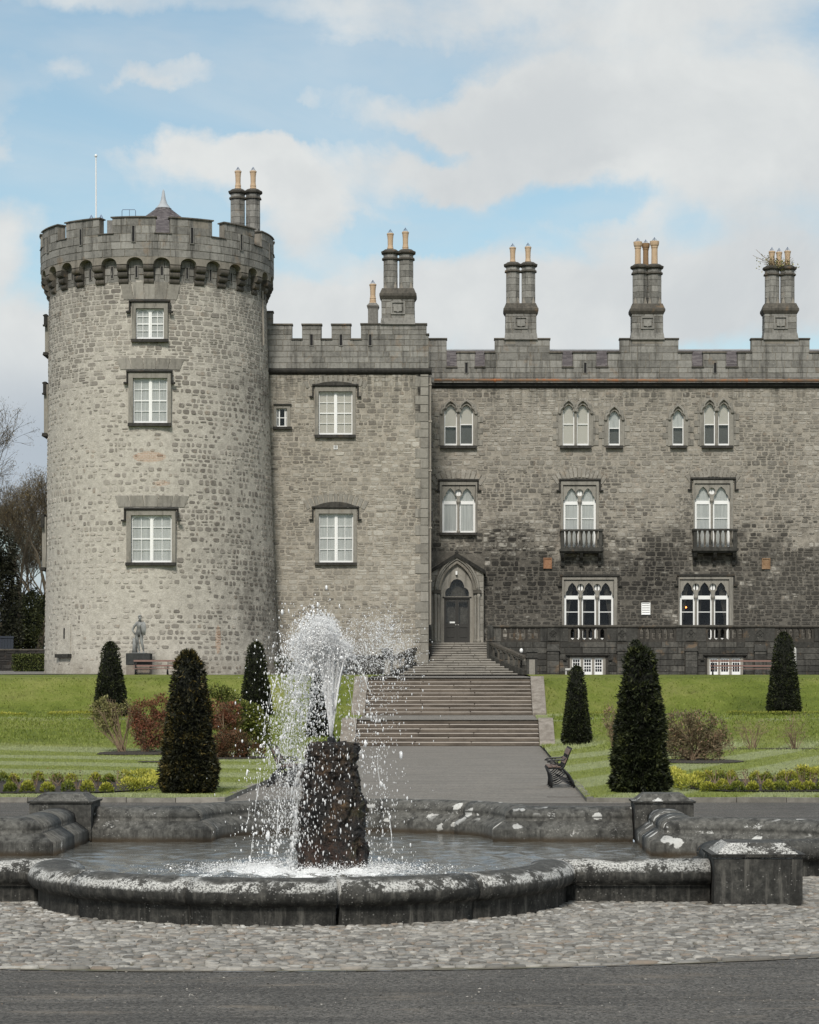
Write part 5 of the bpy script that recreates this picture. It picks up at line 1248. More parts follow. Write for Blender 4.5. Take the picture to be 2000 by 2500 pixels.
MB(fp_).box(qx_(1112.5), qx_(1117), .05, .2, qz_(1403), qz_(1394)).build('porch_lamp', M['white'], porch)
# tympanum: cusped fanlight above the doors
dx0, dx1, zdt = qx_(1084.5), qx_(1147.5), qz_(1458)
cu = []
hwf = (dx1 - dx0) / 2 - .06; hf = qz_(1413) - zdt - .06
for (u, v) in [(1, 0), (1.0, .22), (.93, .36), (.78, .46), (.62, .5), (.6, .62), (.5, .8), (.3, .94), (0, 1.0)]: cu.append((xm + hwf * u, zdt + .06 + hf * v))
cu = cu + [(2 * xm - x, z) for x, z in cu[-2::-1]]
loop = [(ax0, zdt)] + [(ax1, zdt)] + arch_pts(ax0, ax1, zsp, zap - zsp, 10, True)
MB(fp_).plate([loop, cu], .22, .34, .7).build('tympanum', M['trim'], porch)
MB(fp_).plate([[(x, z) for x, z in cu]], .28, .29).build('fanlight', M['glass'], porch)
MB(fp_).box(dx0 - .1, dx1 + .1, .2, .4, zdt - .06, zdt + .03).build('transom', M['door'], porch)
for sg in (-1, 1): MB(fp_).box(min((ax0, dx0)) if sg < 0 else dx1, dx0 if sg < 0 else max(ax1, dx1), .2, .6, ZD, zdt).build('jamb', M['trim'], porch)
for sg in (-1, 1):
    a, c = (dx0, xm - .006) if sg < 0 else (xm + .006, dx1)
    zt_ = zdt - .06; zl = ZD + .43 * (zt_ - ZD); gl = rect(a + .13, c - .10, zl, zt_ - .12) if sg < 0 else rect(a + .10, c - .13, zl, zt_ - .12); pl = rect(a + .13, c - .13, ZD + .26, zl - .22)
    d_ = MB(fp_).plate([rect(a, c, ZD + .02, zt_), gl, pl], .28, .33).build('door', M['door'], porch)
    MB(fp_).plate([gl], .30, .308).build('pane', M['glass'], d_)
    pp = MB(fp_); pp.plate([pl], .31, .33); cx_, cz_ = (pl[0][0] + pl[1][0]) / 2, (pl[0][1] + pl[2][1]) / 2; wq, hq = (pl[1][0] - pl[0][0]) / 2 - .05, (pl[2][1] - pl[0][1]) / 2 - .05
    pp.plate([rect(cx_ - wq, cx_ + wq, cz_ - hq, cz_ + hq)], .288, .32); pp.build('door_panel', M['door'], d_)
    MB(fp_).lathe([(.02, 0), (.035, .02), (.02, .05)], (xm + sg * .07, .25, zl - .1), 8).build('knob', M['pale_metal'], d_)
    if sg < 0: MB(fp_).box(c - .42, c - .12, .29, .295, zl + .03, zl + .12).build('door_notice', M['white'], d_)
dark_room(porch, fp_, dx0 - .1, dx1 + .1, ZD, zap, .42, 1.8)
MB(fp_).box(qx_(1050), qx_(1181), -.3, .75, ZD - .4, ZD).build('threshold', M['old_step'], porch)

# ------------------------------------------------------------------ terrace wall with pierced balustrade
DV = 136.6
ter = thing('terrace_wall', 'sooty black terrace wall with pierced gothic balustrade under the gothic windows', 'terrace wall', (PX(1600, DV), DV, 2.7))
def vx(x): return PX(x, DV)
def vz_(y): return PZ(y, DV)
fv = flat(DV); vmap = lambda u, v, d: (u, DV - d, v)
groups = [(1226, 1316), (1391, 1478), (1560, 1648), (1727, 1816), (1895, 1985), (2062, 2150)]
zc0, zc1 = vz_(1562), vz_(1533); X0, X1 = vx(1204), vx(2160)
bholes = []
for g0, g1 in groups:
    n = 6; w = (vx(g1) - vx(g0)) / n
    for k in range(n):
        a, c = vx(g0) + w * k + .06, vx(g0) + w * (k + 1) - .06; mw = (c - a) / 2
        zs_ = zc1 - .2
        top = [(c, zs_), (c - .02, zs_ + .08), ((a + c) / 2 + mw * .45, zs_ + .11), ((a + c) / 2, zs_ + .2), ((a + c) / 2 - mw * .45, zs_ + .11), (a + .02, zs_ + .08), (a, zs_)]
        bholes.append([(a, zc0 + .1), ((a + c) / 2, zc0), (c, zc0 + .1)] + top)
bas = [(1391.5, 1479, 1652, 1603.5), (1727, 1815, 1652, 1603.5)]
bh = [(vx(a), vx(b_), vz_(c), vz_(d)) for a, b_, c, d in bas]
zlo = 2.5; zmid = vz_(1567)
up = MB(fv); up.plate([rect(X0, X1, zmid, vz_(1530))] + bholes, 0, .34, .5); bal = up.build('balustrade', M['dark_joint'], ter)
loopw = [(X0, zlo)]
for a, b_, c, d in bh: loopw += [(a, zlo), (a, d), (b_, d), (b_, zlo)]
loopw += [(X1, zlo), (X1, zmid), (X0, zmid)]
MB(fv).plate([loopw], 0, .5, .5).build('wall', M['dark_joint'], ter)
MB(fv).box(X0 - .02, X1, .34, 2.5, zmid - .5, zmid - .05).build('terrace_floor', M['gravel'], ter)
MB(fv).prism_x([(-.10, vz_(1531.5)), (-.12, vz_(1528)), (-.05, vz_(1526)), (.38, vz_(1526)), (.42, vz_(1529)), (.36, vz_(1531.5))], X0 - .05, X1, .35).build('coping', M['coping'], ter)
pil = [(1336, 1365), (1507, 1531), (1673, 1702), (1842, 1870), (2010, 2038)]
clrv = [(a - .1, b_ + .1, c, d + .05) for a, b_, c, d in bh] + [(vx(a) - .02, vx(b_) + .02, zlo, zmid) for a, b_ in pil]
sp = []; rows = [2.6, 3.15, 3.5, 3.85, 4.2, 4.55, zmid]
for a, b_ in zip(rows, rows[1:]): sp.append((a, b_, [(X0, X1)]))
emit(ter, ashlar(sp, vmap, (.6, 1.2), .016, .03, clrv), 'block', M['dark_ashlar'], 300)
solid = [(1204, 1224)] + [(g[1] + 3, h[0] - 3) for g, h in zip(groups, groups[1:])]
for a, b_ in solid:
    V, fs = block_piece(vx(a), vx(b_), zmid + .01, vz_(1532.5), vmap, .03, .012); MB().add(V, fs, random.random()).build('block', M['dark_ashlar'], bal)
for a, b_ in pil:
    xc = (vx(a) + vx(b_)) / 2; zc = (zmid + vz_(1531)) / 2; q = MB(fv)
    ringp = lambda cx, cz, r: [(cx + r * math.cos(math.pi * k / 6), cz + r * math.sin(math.pi * k / 6)) for k in range(12)]
    q.plate([rect(vx(a) + .04, vx(b_) - .04, zc - .36, zc + .36)] + [ringp(xc + dx_ * .125, zc + dz_ * .125, .11) for dx_, dz_ in ((1, 0), (-1, 0), (0, 1), (0, -1))], -.07, -.03, .6); q.build('quatrefoil_panel', M['dark_ashlar'], bal)
    pb = MB(fv); pb.box(vx(a), vx(b_), -.22, .02, zlo, vz_(1590), random.random()); pb.frustum(vx(a) - .05, vx(b_) + .05, -.3, .02, vz_(1590), vx(a) - .05, vx(b_) + .05, -.28, .02, vz_(1586), .3)
    pb.frustum(vx(a), vx(b_), -.25, .02, vz_(1586), vx(a), vx(b_), -.05, .02, vz_(1573), .4); pb.build('pilaster', M['dark_ashlar'], ter)
    zz = zlo + .55
    while zz < vz_(1592): 
        V, fs = block_piece(vx(a), vx(b_), zz, min(zz + .36, vz_(1590)), lambda u, v, d: (u, DV - .22 - d, v), .025, .012); MB().add(V, fs, random.random()).build('block', M['dark_ashlar'], ter); zz += .37
for (a, b_, c, d), lights in zip(bh, (((1397, 1418), (1424.5, 1445.5), (1451.5, 1472)), ((1733, 1754), (1759, 1781), (1787, 1808.5)))):
    fr = MB(fv); L = [(vx(p), vx(q)) for p, q in lights]; zt_ = vz_(1606.5); zb_ = vz_(1647.5)
    fr.plate([rect(a, b_, 2.5, d)] + [rect(p, q, zb_ - .2, zt_) for p, q in L], .03, .3, .75); wn = fr.build('window', M['trim'], ter)
    s = MB(fv); pn = []
    for p, q in L:
        hh = []; zl = zb_ - .02
        for i in range(3):
            for j in range(4):
                z0 = zl + .20 + (zt_ - zl - .26) * j / 4; z1 = zl + .20 + (zt_ - zl - .26) * (j + 1) / 4 - .03 - (.03 if j == 1 else 0)
                x0 = p + .05 + (q - p - .1) * i / 3 + .012; x1 = p + .05 + (q - p - .1) * (i + 1) / 3 - .012; hh.append(rect(x0, x1, z0, z1))
        s.plate([rect(p, q, zl - .2, zt_)] + hh, .10, .14); pn += hh
    s.build('sash', M['white'], wn)
    for h_ in pn: MB(fv).plate([h_], .115, .122).build('pane', M['glass'], wn)
    dark_room(wn, fv, a, b_, 2.5, d, .31, 1.5)
    hood(wn, fv, a - .25, b_ + .22, d + .1, d - .12, .06)

# ------------------------------------------------------------------ entrance steps, newels and sloping balustrades
es = thing('entrance_steps', 'dark worn stone flight flaring down from the porch doors to the terrace', 'steps', (PX(1115, 134), 134, 2.7))
NS, ES_T, YT = 14, .37, 137.6
rise = (ZD - .03 - 2.88) / NS
ctr = PX(1120, 135)
def half(j): return 1.62 if j < 6 else 1.62 + (j - 6) * .24
for j in range(NS):                                   # j counts down from the top
    zt_ = ZD - .03 - j * rise; y0 = YT - (j + 1) * ES_T; h = half(j); cuts = [-h] + sorted(random.uniform(-.6, .6) * h for _ in range(2)) + [h]
    for a, b_ in zip(cuts, cuts[1:]):
        if b_ - a < .05: continue
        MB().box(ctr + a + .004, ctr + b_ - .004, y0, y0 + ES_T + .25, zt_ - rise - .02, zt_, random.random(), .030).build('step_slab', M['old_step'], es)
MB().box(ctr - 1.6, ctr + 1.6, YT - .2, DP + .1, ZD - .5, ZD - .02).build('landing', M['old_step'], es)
core = MB()
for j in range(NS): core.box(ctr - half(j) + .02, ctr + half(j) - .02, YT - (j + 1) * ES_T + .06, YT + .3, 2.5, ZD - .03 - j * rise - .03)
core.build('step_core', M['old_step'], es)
def newel(px, D, yt, yb, side):
    x = PX(px, D); zt_, zb_ = PZ(yt, D), PZ(yb, D); w = .19
    nb = MB(); nb.box(x - w, x + w, D - w, D + w, zb_ - .6, zt_ - .95, .4, .02); nb.frustum(x - w - .04, x + w + .04, D - w - .04, D + w + .04, zt_ - .95, x - w + .0, x + w - .0, D - w, D + w, zt_ - .88, .5)
    nb.lathe([(w * 1.02, zt_ - .88), (w * 1.02, zt_ - .35), (w * .9, zt_ - .15), (w * .55, zt_ - .03), (.02, zt_)], (x, D, 0), 12, .4); return nb.build('newel_post', M['dark_ashlar'], es)
def flank(side, npx, epx):
    xn, yn = PX(npx, 135.3), 135.3; xe, ye = PX(epx, 132.2), 132.2
    zr0, zr1 = PZ(1566, 135.2), PZ(1603, 132.2)
    newel(npx, 135.3, 1525, 1612, side)
    p = Vector((xn, yn, 0)); q = Vector((xe, ye, 0)); d = (q - p); L = d.length; d.normalize(); n = Vector((-d.y, d.x, 0)); f = lambda t, s, z: (p.x + d.x * t + n.x * s, p.y + d.y * t + n.y * s, z)
    zr = lambda t: zr0 + (zr1 - zr0) * t / L
    def bar(t0, t1, dz0, dz1, s, nm, m, tone=.4):
        MB().add([f(t0, -s, zr(t0) + dz0), f(t1, -s, zr(t1) + dz0), f(t1, s, zr(t1) + dz0), f(t0, s, zr(t0) + dz0), f(t0, -s, zr(t0) + dz1), f(t1, -s, zr(t1) + dz1), f(t1, s, zr(t1) + dz1), f(t0, s, zr(t0) + dz1)],
                 [(0, 3, 2, 1), (4, 5, 6, 7), (0, 1, 5, 4), (1, 2, 6, 5), (2, 3, 7, 6), (3, 0, 4, 7)], tone).build(nm, m, es)
    bar(.1, L, -.13, 0, .16, 'rail', M['coping']); bar(.1, L, -2.6, -.78, .14, 'stringer', M['dark_ashlar']); bar(.1, L, -.25, -.13, .08, 'under_rail', M['trim'])
    for k in range(6):
        t = .35 + (L - .5) * k / 6; c = f(t, 0, 0)
        bb = MB(); zb_, zt_ = zr(t) - .80, zr(t) - .13
        bb.box(c[0] - .055, c[0] + .055, c[1] - .055, c[1] + .055, zb_, zt_, random.random()); bb.frustum(c[0] - .055, c[0] + .055, c[1] - .05, c[1] + .05, zt_ - .25, c[0] - .16, c[0] + .16, c[1] - .05, c[1] + .05, zt_ - .02, .5); bb.build('baluster', M['coping'], es)
    # end pier with a pale panel
    px0 = xe + side * .36; z1 = PZ(1592, 132); pr = MB(); pr.box(px0 - .3, px0 + .3, ye - .3, ye + .3, 2.5, z1, .3, .02); pr.box(px0 - .36, px0 + .36, ye - .36, ye + .36, z1 - .32, z1 - .24, .3); pr.frustum(px0 - .36, px0 + .36, ye - .36, ye + .36, z1, px0 - .28, px0 + .28, ye - .28, ye + .28, z1 + .22, .3)
    pr = pr.build('end_pier', M['dark_ashlar'], es); MB().box(px0 - .16, px0 + .16, ye - .315, ye - .28, 2.7, z1 - .42).build('pier_panel', M['trim'], pr)
flank(1, 1197.5, 1283); flank(-1, 1046, 962)
# low dark wall left of the steps, against the range
lw = thing('low_wall', 'low black wall at the foot of the range, left of the entrance steps', 'wall', (PX(870, 132.2), 132.2, 2.7))
b = MB(); b.box(PX(790, 132.2), PX(938, 132.2), 132.1, 132.5, 2.5, PZ(1603, 132.2), .4); b = b.build('wall', M['dark_joint'], lw)
sp = [(2.7 + .36 * j, 2.7 + .36 * (j + 1), [(PX(790, 132.2), PX(938, 132.2))]) for j in range(3)]
for w, V, fs, t in ashlar(sp, lambda u, v, d: (u, 132.1 - d, v), (.6, 1.1), .015, .03): MB().add(V, fs, t).build('block', M['dark_ashlar'], lw)
MB().box(PX(788, 132), PX(938, 132), 132.0, 132.6, PZ(1603, 132.2), PZ(1599, 132.2)).build('coping', M['coping'], lw)

# ------------------------------------------------------------------ garden steps
GX0, GX1 = -3.95, 2.82
def flight(name, label, n, y_base, z_base, z_top, tread, cheek_y):
    t = thing(name, label, 'steps', ((GX0 + GX1) / 2, y_base, z_base)); r = (z_top - z_base) / n
    for j in range(n):
        y0 = y_base + j * tread; zt_ = z_base + (j + 1) * r; c = [GX0]; 
        off = (.33, .52, .64)[j % 3]; c.append(GX0 + (GX1 - GX0) * (off + random.uniform(-.02, .02)))
        if j % 2 == 0: c.append(GX0 + (GX1 - GX0) * (off + .3) if off < .5 else GX0 + (GX1 - GX0) * (off - .3))
        c = sorted(c) + [GX1]
        for a, b_ in zip(c, c[1:]):
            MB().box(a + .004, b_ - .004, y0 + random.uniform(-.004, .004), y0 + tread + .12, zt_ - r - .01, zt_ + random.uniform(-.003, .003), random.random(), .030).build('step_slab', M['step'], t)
    cm = MB()
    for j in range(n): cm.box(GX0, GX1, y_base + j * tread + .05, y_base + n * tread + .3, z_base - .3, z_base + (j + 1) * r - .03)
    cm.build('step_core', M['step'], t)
    for a, b_ in ((GX0 - .56, GX0), (GX1, GX1 + .56)):
        ya, yb = y_base - .12, y_base + n * tread + .1
        MB().prism_x([(ya, z_base - .3), (ya, z_base + .1), (ya + .05, z_base + .16), (yb - .35, z_top + .07), (yb, z_top + .07), (yb, z_base - .3)], a + .004, b_ - .004, .5).build('cheek_slab', M['concrete'], t)
    return t
flight('lower_steps', 'lower broad flight of six brown stone steps at the end of the path', 6, 87.0, 0.0, .95, .35, 0)
flight('upper_steps', 'upper broad flight of ten brown stone steps rising to the terrace edge', 10, 96.0, 1.045, 2.58, .33, 0)

# ------------------------------------------------------------------ ground, lawns, paths
def structure(o): o['kind'] = 'structure'; return o
def sheet(name, x0, x1, y0, y1, z, m, z1=None):
    z1 = z if z1 is None else z1
    return structure(np_mesh(name, np.array([(x0, y0, z), (x1, y0, z), (x1, y1, z1), (x0, y1, z1)], float), np.array([[0, 1, 2, 3]]), m))
def cut_sheet(name, outer, hole, z, m):
    vs, fs = [], []
    for lp in (outer, hole): k = len(vs); vs += [Vector(p) for p in lp]; fs.append(list(range(k, k + len(lp))))
    ov, oe, of, _, _, _ = delaunay_2d_cdt(vs, [], fs, 0, 1e-5)
    of = [t for t in of if odd(sum(ov[i].x for i in t) / 3, sum(ov[i].y for i in t) / 3, (outer, hole))]
    return np_mesh(name, np.array([(p.x, p.y, z) for p in ov]), np.array([list(t) for t in of]), m)
CR, CC = 10.72, np.array([-1.62, 27.55])
circle = [(CC[0] + CR * math.sin(2 * math.pi * k / 128), CC[1] - CR * math.cos(2 * math.pi * k / 128)) for k in range(128)]
structure(cut_sheet('ground', [(-1500, -800), (1500, -800), (1500, 3000), (-1500, 3000)], circle, 0.0, M['tarmac']))
def knot(X):
    b0 = 71.0 if X < 0 else 77.0
    return [42.0, b0, b0 + 4, 88.5, 91.5, 96.6, 97.6, 100.3, 101.5, 104, 124, 150, 400], [.08, .115, .22, .86, .97, 1.05, 1.25, 2.50, 2.60, 2.67, 2.90, 3.25 if X < 0 else 2.95, 3.3]
KL, KR = knot(-1), knot(1)
def lawn_z(X, Y):
    k = KL if X < 0 else KR
    z = np.interp(Y, *k)
    if 80 < Y < 101 and GX0 - 2.2 < X < GX1 + 2.2:      # the turf dips to the cheeks of the garden steps
        dst = max(GX0 - .5 - X, X - GX1 - .5, 0); w = min(1, dst / 1.3); zs_ = np.interp(Y, [80, 86.8, 89.2, 95.8, 99.4, 101], [.10, .04, .90, 1.0, 2.52, 2.58]); z = zs_ + (z - zs_) * w * w * (3 - 2 * w)
    rough = 0 if Y < 72 else min(1, (Y - 72) / 6)
    if Y > 101: rough *= .3
    return float(z + rough * (.05 * mnoise.noise((X * .5, Y * .5, 1)) + .025 * mnoise.noise((X * 1.7, Y * 1.7, 4))))
def lawn(x0, x1, nx, ys, edge=None):
    xs = np.linspace(x0, x1, nx); V = []
    for y in ys:
        for x in xs:
            xx = x
            if edge: xx = edge(x, y)
            V.append((xx, y, lawn_z(xx, y)))
    n = len(xs); Fs = [(j * n + i, j * n + i + 1, (j + 1) * n + i + 1, (j + 1) * n + i) for j in range(len(ys) - 1) for i in range(n - 1)]
    o = np_mesh('lawn', np.array(V), np.array(Fs), M['lawn'], None, True); structure(o); return o
ysl = np.concatenate([np.linspace(42.75, 71, 50), np.linspace(71.4, 104, 110), np.linspace(105, 123, 10)])
def pathL(Y): return -4.27 + (Y - 43) * .004
def pathR(Y): return 2.22 + max(0, Y - 43) * .0135
lawn(-60, 0, 150, ysl, lambda x, y: x * (1 + pathL(y) / 60) + pathL(y) if True else x)
lawn(0, 60, 150, ysl, lambda x, y: x * (1 - pathR(y) / 60) + pathR(y))
sheet('terrace', -60, 60, 122.5, 145, 2.885, M['gravel'], 2.95)
sheet('side_road', -60, -18.5, 123, 175, 2.91, M['gravel'], 3.62)
sheet('path', pathL(43) - .4, 2.9, 42.2, 87.3, .004, M['path'])
sheet('landing_path', GX0, GX1, 88.7, 96.2, .948, M['path'], 1.05)
sheet('upper_path', GX0 - .3, GX1 + .3, 98.9, 130.5, 2.583, M['gravel'], 2.9)
# kerb stones round the lawns
kb = structure(thing('lawn_kerb', None, None, (0, 42.6, 0)))
def kerb_run(p, q, L=.92):
    p, q = np.array(p), np.array(q); D_ = np.linalg.norm(q - p); d = (q - p) / D_; n = np.array([-d[1], d[0]]); k = max(1, round(D_ / L))
    for i in range(k):
        a = p + d * (D_ * i / k + .006); b_ = p + d * (D_ * (i + 1) / k - .006); z = .085 + random.uniform(-.008, .008); w = .13
        V = [(*(a - n * 0), -.05), (*(b_ - n * 0), -.05), (*(b_ + n * w), -.05), (*(a + n * w), -.05), (*(a + n * .012), z), (*(b_ + n * .012), z), (*(b_ + n * w), z), (*(a + n * w), z)]
        MB().add(V, [(0, 3, 2, 1), (4, 5, 6, 7), (0, 1, 5, 4), (1, 2, 6, 5), (2, 3, 7, 6), (3, 0, 4, 7)], random.random()).build('kerb_stone', M['kerb'], kb)
kerb_run((-14, 42.62), (pathL(43), 42.62)); kerb_run((pathL(43), 42.62), (pathL(50) + .02, 50)); kerb_run((pathL(50) + .02, 50), (pathL(62), 62))
kerb_run((pathR(43), 42.62), (13, 42.62)); kerb_run((pathR(62), 62), (pathR(43), 42.62))
# drain cover joint in the path
dc = thing('drain_cover', 'long shallow drain cover let into the path beside the right bench', 'drain cover', (PX(1385, 44.8), 44.8, .006))
MB().plate([[(-.38, -.055), (.38, -.055), (.38, .055), (-.38, .055)]], 0, .01) if False else None
b = MB(); b.box(PX(1385, 44.8) - .36, PX(1385, 44.8) + .36, 44.72, 44.95, -.01, .012); b.build('cover', M['path'], dc)
b = MB(); 
for y in (44.70, 44.955): b.box(PX(1385, 44.8) - .37, PX(1385, 44.8) + .37, y, y + .018, -.01, .010)
b.build('cover_frame', M['soil'], dc)

# ------------------------------------------------------------------ fountain basin
FC = np.array([-1.5, 27.55]); AL, AR, BB, RL = 3.97, 4.22, 5.13, 2.30
ft = thing('fountain_basin', 'lichen crusted quatrefoil stone fountain basin with four square corner piers', 'fountain', (FC[0], FC[1], 0))
PROF = [(.17, -.05), (.17, .165), (.185, .18), (.235, .20), (.265, .245), (.268, .29), (.245, .34), (.20, .378), (.13, .402), (.04, .412), (-.06, .402), (-.14, .372), (-.195, .325), (-.215, .27), (-.205, .225), (-.235, .215), (-.37, .12), (-.385, .10), (-.385, -.25)]
def rim_block(sections, gap0=.006, gap1=.006):
    """sections: (function s -> (x, y)) along the block"""
    b = MB(); n = len(PROF); V = [(*sec(s), z) for sec in sections for s, z in PROF]; k = len(sections)
    fs = [(i * n + j, (i + 1) * n + j, (i + 1) * n + j + 1, i * n + j + 1) for i in range(k - 1) for j in range(n - 1)]
    fs += [tuple(range(n)), tuple(range((k - 1) * n + n - 1, (k - 1) * n - 1, -1))]
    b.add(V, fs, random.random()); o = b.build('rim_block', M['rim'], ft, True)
    return o
def side(cx, cy, tx, ty, len_a, len_b, joints):
    """one side: centre, tangent direction t (to the right seen from outside is +), outward normal n"""
    nx, ny = -(-ty), -tx                                # outward normal: t rotated clockwise
    nx, ny = ty, -tx
    P = lambda a, o: (cx + tx * a + nx * o, cy + ty * a + ny * o)
    arc = [-math.pi / 2] + joints + [math.pi / 2]
    for i, (a0, a1) in enumerate(zip(arc, arc[1:])):
        secs = []; m = max(4, int((a1 - a0) / .09)); g = .004
        aa0, aa1 = a0 + (g if i else 0), a1 - (g if i < len(arc) - 2 else 0)
        if abs(a1 - .186) < 1e-6: aa1 = a1 - .010
        for k in range(m + 1):
            t = aa0 + (aa1 - aa0) * k / m; sh = 0
            def sec(s, t=t, end=(k == 0 and i == 0) or (k == m and i == len(arc) - 2)):
                a, o = (RL + s) * math.sin(t), (RL + s) * math.cos(t)
                if end: o = s * 1.0                      # mitre against the straight run
                return P(a, o)
            secs.append(sec)
        rim_block(secs)
    for sg, ln in ((-1, len_a), (1, len_b)):
        end = ln - .40; cuts = [RL, end] if end - RL < 1.6 else [RL, (RL + end) / 2 + random.uniform(-.1, .1), end]
        for i, (u0, u1) in enumerate(zip(cuts, cuts[1:])):
            def s0(s, u=u0, first=(i == 0)): return P(sg * (u + (s if first else .004)), s)
            def s1(s, u=u1): return P(sg * (u - .004), s)
            secs = [s0, s1]
            if sg > 0: pass
            rim_block(secs)
side(FC[0], FC[1] - BB, 1, 0, AL, AR, [-.86, -.335, .186, .70])
side(FC[0], FC[1] + BB, -1, 0, AR, AL, [-.8, -.15, .45])
side(FC[0] + AR, FC[1], 0, 1, BB, BB, [-.8, -.2, .5])
side(FC[0] - AL, FC[1], 0, -1, BB, BB, [-.7, .0, .7])
def pier(x, y, w, h):
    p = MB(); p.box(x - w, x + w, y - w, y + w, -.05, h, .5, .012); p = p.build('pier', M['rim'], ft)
    c = MB(); c.frustum(x - w - .02, x + w + .02, y - w - .02, y + w + .02, h, x - w - .03, x + w + .03, y - w - .03, y + w + .03, h + .028)
    c.frustum(x - w + .03, x + w - .03, y - w + .03, y + w - .03, h + .026, x - w + .05, x + w - .05, y - w + .05, y + w - .05, h + .05)
    c.frustum(x - w + .05, x + w - .05, y - w + .05, y + w - .05, h + .05, x - w + .14, x + w - .14, y - w + .14, y + w - .14, h + .125); c.build('pier_cap', M['rim'], p)
pier(FC[0] + AR + .02, FC[1] - BB, .41, .45); pier(FC[0] - AL, FC[1] - BB, .41, .45); pier(FC[0] + AR + .02, FC[1] + BB, .40, .47); pier(FC[0] - AL, FC[1] + BB, .42, .47)
# basin floor and water
def basin_outline(off, n=18):
    out = []
    for (cx, cy, tx, ty, la, lb) in ((FC[0], FC[1] - BB, 1, 0, AL, AR), (FC[0] + AR, FC[1], 0, 1, BB, BB), (FC[0], FC[1] + BB, -1, 0, AR, AL), (FC[0] - AL, FC[1], 0, -1, BB, BB)):
        nx, ny = ty, -tx; P = lambda a, o: (cx + tx * a + nx * o, cy + ty * a + ny * o)
        out.append(P(-la - off, off)); out.append(P(-RL - off, off))
        for k in range(1, n): t = -math.pi / 2 + math.pi * k / n; out.append(P((RL + off) * math.sin(t), max(off, (RL + off) * math.cos(t))))
        out.append(P(RL + off, off))
    return out
OUTL = basin_outline(-.30)
def inside(pts, poly):
    x, y = pts[:, 0], pts[:, 1]; res = np.zeros(len(pts), bool); n = len(poly); j = n - 1
    for i in range(n):
        xi, yi, xj, yj = *poly[i], *poly[j]
        c = ((yi > y) != (yj > y)) & (x < (xj - xi) * (y - yi) / (yj - yi + 1e-12) + xi); res ^= c; j = i
    return res
def pool():
    xs, ys = np.arange(-8.2, 5.3, .035), np.arange(19.9, 35.2, .042); X, Y = np.meshgrid(xs, ys); rs = np.random.default_rng(3); Z = np.zeros_like(X)
    r = np.hypot((X + 1.75) * .8, Y - 27.0); amp = .55 + 1.5 * np.exp(-(r / 1.5) ** 2) + .35 * np.exp(-(r / 3.5) ** 2)
    for k in range(44):
        a = rs.uniform(0, 6.283); lam = rs.uniform(.16, .62); kx, ky = 6.283 / lam * math.cos(a), 6.283 / lam * math.sin(a)
        w = np.sin(X * .9 * rs.uniform(.5, 1.5) + rs.uniform(0, 6)) * np.sin(Y * .8 * rs.uniform(.5, 1.5) + rs.uniform(0, 6))
        Z += (.35 + w) * np.sin(kx * X + ky * Y + rs.uniform(0, 6.28)) * lam * .0068
    Z += .006 * np.sin(r * 21) * np.exp(-r / 1.8)
    Z = Z * amp - .055; n = len(xs); V = np.stack([X.ravel(), Y.ravel(), Z.ravel()], 1); ii, jj = np.meshgrid(np.arange(len(xs) - 1), np.arange(len(ys) - 1)); q = (jj * n + ii).ravel()
    Fq = np.stack([q, q + 1, q + 1 + n, q + n], 1); c = V[Fq].mean(1)[:, :2]; Fq = Fq[inside(c, OUTL)]; u, inv = np.unique(Fq, return_inverse=True)
    structure(np_mesh('pool_water', V[u], inv.reshape(-1, 4), M['pool'], None, True))
pool()

# ------------------------------------------------------------------ cobbled apron
ap = structure(thing('cobbled_apron', None, None, (CC[0], CC[1], 0)))
OUT2 = np.array(basin_outline(.14))
cut_sheet('joint_bed', circle, basin_outline(-.2), .002, M['joint']).parent = ap; COL.objects[-1].location = -Vector(BASE[ap.name])
pieces = []
rr = CR - .07; row = 0
def cobble(x, y, ang, a, c, h, tone):
    m = 9; ca, sa = math.cos(ang), math.sin(ang); V = []; j1 = [1 + random.uniform(-.13, .13) for _ in range(m)]
    tl, tw_ = random.uniform(-.25, .25), random.uniform(-.25, .25)
    for lv, (s, hz) in enumerate(((1.0, -.02), (.97, .5), (.84, .88), (.5, 1.0))):
        for k in range(m):
            t = 2 * math.pi * k / m; q = j1[k] * s; u, w = a * q * math.copysign(abs(math.cos(t)) ** .85, math.cos(t)), c * q * math.copysign(abs(math.sin(t)) ** .85, math.sin(t))
            V.append((x + u * ca - w * sa, y + u * sa + w * ca, max(-.02, h * hz * (1 + tl * u / a * .5 + tw_ * w / c * .5))))
    fs = [(l * m + k, l * m + (k + 1) % m, (l + 1) * m + (k + 1) % m, (l + 1) * m + k) for l in range(3) for k in range(m)] + [tuple(range(3 * m, 4 * m))]
    return V, fs
while rr > 2.0:
    dr = random.uniform(.062, .092) if row else .10
    w0 = .125; nn = int(2 * math.pi * rr / w0)
    th = -math.pi
    while th < math.pi:
        w = random.uniform(.045, .12) if row else random.uniform(.13, .22); x, y = CC[0] + rr * math.sin(th), CC[1] - rr * math.cos(th)
        th += w / rr
        wob = .018 * math.sin(3 * th + row) ; rx = rr + random.uniform(-.022, .022) + wob
        x, y = CC[0] + rx * math.sin(th), CC[1] - rx * math.cos(th)
        if y < 33 and y > 15 and abs(x + 1) < .36 * y + 1:
            pieces.append((x, y, th, w, dr))
    rr -= dr * .98; row += 1
pa = np.array([(p[0], p[1]) for p in pieces]); ok = ~inside(pa, OUT2)
for (cx, cy) in ((FC[0] + AR, FC[1] - BB), (FC[0] - AL, FC[1] - BB), (FC[0] + AR, FC[1] + BB), (FC[0] - AL, FC[1] + BB)): ok &= ~((abs(pa[:, 0] - cx) < .46) & (abs(pa[:, 1] - cy) < .46))
em = []
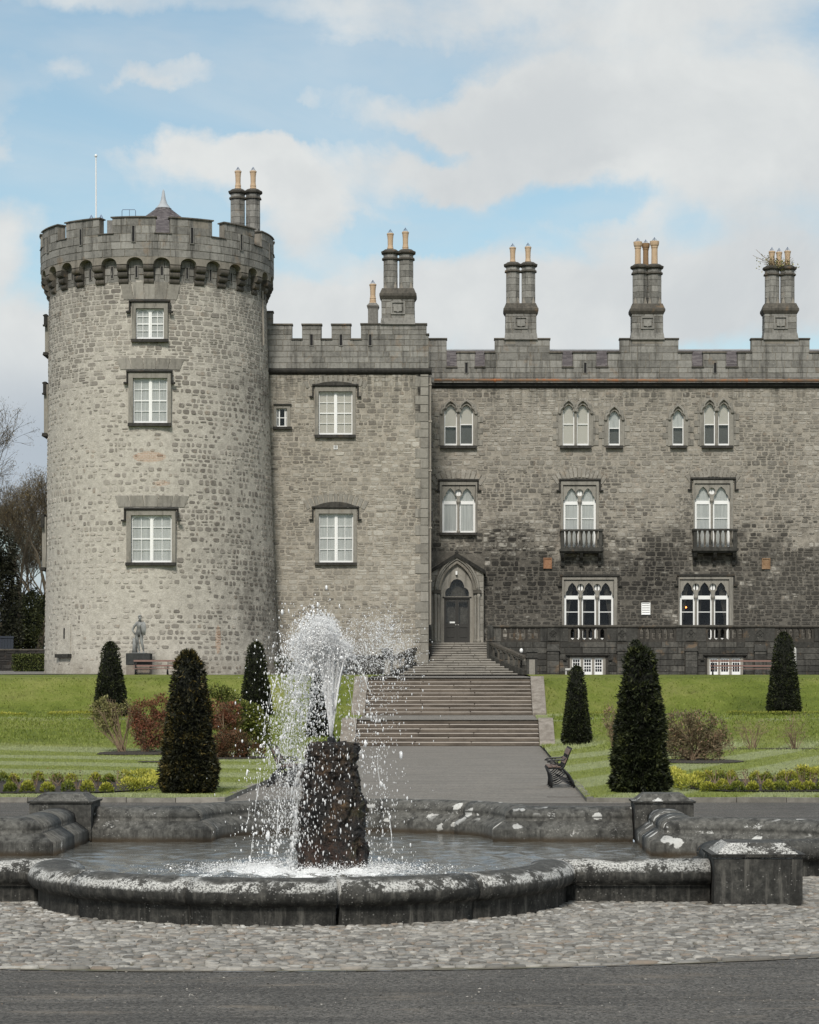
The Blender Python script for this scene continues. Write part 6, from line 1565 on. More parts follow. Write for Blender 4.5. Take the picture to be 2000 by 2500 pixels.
for (x, y, th, w, dr), k in zip(pieces, ok):
    if not k or random.random() < .012: continue
    t = random.random(); h = random.uniform(.014, .028)
    V, fs = cobble(x, y, th + random.uniform(-.28, .28), w * random.uniform(.49, .56), dr * random.uniform(.50, .60), h, t); vis = 1.0 if abs(x - (PX(1000, y))) < 1010 / F * y else .05
    em.append((w * dr / y ** 3 * vis, V, fs, t))
emit(ap, em, 'cobble', M['cobble'], 300, True)

# grit and moss gathered along the ragged outer edge, and specks blown over the road
b = MB(); n = 420; V = []
for k in range(n):
    a = -1.1 + 2.2 * k / n; w0, w1 = -.03, .035 + .03 * abs(mnoise.noise((a * 40, 1, 2))) + .05 * max(0, mnoise.noise((a * 9, 4, 2)))
    for w in (w0, w1): V.append((CC[0] + (CR + w) * math.sin(a), CC[1] - (CR + w) * math.cos(a), .006))
b.add(V, [(2 * k, 2 * k + 1, 2 * k + 3, 2 * k + 2) for k in range(n - 1)]); b.build('edge_grit', M['joint'], ap)
rs = np.random.default_rng(41); K = 900; px_ = rs.uniform(-50, 2050, K); yy = 1 / rs.uniform(1 / 17.6, 1 / 14.6, K); xx = (px_ - VX) / F * yy; kk = np.hypot(xx - CC[0], yy - CC[1]) > CR + .04; P = np.stack([xx, yy, np.full(K, .004)], 1)[kk]
gt = leaves('road_grit', P, rs.normal(size=P.shape) * [1, 1, .12], rs.lognormal(-4.5, .5, len(P)), .010, rs.random(len(P)), M['cobble'], None, rs); tag(gt, kind='stuff')

# ------------------------------------------------------------------ tufa rock and the jet
rk = thing('fountain_rock', 'dripping dark brown tufa rock pillar standing in the middle of the basin', 'rock', (-1.49, 27.3, -.2))
RX, RY = -1.49, 27.3
prof = [(.43, -.3), (.43, .16), (.42, .22), (.375, .28), (.375, .36), (.385, .5), (.385, .64), (.38, .76), (.37, .88), (.35, 1.0), (.325, 1.10), (.305, 1.18), (.315, 1.26), (.315, 1.34), (.295, 1.39), (.19, 1.41), (.02, 1.36)]
zs_ = [p[1] for p in prof]; rs_ = [p[0] for p in prof]; NZ, NA = 120, 132; V = []
for i in range(NZ):
    t = i / (NZ - 1); s = t * (len(prof) - 1); k = min(int(s), len(prof) - 2); q = s - k; r = rs_[k] + (rs_[k + 1] - rs_[k]) * q; z = zs_[k] + (zs_[k + 1] - zs_[k]) * q
    for j in range(NA):
        a = 2 * math.pi * j / NA; x, y = math.cos(a), math.sin(a)
        p = Vector((x * r * 7.5, y * r * 7.5, z * 4.0))
        d = .055 * mnoise.noise(p) + .05 * abs(mnoise.noise(p * 2.3)) + .028 * mnoise.noise(p * 5.0) + .018 * mnoise.noise(p * 11)
        cav = mnoise.noise(Vector((x * 2.6, y * 2.6, z * 4.2 + 7)));  d -= .085 * max(0, cav - .22) * 2.2
        d *= min(1, r / .12); rr_ = r + d - .035
        sq = 1.0 if z > .14 else .96 + .07 * abs(math.sin(2 * a)) 
        V.append((RX + x * rr_ * sq, RY + y * rr_ * .95 * sq, z + .02 * mnoise.noise(p * 4)))
Fs = [(i * NA + j, i * NA + (j + 1) % NA, (i + 1) * NA + (j + 1) % NA, (i + 1) * NA + j) for i in range(NZ - 1) for j in range(NA)]
np_mesh('rock_body', np.array(V), np.array(Fs), M['rock'], None, True, rk)
MB().lathe([(.05, 0), (.05, .12), (.03, .14)], (RX - .02, RY, 1.33), 10).build('nozzle', M['iron'], rk)
jet = thing('fountain_jet', 'white water jet bursting from the rock and falling back to the left', 'water jet', (RX, RY, 1.3))
wr = np.random.default_rng(11)
ICO_V, ICO_F = None, None
def ico():
    t = (1 + 5 ** .5) / 2; v = np.array([(-1, t, 0), (1, t, 0), (-1, -t, 0), (1, -t, 0), (0, -1, t), (0, 1, t), (0, -1, -t), (0, 1, -t), (t, 0, -1), (t, 0, 1), (-t, 0, -1), (-t, 0, 1)], float); v /= np.linalg.norm(v[0])
    f = np.array([(0, 11, 5), (0, 5, 1), (0, 1, 7), (0, 7, 10), (0, 10, 11), (1, 5, 9), (5, 11, 4), (11, 10, 2), (10, 7, 6), (7, 1, 8), (3, 9, 4), (3, 4, 2), (3, 2, 6), (3, 6, 8), (3, 8, 9), (4, 9, 5), (2, 4, 11), (6, 2, 10), (8, 6, 7), (9, 8, 1)]); return v, f
def drops(name, P, S, stretch, tone, parent):
    v, f = ico(); K = len(P); S = np.broadcast_to(S, (K,)); st = np.broadcast_to(stretch, (K,))
    sc_ = np.stack([S, S, S * st], 1) * (1 + wr.normal(size=(K, 3)) * .15)
    ang = wr.random(K) * 6.28; V = v[None] * sc_[:, None]; c, s = np.cos(ang)[:, None], np.sin(ang)[:, None]
    V = np.stack([V[..., 0] * c - V[..., 1] * s, V[..., 0] * s + V[..., 1] * c, V[..., 2]], -1) + P[:, None]
    Fc = (f[None] + (np.arange(K) * 12)[:, None, None]).reshape(-1, 3)
    o = np_mesh(name, V.reshape(-1, 3), Fc, M['drop'], np.repeat(np.broadcast_to(tone, (K,)), 20), True, parent); o['kind'] = 'stuff'; return o
G = 9.81; Z0 = 1.37
def fly(v, t): return np.stack([RX - .02 + v[:, 0] * t, RY + v[:, 1] * t, Z0 + v[:, 2] * t - .5 * G * t * t], 1)
def mist(P, S, stretch, tone, name='mist'):
    v = np.array([(1, 0, 0), (-1, 0, 0), (0, 1, 0), (0, -1, 0), (0, 0, 1), (0, 0, -1)], float); f = np.array([(0, 2, 4), (2, 1, 4), (1, 3, 4), (3, 0, 4), (2, 0, 5), (1, 2, 5), (3, 1, 5), (0, 3, 5)]); K = len(P)
    V = v[None] * np.stack([S, S, S * stretch], 1)[:, None] + P[:, None]; Fc = (f[None] + (np.arange(K) * 6)[:, None, None]).reshape(-1, 3)
    o = np_mesh(name, V.reshape(-1, 3), Fc, M['drop'], np.repeat(np.broadcast_to(tone, (K,)), 8), True, jet); o['kind'] = 'stuff'
def vz_of(vx, vy): return 5.16 - 1.0 * np.maximum(0, vx - .02) - .55 * np.maximum(0, -.42 - vx) - .25 * np.abs(vy)
# main jet: ropes of water in a narrow fan, leaning a little to the left as they climb
b = MB()
for k in range(420):
    vx = wr.normal(-.17, .14) if k % 4 else wr.uniform(-.45, .5); vy = wr.normal(0, .18); vz = float(vz_of(vx, vy)) + wr.normal(0, .10); ta = vz / G; t0 = 0 if k % 4 else wr.uniform(0, .12); T = ta * wr.uniform(.5, 1.05); pts = []; rad = []; w0 = wr.uniform(.45, 1.25); wob = wr.normal(size=2) * .02
    for i in range(10):
        t = t0 + (T - t0) * i / 9
        pts.append((RX - .02 + vx * t + wob[0] * math.sin(9 * t + k) * t, RY + vy * t + wob[1] * math.sin(8 * t + k) * t, Z0 + vz * t - 4.9 * t * t)); rad.append(max(.0014, .0080 * w0 * (1 - .55 * i / 9) * wr.uniform(.7, 1.3)))
    b.tube(pts, rad, 4, float(wr.uniform(.45, .95)))
o = b.build('water_strands', M['drop'], jet, True); o['kind'] = 'stuff'
def cloud_of(K, mx, sx, sy, f0, f1, jit, svz=.12):
    vx = wr.normal(mx, sx, K); vy = wr.normal(0, sy, K); vz = vz_of(vx, vy) + wr.normal(0, svz, K); t = wr.uniform(f0, f1, K) * vz / G; v = np.stack([vx, vy, vz], 1)
    P = fly(v, t) + wr.normal(size=(K, 3)) * jit * t[:, None]; return P[P[:, 2] > -.05]
P = cloud_of(52000, -.16, .135, .18, .10, .98, .04); mist(P, wr.lognormal(-5.8, .35, len(P)), 2.4, wr.uniform(.4, .85, len(P)))
# separate spurts that leave the crown ragged
SP = [(wr.normal(-.22, .12), wr.normal(0, .2)) for _ in range(30)]; SP = [(a, c, float(vz_of(a, c)) + wr.uniform(-.38, .08)) for a, c in SP] + [(.3, 0, 4.75), (.42, .1, 4.6)] + [(-.22, 0, 5.22), (-.26, .05, 5.15), (-.16, -.05, 5.05), (-.33, 0, 4.95)]
def spurts(K, f0, f1, jit, s=.03):
    q = np.array(SP)[wr.integers(0, len(SP), K)]; v = q + wr.normal(size=(K, 3)) * [s, s, s * 1.6]; t = wr.uniform(f0, f1, K) * v[:, 2] / G; P = fly(v, t) + wr.normal(size=(K, 3)) * jit * t[:, None]; return P[P[:, 2] > -.05]
P = spurts(40000, .42, 1.10, .055); mist(P, wr.lognormal(-5.7, .4, len(P)), 1.6, wr.uniform(.6, 1, len(P)))
P = spurts(2000, .5, 1.25, .12, .06); drops('spray', P, wr.lognormal(-5.3, .42, len(P)), 1.3, wr.uniform(.6, 1, len(P)), jet)
P = spurts(1500, 1.2, 2.3, .05, .06); drops('spray', P, wr.lognormal(-5.35, .45, len(P)), 2.0, wr.uniform(.5, 1, len(P)), jet)
# clots of white water where the crown breaks and starts to fall
K = 9000; cl = np.concatenate([spurts(60, .75, 1.1, .05), cloud_of(22, -.40, .14, .2, 1.1, 1.9, .05)]); ci = wr.integers(0, len(cl), K); P = cl[ci] + wr.normal(size=(K, 3)) * [.045, .045, .075]
mist(P, wr.lognormal(-5.45, .4, K), 1.5, wr.uniform(.8, 1, K))
# ragged ropes and veils falling on the left side of the rock
b = MB(); Ps, Ss, Tn = [], [], []
for k in range(46):
    vx = -wr.uniform(.30, .62) if k < 28 else (-wr.uniform(.58, .95) if k < 38 else wr.uniform(.15, .7)); vy = wr.normal(0, .28); vz = float(vz_of(vx, vy)) + wr.normal(0, .22); n = 110
    t = np.sort(wr.uniform(.45, 1.3, n)); p = fly(np.array([[vx, vy, vz]] * n), t) + np.cumsum(wr.normal(size=(n, 3)) * [.0042, .004, .003], 0)
    clump = np.sin(t * wr.uniform(18, 40) + k) + wr.normal(0, .5, n) > -.1; p = p[(p[:, 2] > -.04) & clump]; Ps.append(p + wr.normal(size=p.shape) * .009); Ss.append(wr.lognormal(-5.45, .5, len(p))); Tn.append(wr.uniform(.5, 1, len(p)))
    for i in range(0, len(p) - 5, 5):
        if wr.random() < (.34 if k < 28 else .16):
            q = p[i:i + 5]; r_ = wr.uniform(.5, 1.2); b.tube([tuple(x) for x in q], [.001, .0042 * r_, .0055 * r_, .004 * r_, .001], 4, float(wr.uniform(.4, .9)))
o = b.build('water_strands', M['drop'], jet, True); o['kind'] = 'stuff'
drops('spray', np.concatenate(Ps), np.concatenate(Ss), 2.0, np.concatenate(Tn), jet)
P = cloud_of(6500, -.45, .14, .26, 1.0, 2.35, .05, .2); mist(P, wr.lognormal(-5.95, .35, len(P)), 3.2, wr.uniform(.3, .8, len(P)), 'veil')
P = cloud_of(2300, -.40, .34, .32, 1.0, 2.4, .05, .4); drops('spray', P, wr.lognormal(-5.5, .45, len(P)), 2.6, wr.uniform(.35, .95, len(P)), jet)
# fine burst thrown to the right and its fall
K = 4200; cl = wr.normal(size=(70, 3)) * [.22, .15, .17] + [RX + .52, RY, 2.52]; ci = wr.integers(0, 70, K); P = cl[ci] + wr.normal(size=(K, 3)) * .075; mist(P, wr.lognormal(-5.75, .45, K), 1.15, wr.uniform(.35, .95, K))
K = 900; P = np.stack([wr.normal(RX + .52, .22, K), wr.normal(RY, .15, K), wr.normal(2.48, .2, K)], 1); drops('spray', P, wr.lognormal(-5.5, .4, K), 1.15, wr.uniform(.35, .9, K), jet)
K = 800; P = np.stack([wr.normal(RX + .50, .2, K), wr.normal(RY, .2, K), wr.uniform(.0, 2.3, K)], 1); drops('spray', P, wr.lognormal(-5.6, .45, K), 2.8, wr.uniform(.3, .85, K), jet)
# water running down the rock and splashing round its foot
K = 700; a = math.pi * (.95 + .75 * wr.random(K) ** 2.2); z = wr.uniform(0, 1.35, K); r = np.interp(z, [0, .3, .8, 1.2, 1.4], [.47, .41, .39, .30, .29]) + .01 + abs(wr.normal(0, .05, K)); P = np.stack([RX + r * np.cos(a), RY + r * np.sin(a) * .95, z], 1)
drops('spray', P, wr.lognormal(-5.75, .45, K), 4.2, wr.uniform(.25, .7, K), jet)
K = 5200; r = abs(wr.normal(0, .5, K)) + .4; a = wr.uniform(0, 6.283, K); P = np.stack([RX - .25 + r * np.cos(a) * 1.15, RY - .1 + r * np.sin(a) * .8, abs(wr.normal(0, .045, K)) * np.exp(-.6 * r) * 1.5 - .055], 1)
drops('splash', P, wr.lognormal(-5.5, .45, K), .9, wr.uniform(.6, 1, K), jet)
K = 9000; r = abs(wr.normal(0, .45, K)) + .42; a = wr.uniform(0, 6.283, K); P = np.stack([RX - .3 + r * np.cos(a) * 1.2, RY - .15 + r * np.sin(a) * .8, abs(wr.normal(0, .05, K)) * np.exp(-.9 * r) * 1.6 - .05], 1); mist(P, wr.lognormal(-5.8, .4, K), 1.0, wr.uniform(.5, 1, K), 'foam_spray')

# ------------------------------------------------------------------ clipped yews
def yew(X, Y, z, h, rb, n, label, seed, m='yew', rt=.36, leaf=(.10, .032), wob=.08, tall=.92):
    rs = np.random.default_rng(seed); t_ = thing('clipped_yew', label, 'yew', (X, Y, z), 'clipped yew cones in the garden')
    prof = lambda t: rb * np.where(t < .06, .80 + 3.0 * t, 1.0 - (1 - rt) * (np.clip(t - .06, 0, 1) / .94) ** 1.02) * np.where(t > tall, np.clip(1 - ((t - tall) / (1 - tall)), 0, 1) ** .62 * .88 + .08, 1)
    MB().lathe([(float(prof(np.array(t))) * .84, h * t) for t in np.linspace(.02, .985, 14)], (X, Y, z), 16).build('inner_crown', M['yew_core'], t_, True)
    t = 1 - np.sqrt(rs.random(n) * .995 + .004); t = np.where(rs.random(n) < .05, rs.uniform(.9, 1.0, n), t); a = rs.random(n) * 6.2832
    bump = np.array([mnoise.noise((math.cos(q) * 2.4, math.sin(q) * 2.4, s * h * 3.2 + seed)) for q, s in zip(a, t)])
    fine = np.array([mnoise.noise((math.cos(q) * 6, math.sin(q) * 6, s * h * 7 + seed * 3)) for q, s in zip(a, t)])
    r = prof(t) * (.88 + .14 * rs.random(n)) + bump * wob + fine * wob * .55 + (rs.random(n) < .02) * rs.random(n) * .07
    P = np.stack([X + r * np.cos(a), Y + r * np.sin(a), z + h * t], 1)
    D = np.stack([np.cos(a), np.sin(a), rs.normal(.15, .5, n)], 1) + rs.normal(size=(n, 3)) * .55; D[t > .93, 2] += 1.0
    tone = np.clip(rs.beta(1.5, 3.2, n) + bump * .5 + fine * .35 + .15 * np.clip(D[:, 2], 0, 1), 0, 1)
    leaves('foliage', P, D, leaf[0] * rs.uniform(.6, 1.35, n), leaf[1] * rs.uniform(.7, 1.3, n), tone, M[m], t_, rs)
    MB().tube([(X, Y, z - .05), (X, Y, z + h * .15)], [.07, .06], 8).build('trunk', M['bark'], t_)
def at(x, y, z): D = GD(y, z); return PX(x, D), D
X, Y = at(461, 1936, .08); yew(X, Y, .08, 2.66, .52, 15000, 'large clipped yew cone with golden tips beside the front left lawn kerb', 1, 'yew_gold', .40, (.085, .03), .07)
X, Y = at(1563, 1934, .08); yew(X, Y, .08, 2.72, .52, 15000, 'large dark clipped yew cone beside the front right lawn kerb', 2, 'yew', .44, (.10, .034), .10, .94)
yew(PX(270, 94.5), 94.5, 1.0, 2.95, .66, 7000, 'dark clipped yew cone in front of the statue, farthest left', 3, 'yew', .38, (.10, .045), .05)
yew(PX(625, 94.5), 94.5, 1.0, 2.95, .62, 7000, 'dark clipped yew cone left of the jet, below the join of tower and range', 4, 'yew', .40, (.10, .045), .05)
yew(PX(1408, 81.5), 81.5, .17, 2.68, .475, 7000, 'dark clipped yew cone behind the right path bench, beside the lower steps', 5, 'yew', .42, (.09, .04), .05)
yew(PX(780, 81.5), 81.5, .17, 2.68, .44, 6000, 'dark clipped yew cone half hidden behind the water jet', 6, 'yew', .42, (.09, .04), .05)
yew(PX(1914, 97.0), 97.0, 1.1, 3.3, .68, 7000, 'dark clipped yew cone on the upper bank at the right edge, before the long bench', 7, 'yew', .42, (.10, .045), .05, .92)
yew(PX(1552, 97.5), 97.5, 1.1, 3.0, .50, 5000, 'dark clipped yew cone peeping over the top of the large right yew', 8, 'yew', .5, (.10, .045), .05, .92)

# ------------------------------------------------------------------ shrubs
def shrub(name, label, cat, base, lobes, n, m, leaf, stems=14, tone_up=0.0, group=None, m_stem='stem', srad=.014, soilless=True, seed=0, top=.4):
    """lobes: (x, y, z, rx, ry, rz) ellipsoids filled with leaves; stems run from the base into them"""
    rs = np.random.default_rng(seed + 100); t_ = thing(name, label, cat, base, group); L = np.array(lobes, float); wgt = L[:, 3] * L[:, 4] * L[:, 5]; wgt /= wgt.sum()
    k = rs.choice(len(L), n, p=wgt); d = rs.normal(size=(n, 3)); d /= np.linalg.norm(d, axis=1, keepdims=True); q = rs.random(n) ** (1 / 3) * .5 + .5 * rs.random(n) ** .33
    P = L[k, :3] + d * L[k, 3:] * q[:, None]; P += rs.normal(size=P.shape) * .02
    nz = np.array([mnoise.noise((p[0] * 3.4, p[1] * 3.4, p[2] * 3.4 + seed)) for p in P]); keep = nz > -.22; P, d, nz = P[keep], d[keep], nz[keep]
    D = d + rs.normal(size=d.shape) * .7 + [0, 0, top]
    leaves('foliage', P, D, leaf[0] * rs.uniform(.6, 1.3, len(P)), leaf[1] * rs.uniform(.7, 1.3, len(P)), np.clip(rs.beta(2, 2.4, len(P)) + nz * .3 + tone_up, 0, 1), M[m], t_, rs)
    if stems:
        b = MB()
        for s in range(stems):
            l = L[s % len(L)]; e = l[:3] + rs.normal(size=3) * l[3:] * .42; p0 = np.array(base) + rs.normal(size=3) * [.07, .07, 0]; mid = p0 * .45 + e * .55 + rs.normal(size=3) * .06
            b.tube([tuple(p0), tuple(p0 * .75 + mid * .25 + [0, 0, .03]), tuple(mid), tuple(e)], [srad, srad * .85, srad * .6, srad * .3], 5)
            for _ in range(4): b.tube([tuple(mid), tuple(mid * .4 + e * .6 + rs.normal(size=3) * .12), tuple(e + rs.normal(size=3) * l[3:] * .55)], [srad * .5, srad * .35, srad * .15], 4)
        b.build('stems', M[m_stem], t_)
    return t_
def lobe(px, py, D, rx, ry, rz=None): return (PX(px, D), D, PZ(py, D), rx, rz or rx, ry)
D = 72.5; bz_ = .12
shrub('loose_shrub', 'loose open shrub with bare fanning stems and pale leaf tufts, far left', 'shrub', (PX(298, D), D, bz_), [lobe(243, 1728, D, .32, .22), lobe(262, 1712, D, .28, .16), lobe(282, 1733, D, .25, .2), lobe(315, 1722, D, .2, .18), lobe(228, 1745, D, .2, .18), lobe(262, 1760, D, .3, .25)], 2300, 'pale_leaf', (.075, .036), 22, .1, srad=.02, seed=1)
shrub('red_shrub', 'rounded shrub of reddish new leaves left of the front yew', 'shrub', (PX(352, D), D, bz_), [lobe(350, 1745, D, .45, .5), lobe(400, 1725, D, .45, .42), lobe(385, 1775, D, .5, .55), lobe(340, 1770, D, .3, .42), lobe(330, 1740, D, .25, .3), lobe(365, 1795, D, .55, .5)], 9000, 'red_leaf', (.075, .03), 16, .05, srad=.016, seed=2)
D = 73.5
shrub('red_shrub', 'shrub of reddish leaves rising behind the front left yew, before the green bush', 'shrub', (PX(545, D), D, bz_), [lobe(530, 1740, D, .42, .42), lobe(565, 1740, D, .36, .36), lobe(545, 1775, D, .45, .45)], 6200, 'red_leaf', (.075, .03), 10, 0, srad=.016, seed=3)
D = 67.5
shrub('low_red_shrub', 'low spreading brownish red shrub at the foot of the green bush', 'shrub', (PX(560, D), D, bz_), [lobe(545, 1815, D, .42, .33), lobe(585, 1808, D, .36, .28), lobe(570, 1835, D, .5, .3), lobe(530, 1840, D, .3, .25), lobe(622, 1835, D, .35, .25)], 8500, 'red_low', (.065, .028), 10, .08, seed=4)
D = 75.5
shrub('green_shrub', 'big fresh green bush left of the water jet', 'shrub', (PX(590, D), D, bz_), [lobe(600, 1745, D, .6, .42), lobe(560, 1705, D, .45, .3), lobe(535, 1690, D, .35, .25), lobe(625, 1770, D, .5, .4), lobe(585, 1785, D, .5, .45), lobe(640, 1800, D, .3, .4)], 12500, 'shrub_green', (.085, .042), 12, .1, seed=5)
D = 65
shrub('rose_shrub', 'dense brownish old rose shrub right of the large right yew', 'shrub', (PX(1690, D), D, bz_), [lobe(1660, 1765, D, .45, .38), lobe(1710, 1765, D, .45, .42), lobe(1750, 1785, D, .32, .4), lobe(1645, 1800, D, .3, .35), lobe(1725, 1810, D, .4, .4), lobe(1690, 1790, D, .5, .4), lobe(1665, 1825, D, .5, .35), lobe(1735, 1835, D, .45, .3), lobe(1625, 1800, D, .3, .4), lobe(1765, 1815, D, .3, .4)], 8600, 'rose_leaf', (.07, .034), 70, .0, srad=.014, seed=6)
shrub('rose_shrub', 'small twiggy rose shrub peeping out left of the large right yew', 'shrub', (PX(1505, 70), 70, bz_), [lobe(1490, 1755, 70, .22, .4), lobe(1505, 1790, 70, .2, .4)], 620, 'rose_leaf', (.07, .032), 24, .1, srad=.012, seed=7)
def bare_rose(px, py, D, h, w, label, seed):
    rs = np.random.default_rng(seed); x, z = PX(px, D), lawn_z(PX(px, D), D); t_ = thing('bare_rose', label, 'shrub', (x, D, z)); b = MB(); tips = []
    for k in range(16):
        a = rs.uniform(-1, 1); e = np.array([x + a * w, D + rs.normal() * .25, z + h * rs.uniform(.55, 1.1) * (1 - .25 * abs(a))]); p0 = np.array([x + a * .1, D, z]); mid = p0 * .5 + e * .5 + rs.normal(size=3) * .08
        b.tube([tuple(p0), tuple(mid), tuple(e)], [.014, .010, .004], 5)
        for _ in range(3): q = e + rs.normal(size=3) * [.22, .15, .16]; b.tube([tuple(mid * .4 + e * .6), tuple(q)], [.007, .003], 4); tips.append(q)
    b.build('stems', M['stem'], t_); T = np.array(tips); P = np.repeat(T, 6, 0) + rs.normal(size=(len(T) * 6, 3)) * .06
    leaves('leaf', P, rs.normal(size=P.shape) + [0, 0, .4], .05, .024, rs.random(len(P)), M['rose_leaf'], t_, rs)
bare_rose(1838, 1828, 77.5, .95, .45, 'almost leafless rose bush on the right lawn, left of the two', 31)
bare_rose(1942, 1828, 77.5, .95, .45, 'almost leafless rose bush on the right lawn near the right edge', 32)
# ivy and dark planting at the foot of the range
shrub('dark_bush', 'dark bush in the corner where the range meets the tower', 'bush', (PX(695, 129), 129, 2.9), [lobe(690, 1622, 129, .45, .5), lobe(712, 1632, 129, .4, .42), lobe(735, 1636, 129, .4, .35)], 3200, 'ivy', (.10, .06), 6, 0, seed=9)
# ------------------------------------------------------------------ soil beds
def bed(pts, label=None, dz=.022):
    xs = [p[0] for p in pts]; ys = [p[1] for p in pts]; loop = [Vector(p) for p in pts]
    ov, oe, of, _, _, _ = delaunay_2d_cdt(loop, [], [list(range(len(loop)))], 1, 1e-5)
    o = np_mesh('soil_bed', np.array([(p.x, p.y, lawn_z(p.x, p.y) + dz) for p in ov]), np.array([list(f) for f in of]), M['soil']); o['kind'] = 'structure'
def ell(cx, cy, rx, ry, n=22): return [(cx + rx * math.cos(2 * math.pi * k / n) * (1 + .05 * math.sin(5 * k)), cy + ry * math.sin(2 * math.pi * k / n)) for k in range(n)]
bed([(-13, 44.3), (-7.0, 44.3), (-6.2, 45.5), (-5.55, 47.5), (-5.8, 49), (-7.5, 50.4), (-13, 50.4)])
bed([(4.2, 48.5), (4.5, 46.2), (5.0, 45.0), (13, 45.0), (13, 50.8), (5, 51.2)])
bed(ell(PX(340, 71.5), 71.5, 1.3, 1.4)); bed(ell(PX(560, 67.5), 67.5, 1.2, 1.5)); bed(ell(PX(420, 64), 63.5, .9, .6)); bed(ell(PX(1695, 64.5), 64.2, 1.35, 1.9)); bed(ell(PX(1890, 77.6), 77.4, 1.9, .28)); bed(ell(PX(1545, 68), 67.5, .8, .6))
# ------------------------------------------------------------------ small box bushes and rose stubs in the flower beds
def box_bush(x, y, r, h, seed, label, group, m):
    rs = np.random.default_rng(seed); z = lawn_z(x, y); t_ = thing('box_bush', label, 'bush', (x, y, z), group); n = 420
    d = rs.normal(size=(n, 3)); d /= np.linalg.norm(d, axis=1, keepdims=True); d[:, 2] = abs(d[:, 2]); q = .55 + .45 * rs.random(n) ** .5
    P = np.array([x, y, z + h * .1]) + d * q[:, None] * [r, r, h * .85]
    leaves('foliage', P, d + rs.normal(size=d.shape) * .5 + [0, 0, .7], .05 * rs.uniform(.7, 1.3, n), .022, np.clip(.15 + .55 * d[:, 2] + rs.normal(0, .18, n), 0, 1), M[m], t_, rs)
def box_row(name, label, pts, r, h, n, m, seed, cat='hedge'):
    rs = np.random.default_rng(seed); P0 = np.array(pts); t_ = thing(name, label, cat, (P0[0][0], P0[0][1], .1))
    s = rs.random(n) * (len(P0) - 1); k = np.minimum(s.astype(int), len(P0) - 2); c = P0[k] + (P0[k + 1] - P0[k]) * (s - k)[:, None]; a = rs.random(n) * math.pi; q = .5 + .5 * rs.random(n) ** .5
    tg = P0[k + 1] - P0[k]; tg = tg / np.linalg.norm(tg, axis=1, keepdims=True); nn = np.stack([-tg[:, 1], tg[:, 0]], 1)
    xy = c + nn * (np.cos(a) * r * q)[:, None] + rs.normal(size=(n, 2)) * .03; z = np.array([lawn_z(x, y) for x, y in xy]) + np.sin(a) * h * q * (1 + .12 * np.sin(s * 5))
    P = np.column_stack([xy, z]); D = np.column_stack([nn * np.cos(a)[:, None], np.sin(a) + .4]) + rs.normal(size=(n, 3)) * .5
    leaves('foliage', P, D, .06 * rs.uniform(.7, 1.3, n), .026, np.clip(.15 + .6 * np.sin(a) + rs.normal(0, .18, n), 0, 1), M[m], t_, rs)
ORD = ['first', 'second', 'third', 'fourth', 'fifth', 'sixth', 'seventh', 'eighth', 'ninth', 'tenth']
sd = 200
for rowY, base, xs, lab in ((44.7, 0, (24, 67, 116, 166, 213, 260), 'front'), (49.3, 0, (4, 34, 93, 140, 174, 233, 266), 'back')):
    for x in xs: sd += 1; y = rowY + random.uniform(-.15, .15); box_bush(PX(x, y), y, .125 + random.uniform(-.02, .02), .22 + random.uniform(-.03, .04), sd, f'round box bush, {ORD[sorted(xs).index(x)]} from left in {lab} row of left bed', f'box bushes in the {lab} row of the left bed', 'box' if sd % 3 else 'box_green')
for rowY, xs, lab in ((45.3, (1729, 1764, 1801, 1838, 1877, 1906, 1942, 1975, 2010), 'front'), (50.2, (1703, 1728, 1759, 1786, 1846, 1872, 1913, 1931), 'back')):
    for x in xs: sd += 1; y = rowY + random.uniform(-.15, .15); box_bush(PX(x, y), y, .125 + random.uniform(-.02, .025), .21 + random.uniform(-.03, .04), sd, f'round box bush, {ORD[sorted(xs).index(x)]} from left in {lab} row of right bed', f'box bushes in the {lab} row of the right bed', 'box' if sd % 3 else 'box_green')
box_row('box_hedge', 'low yellow green box edging at the right end of the left flower bed', [(PX(298, 45), 45.2), (PX(340, 45.5), 45.5), (PX(378, 47), 47.2), (PX(392, 48.5), 48.6), (PX(360, 50), 50.0), (PX(300, 50.5), 50.5)], .19, .24, 2600, 'box', 301)
box_row('box_hedge', 'low yellow green box edging slanting across the left end of the right flower bed', [(PX(1700, 45.3), 45.4), (PX(1672, 46.8), 46.8), (PX(1643, 49), 49.2), (PX(1650, 50.6), 50.6)], .22, .26, 2600, 'box', 302)
box_row('box_hedge', 'low yellow green box edging along the back of the right flower bed', [(PX(1945, 50.5), 50.5), (PX(1990, 50.5), 50.5), (PX(2050, 50.0), 50.0)], .2, .3, 1500, 'box', 303)
for lab, m_, pts, r_, h_, n_ in (('thin golden strip of clipped box on the middle terrace at the left edge', 'box', [(PX(-40, 95), 95), (PX(63, 95), 95)], .18, .14, 900), ('thin golden strip of clipped box on the middle terrace, left of the loose shrub', 'box', [(PX(116, 95), 95), (PX(320, 95), 95)], .18, .16, 1900),
                                 ('thin green strip of clipped box on the middle terrace, right of the steps', 'box_green', [(PX(1440, 95.5), 95.5), (PX(1530, 95.5), 95.5)], .18, .16, 900), ('long thin green strip of clipped box below the right edge yew', 'box_green', [(PX(1762, 96.5), 94.5), (PX(1830, 96.5), 95.2), (PX(1930, 96.5), 96), (PX(2040, 96.5), 96)], .18, .16, 2400)):
    sd += 1; box_row('box_strip', lab, pts, r_, h_, n_, m_, sd)
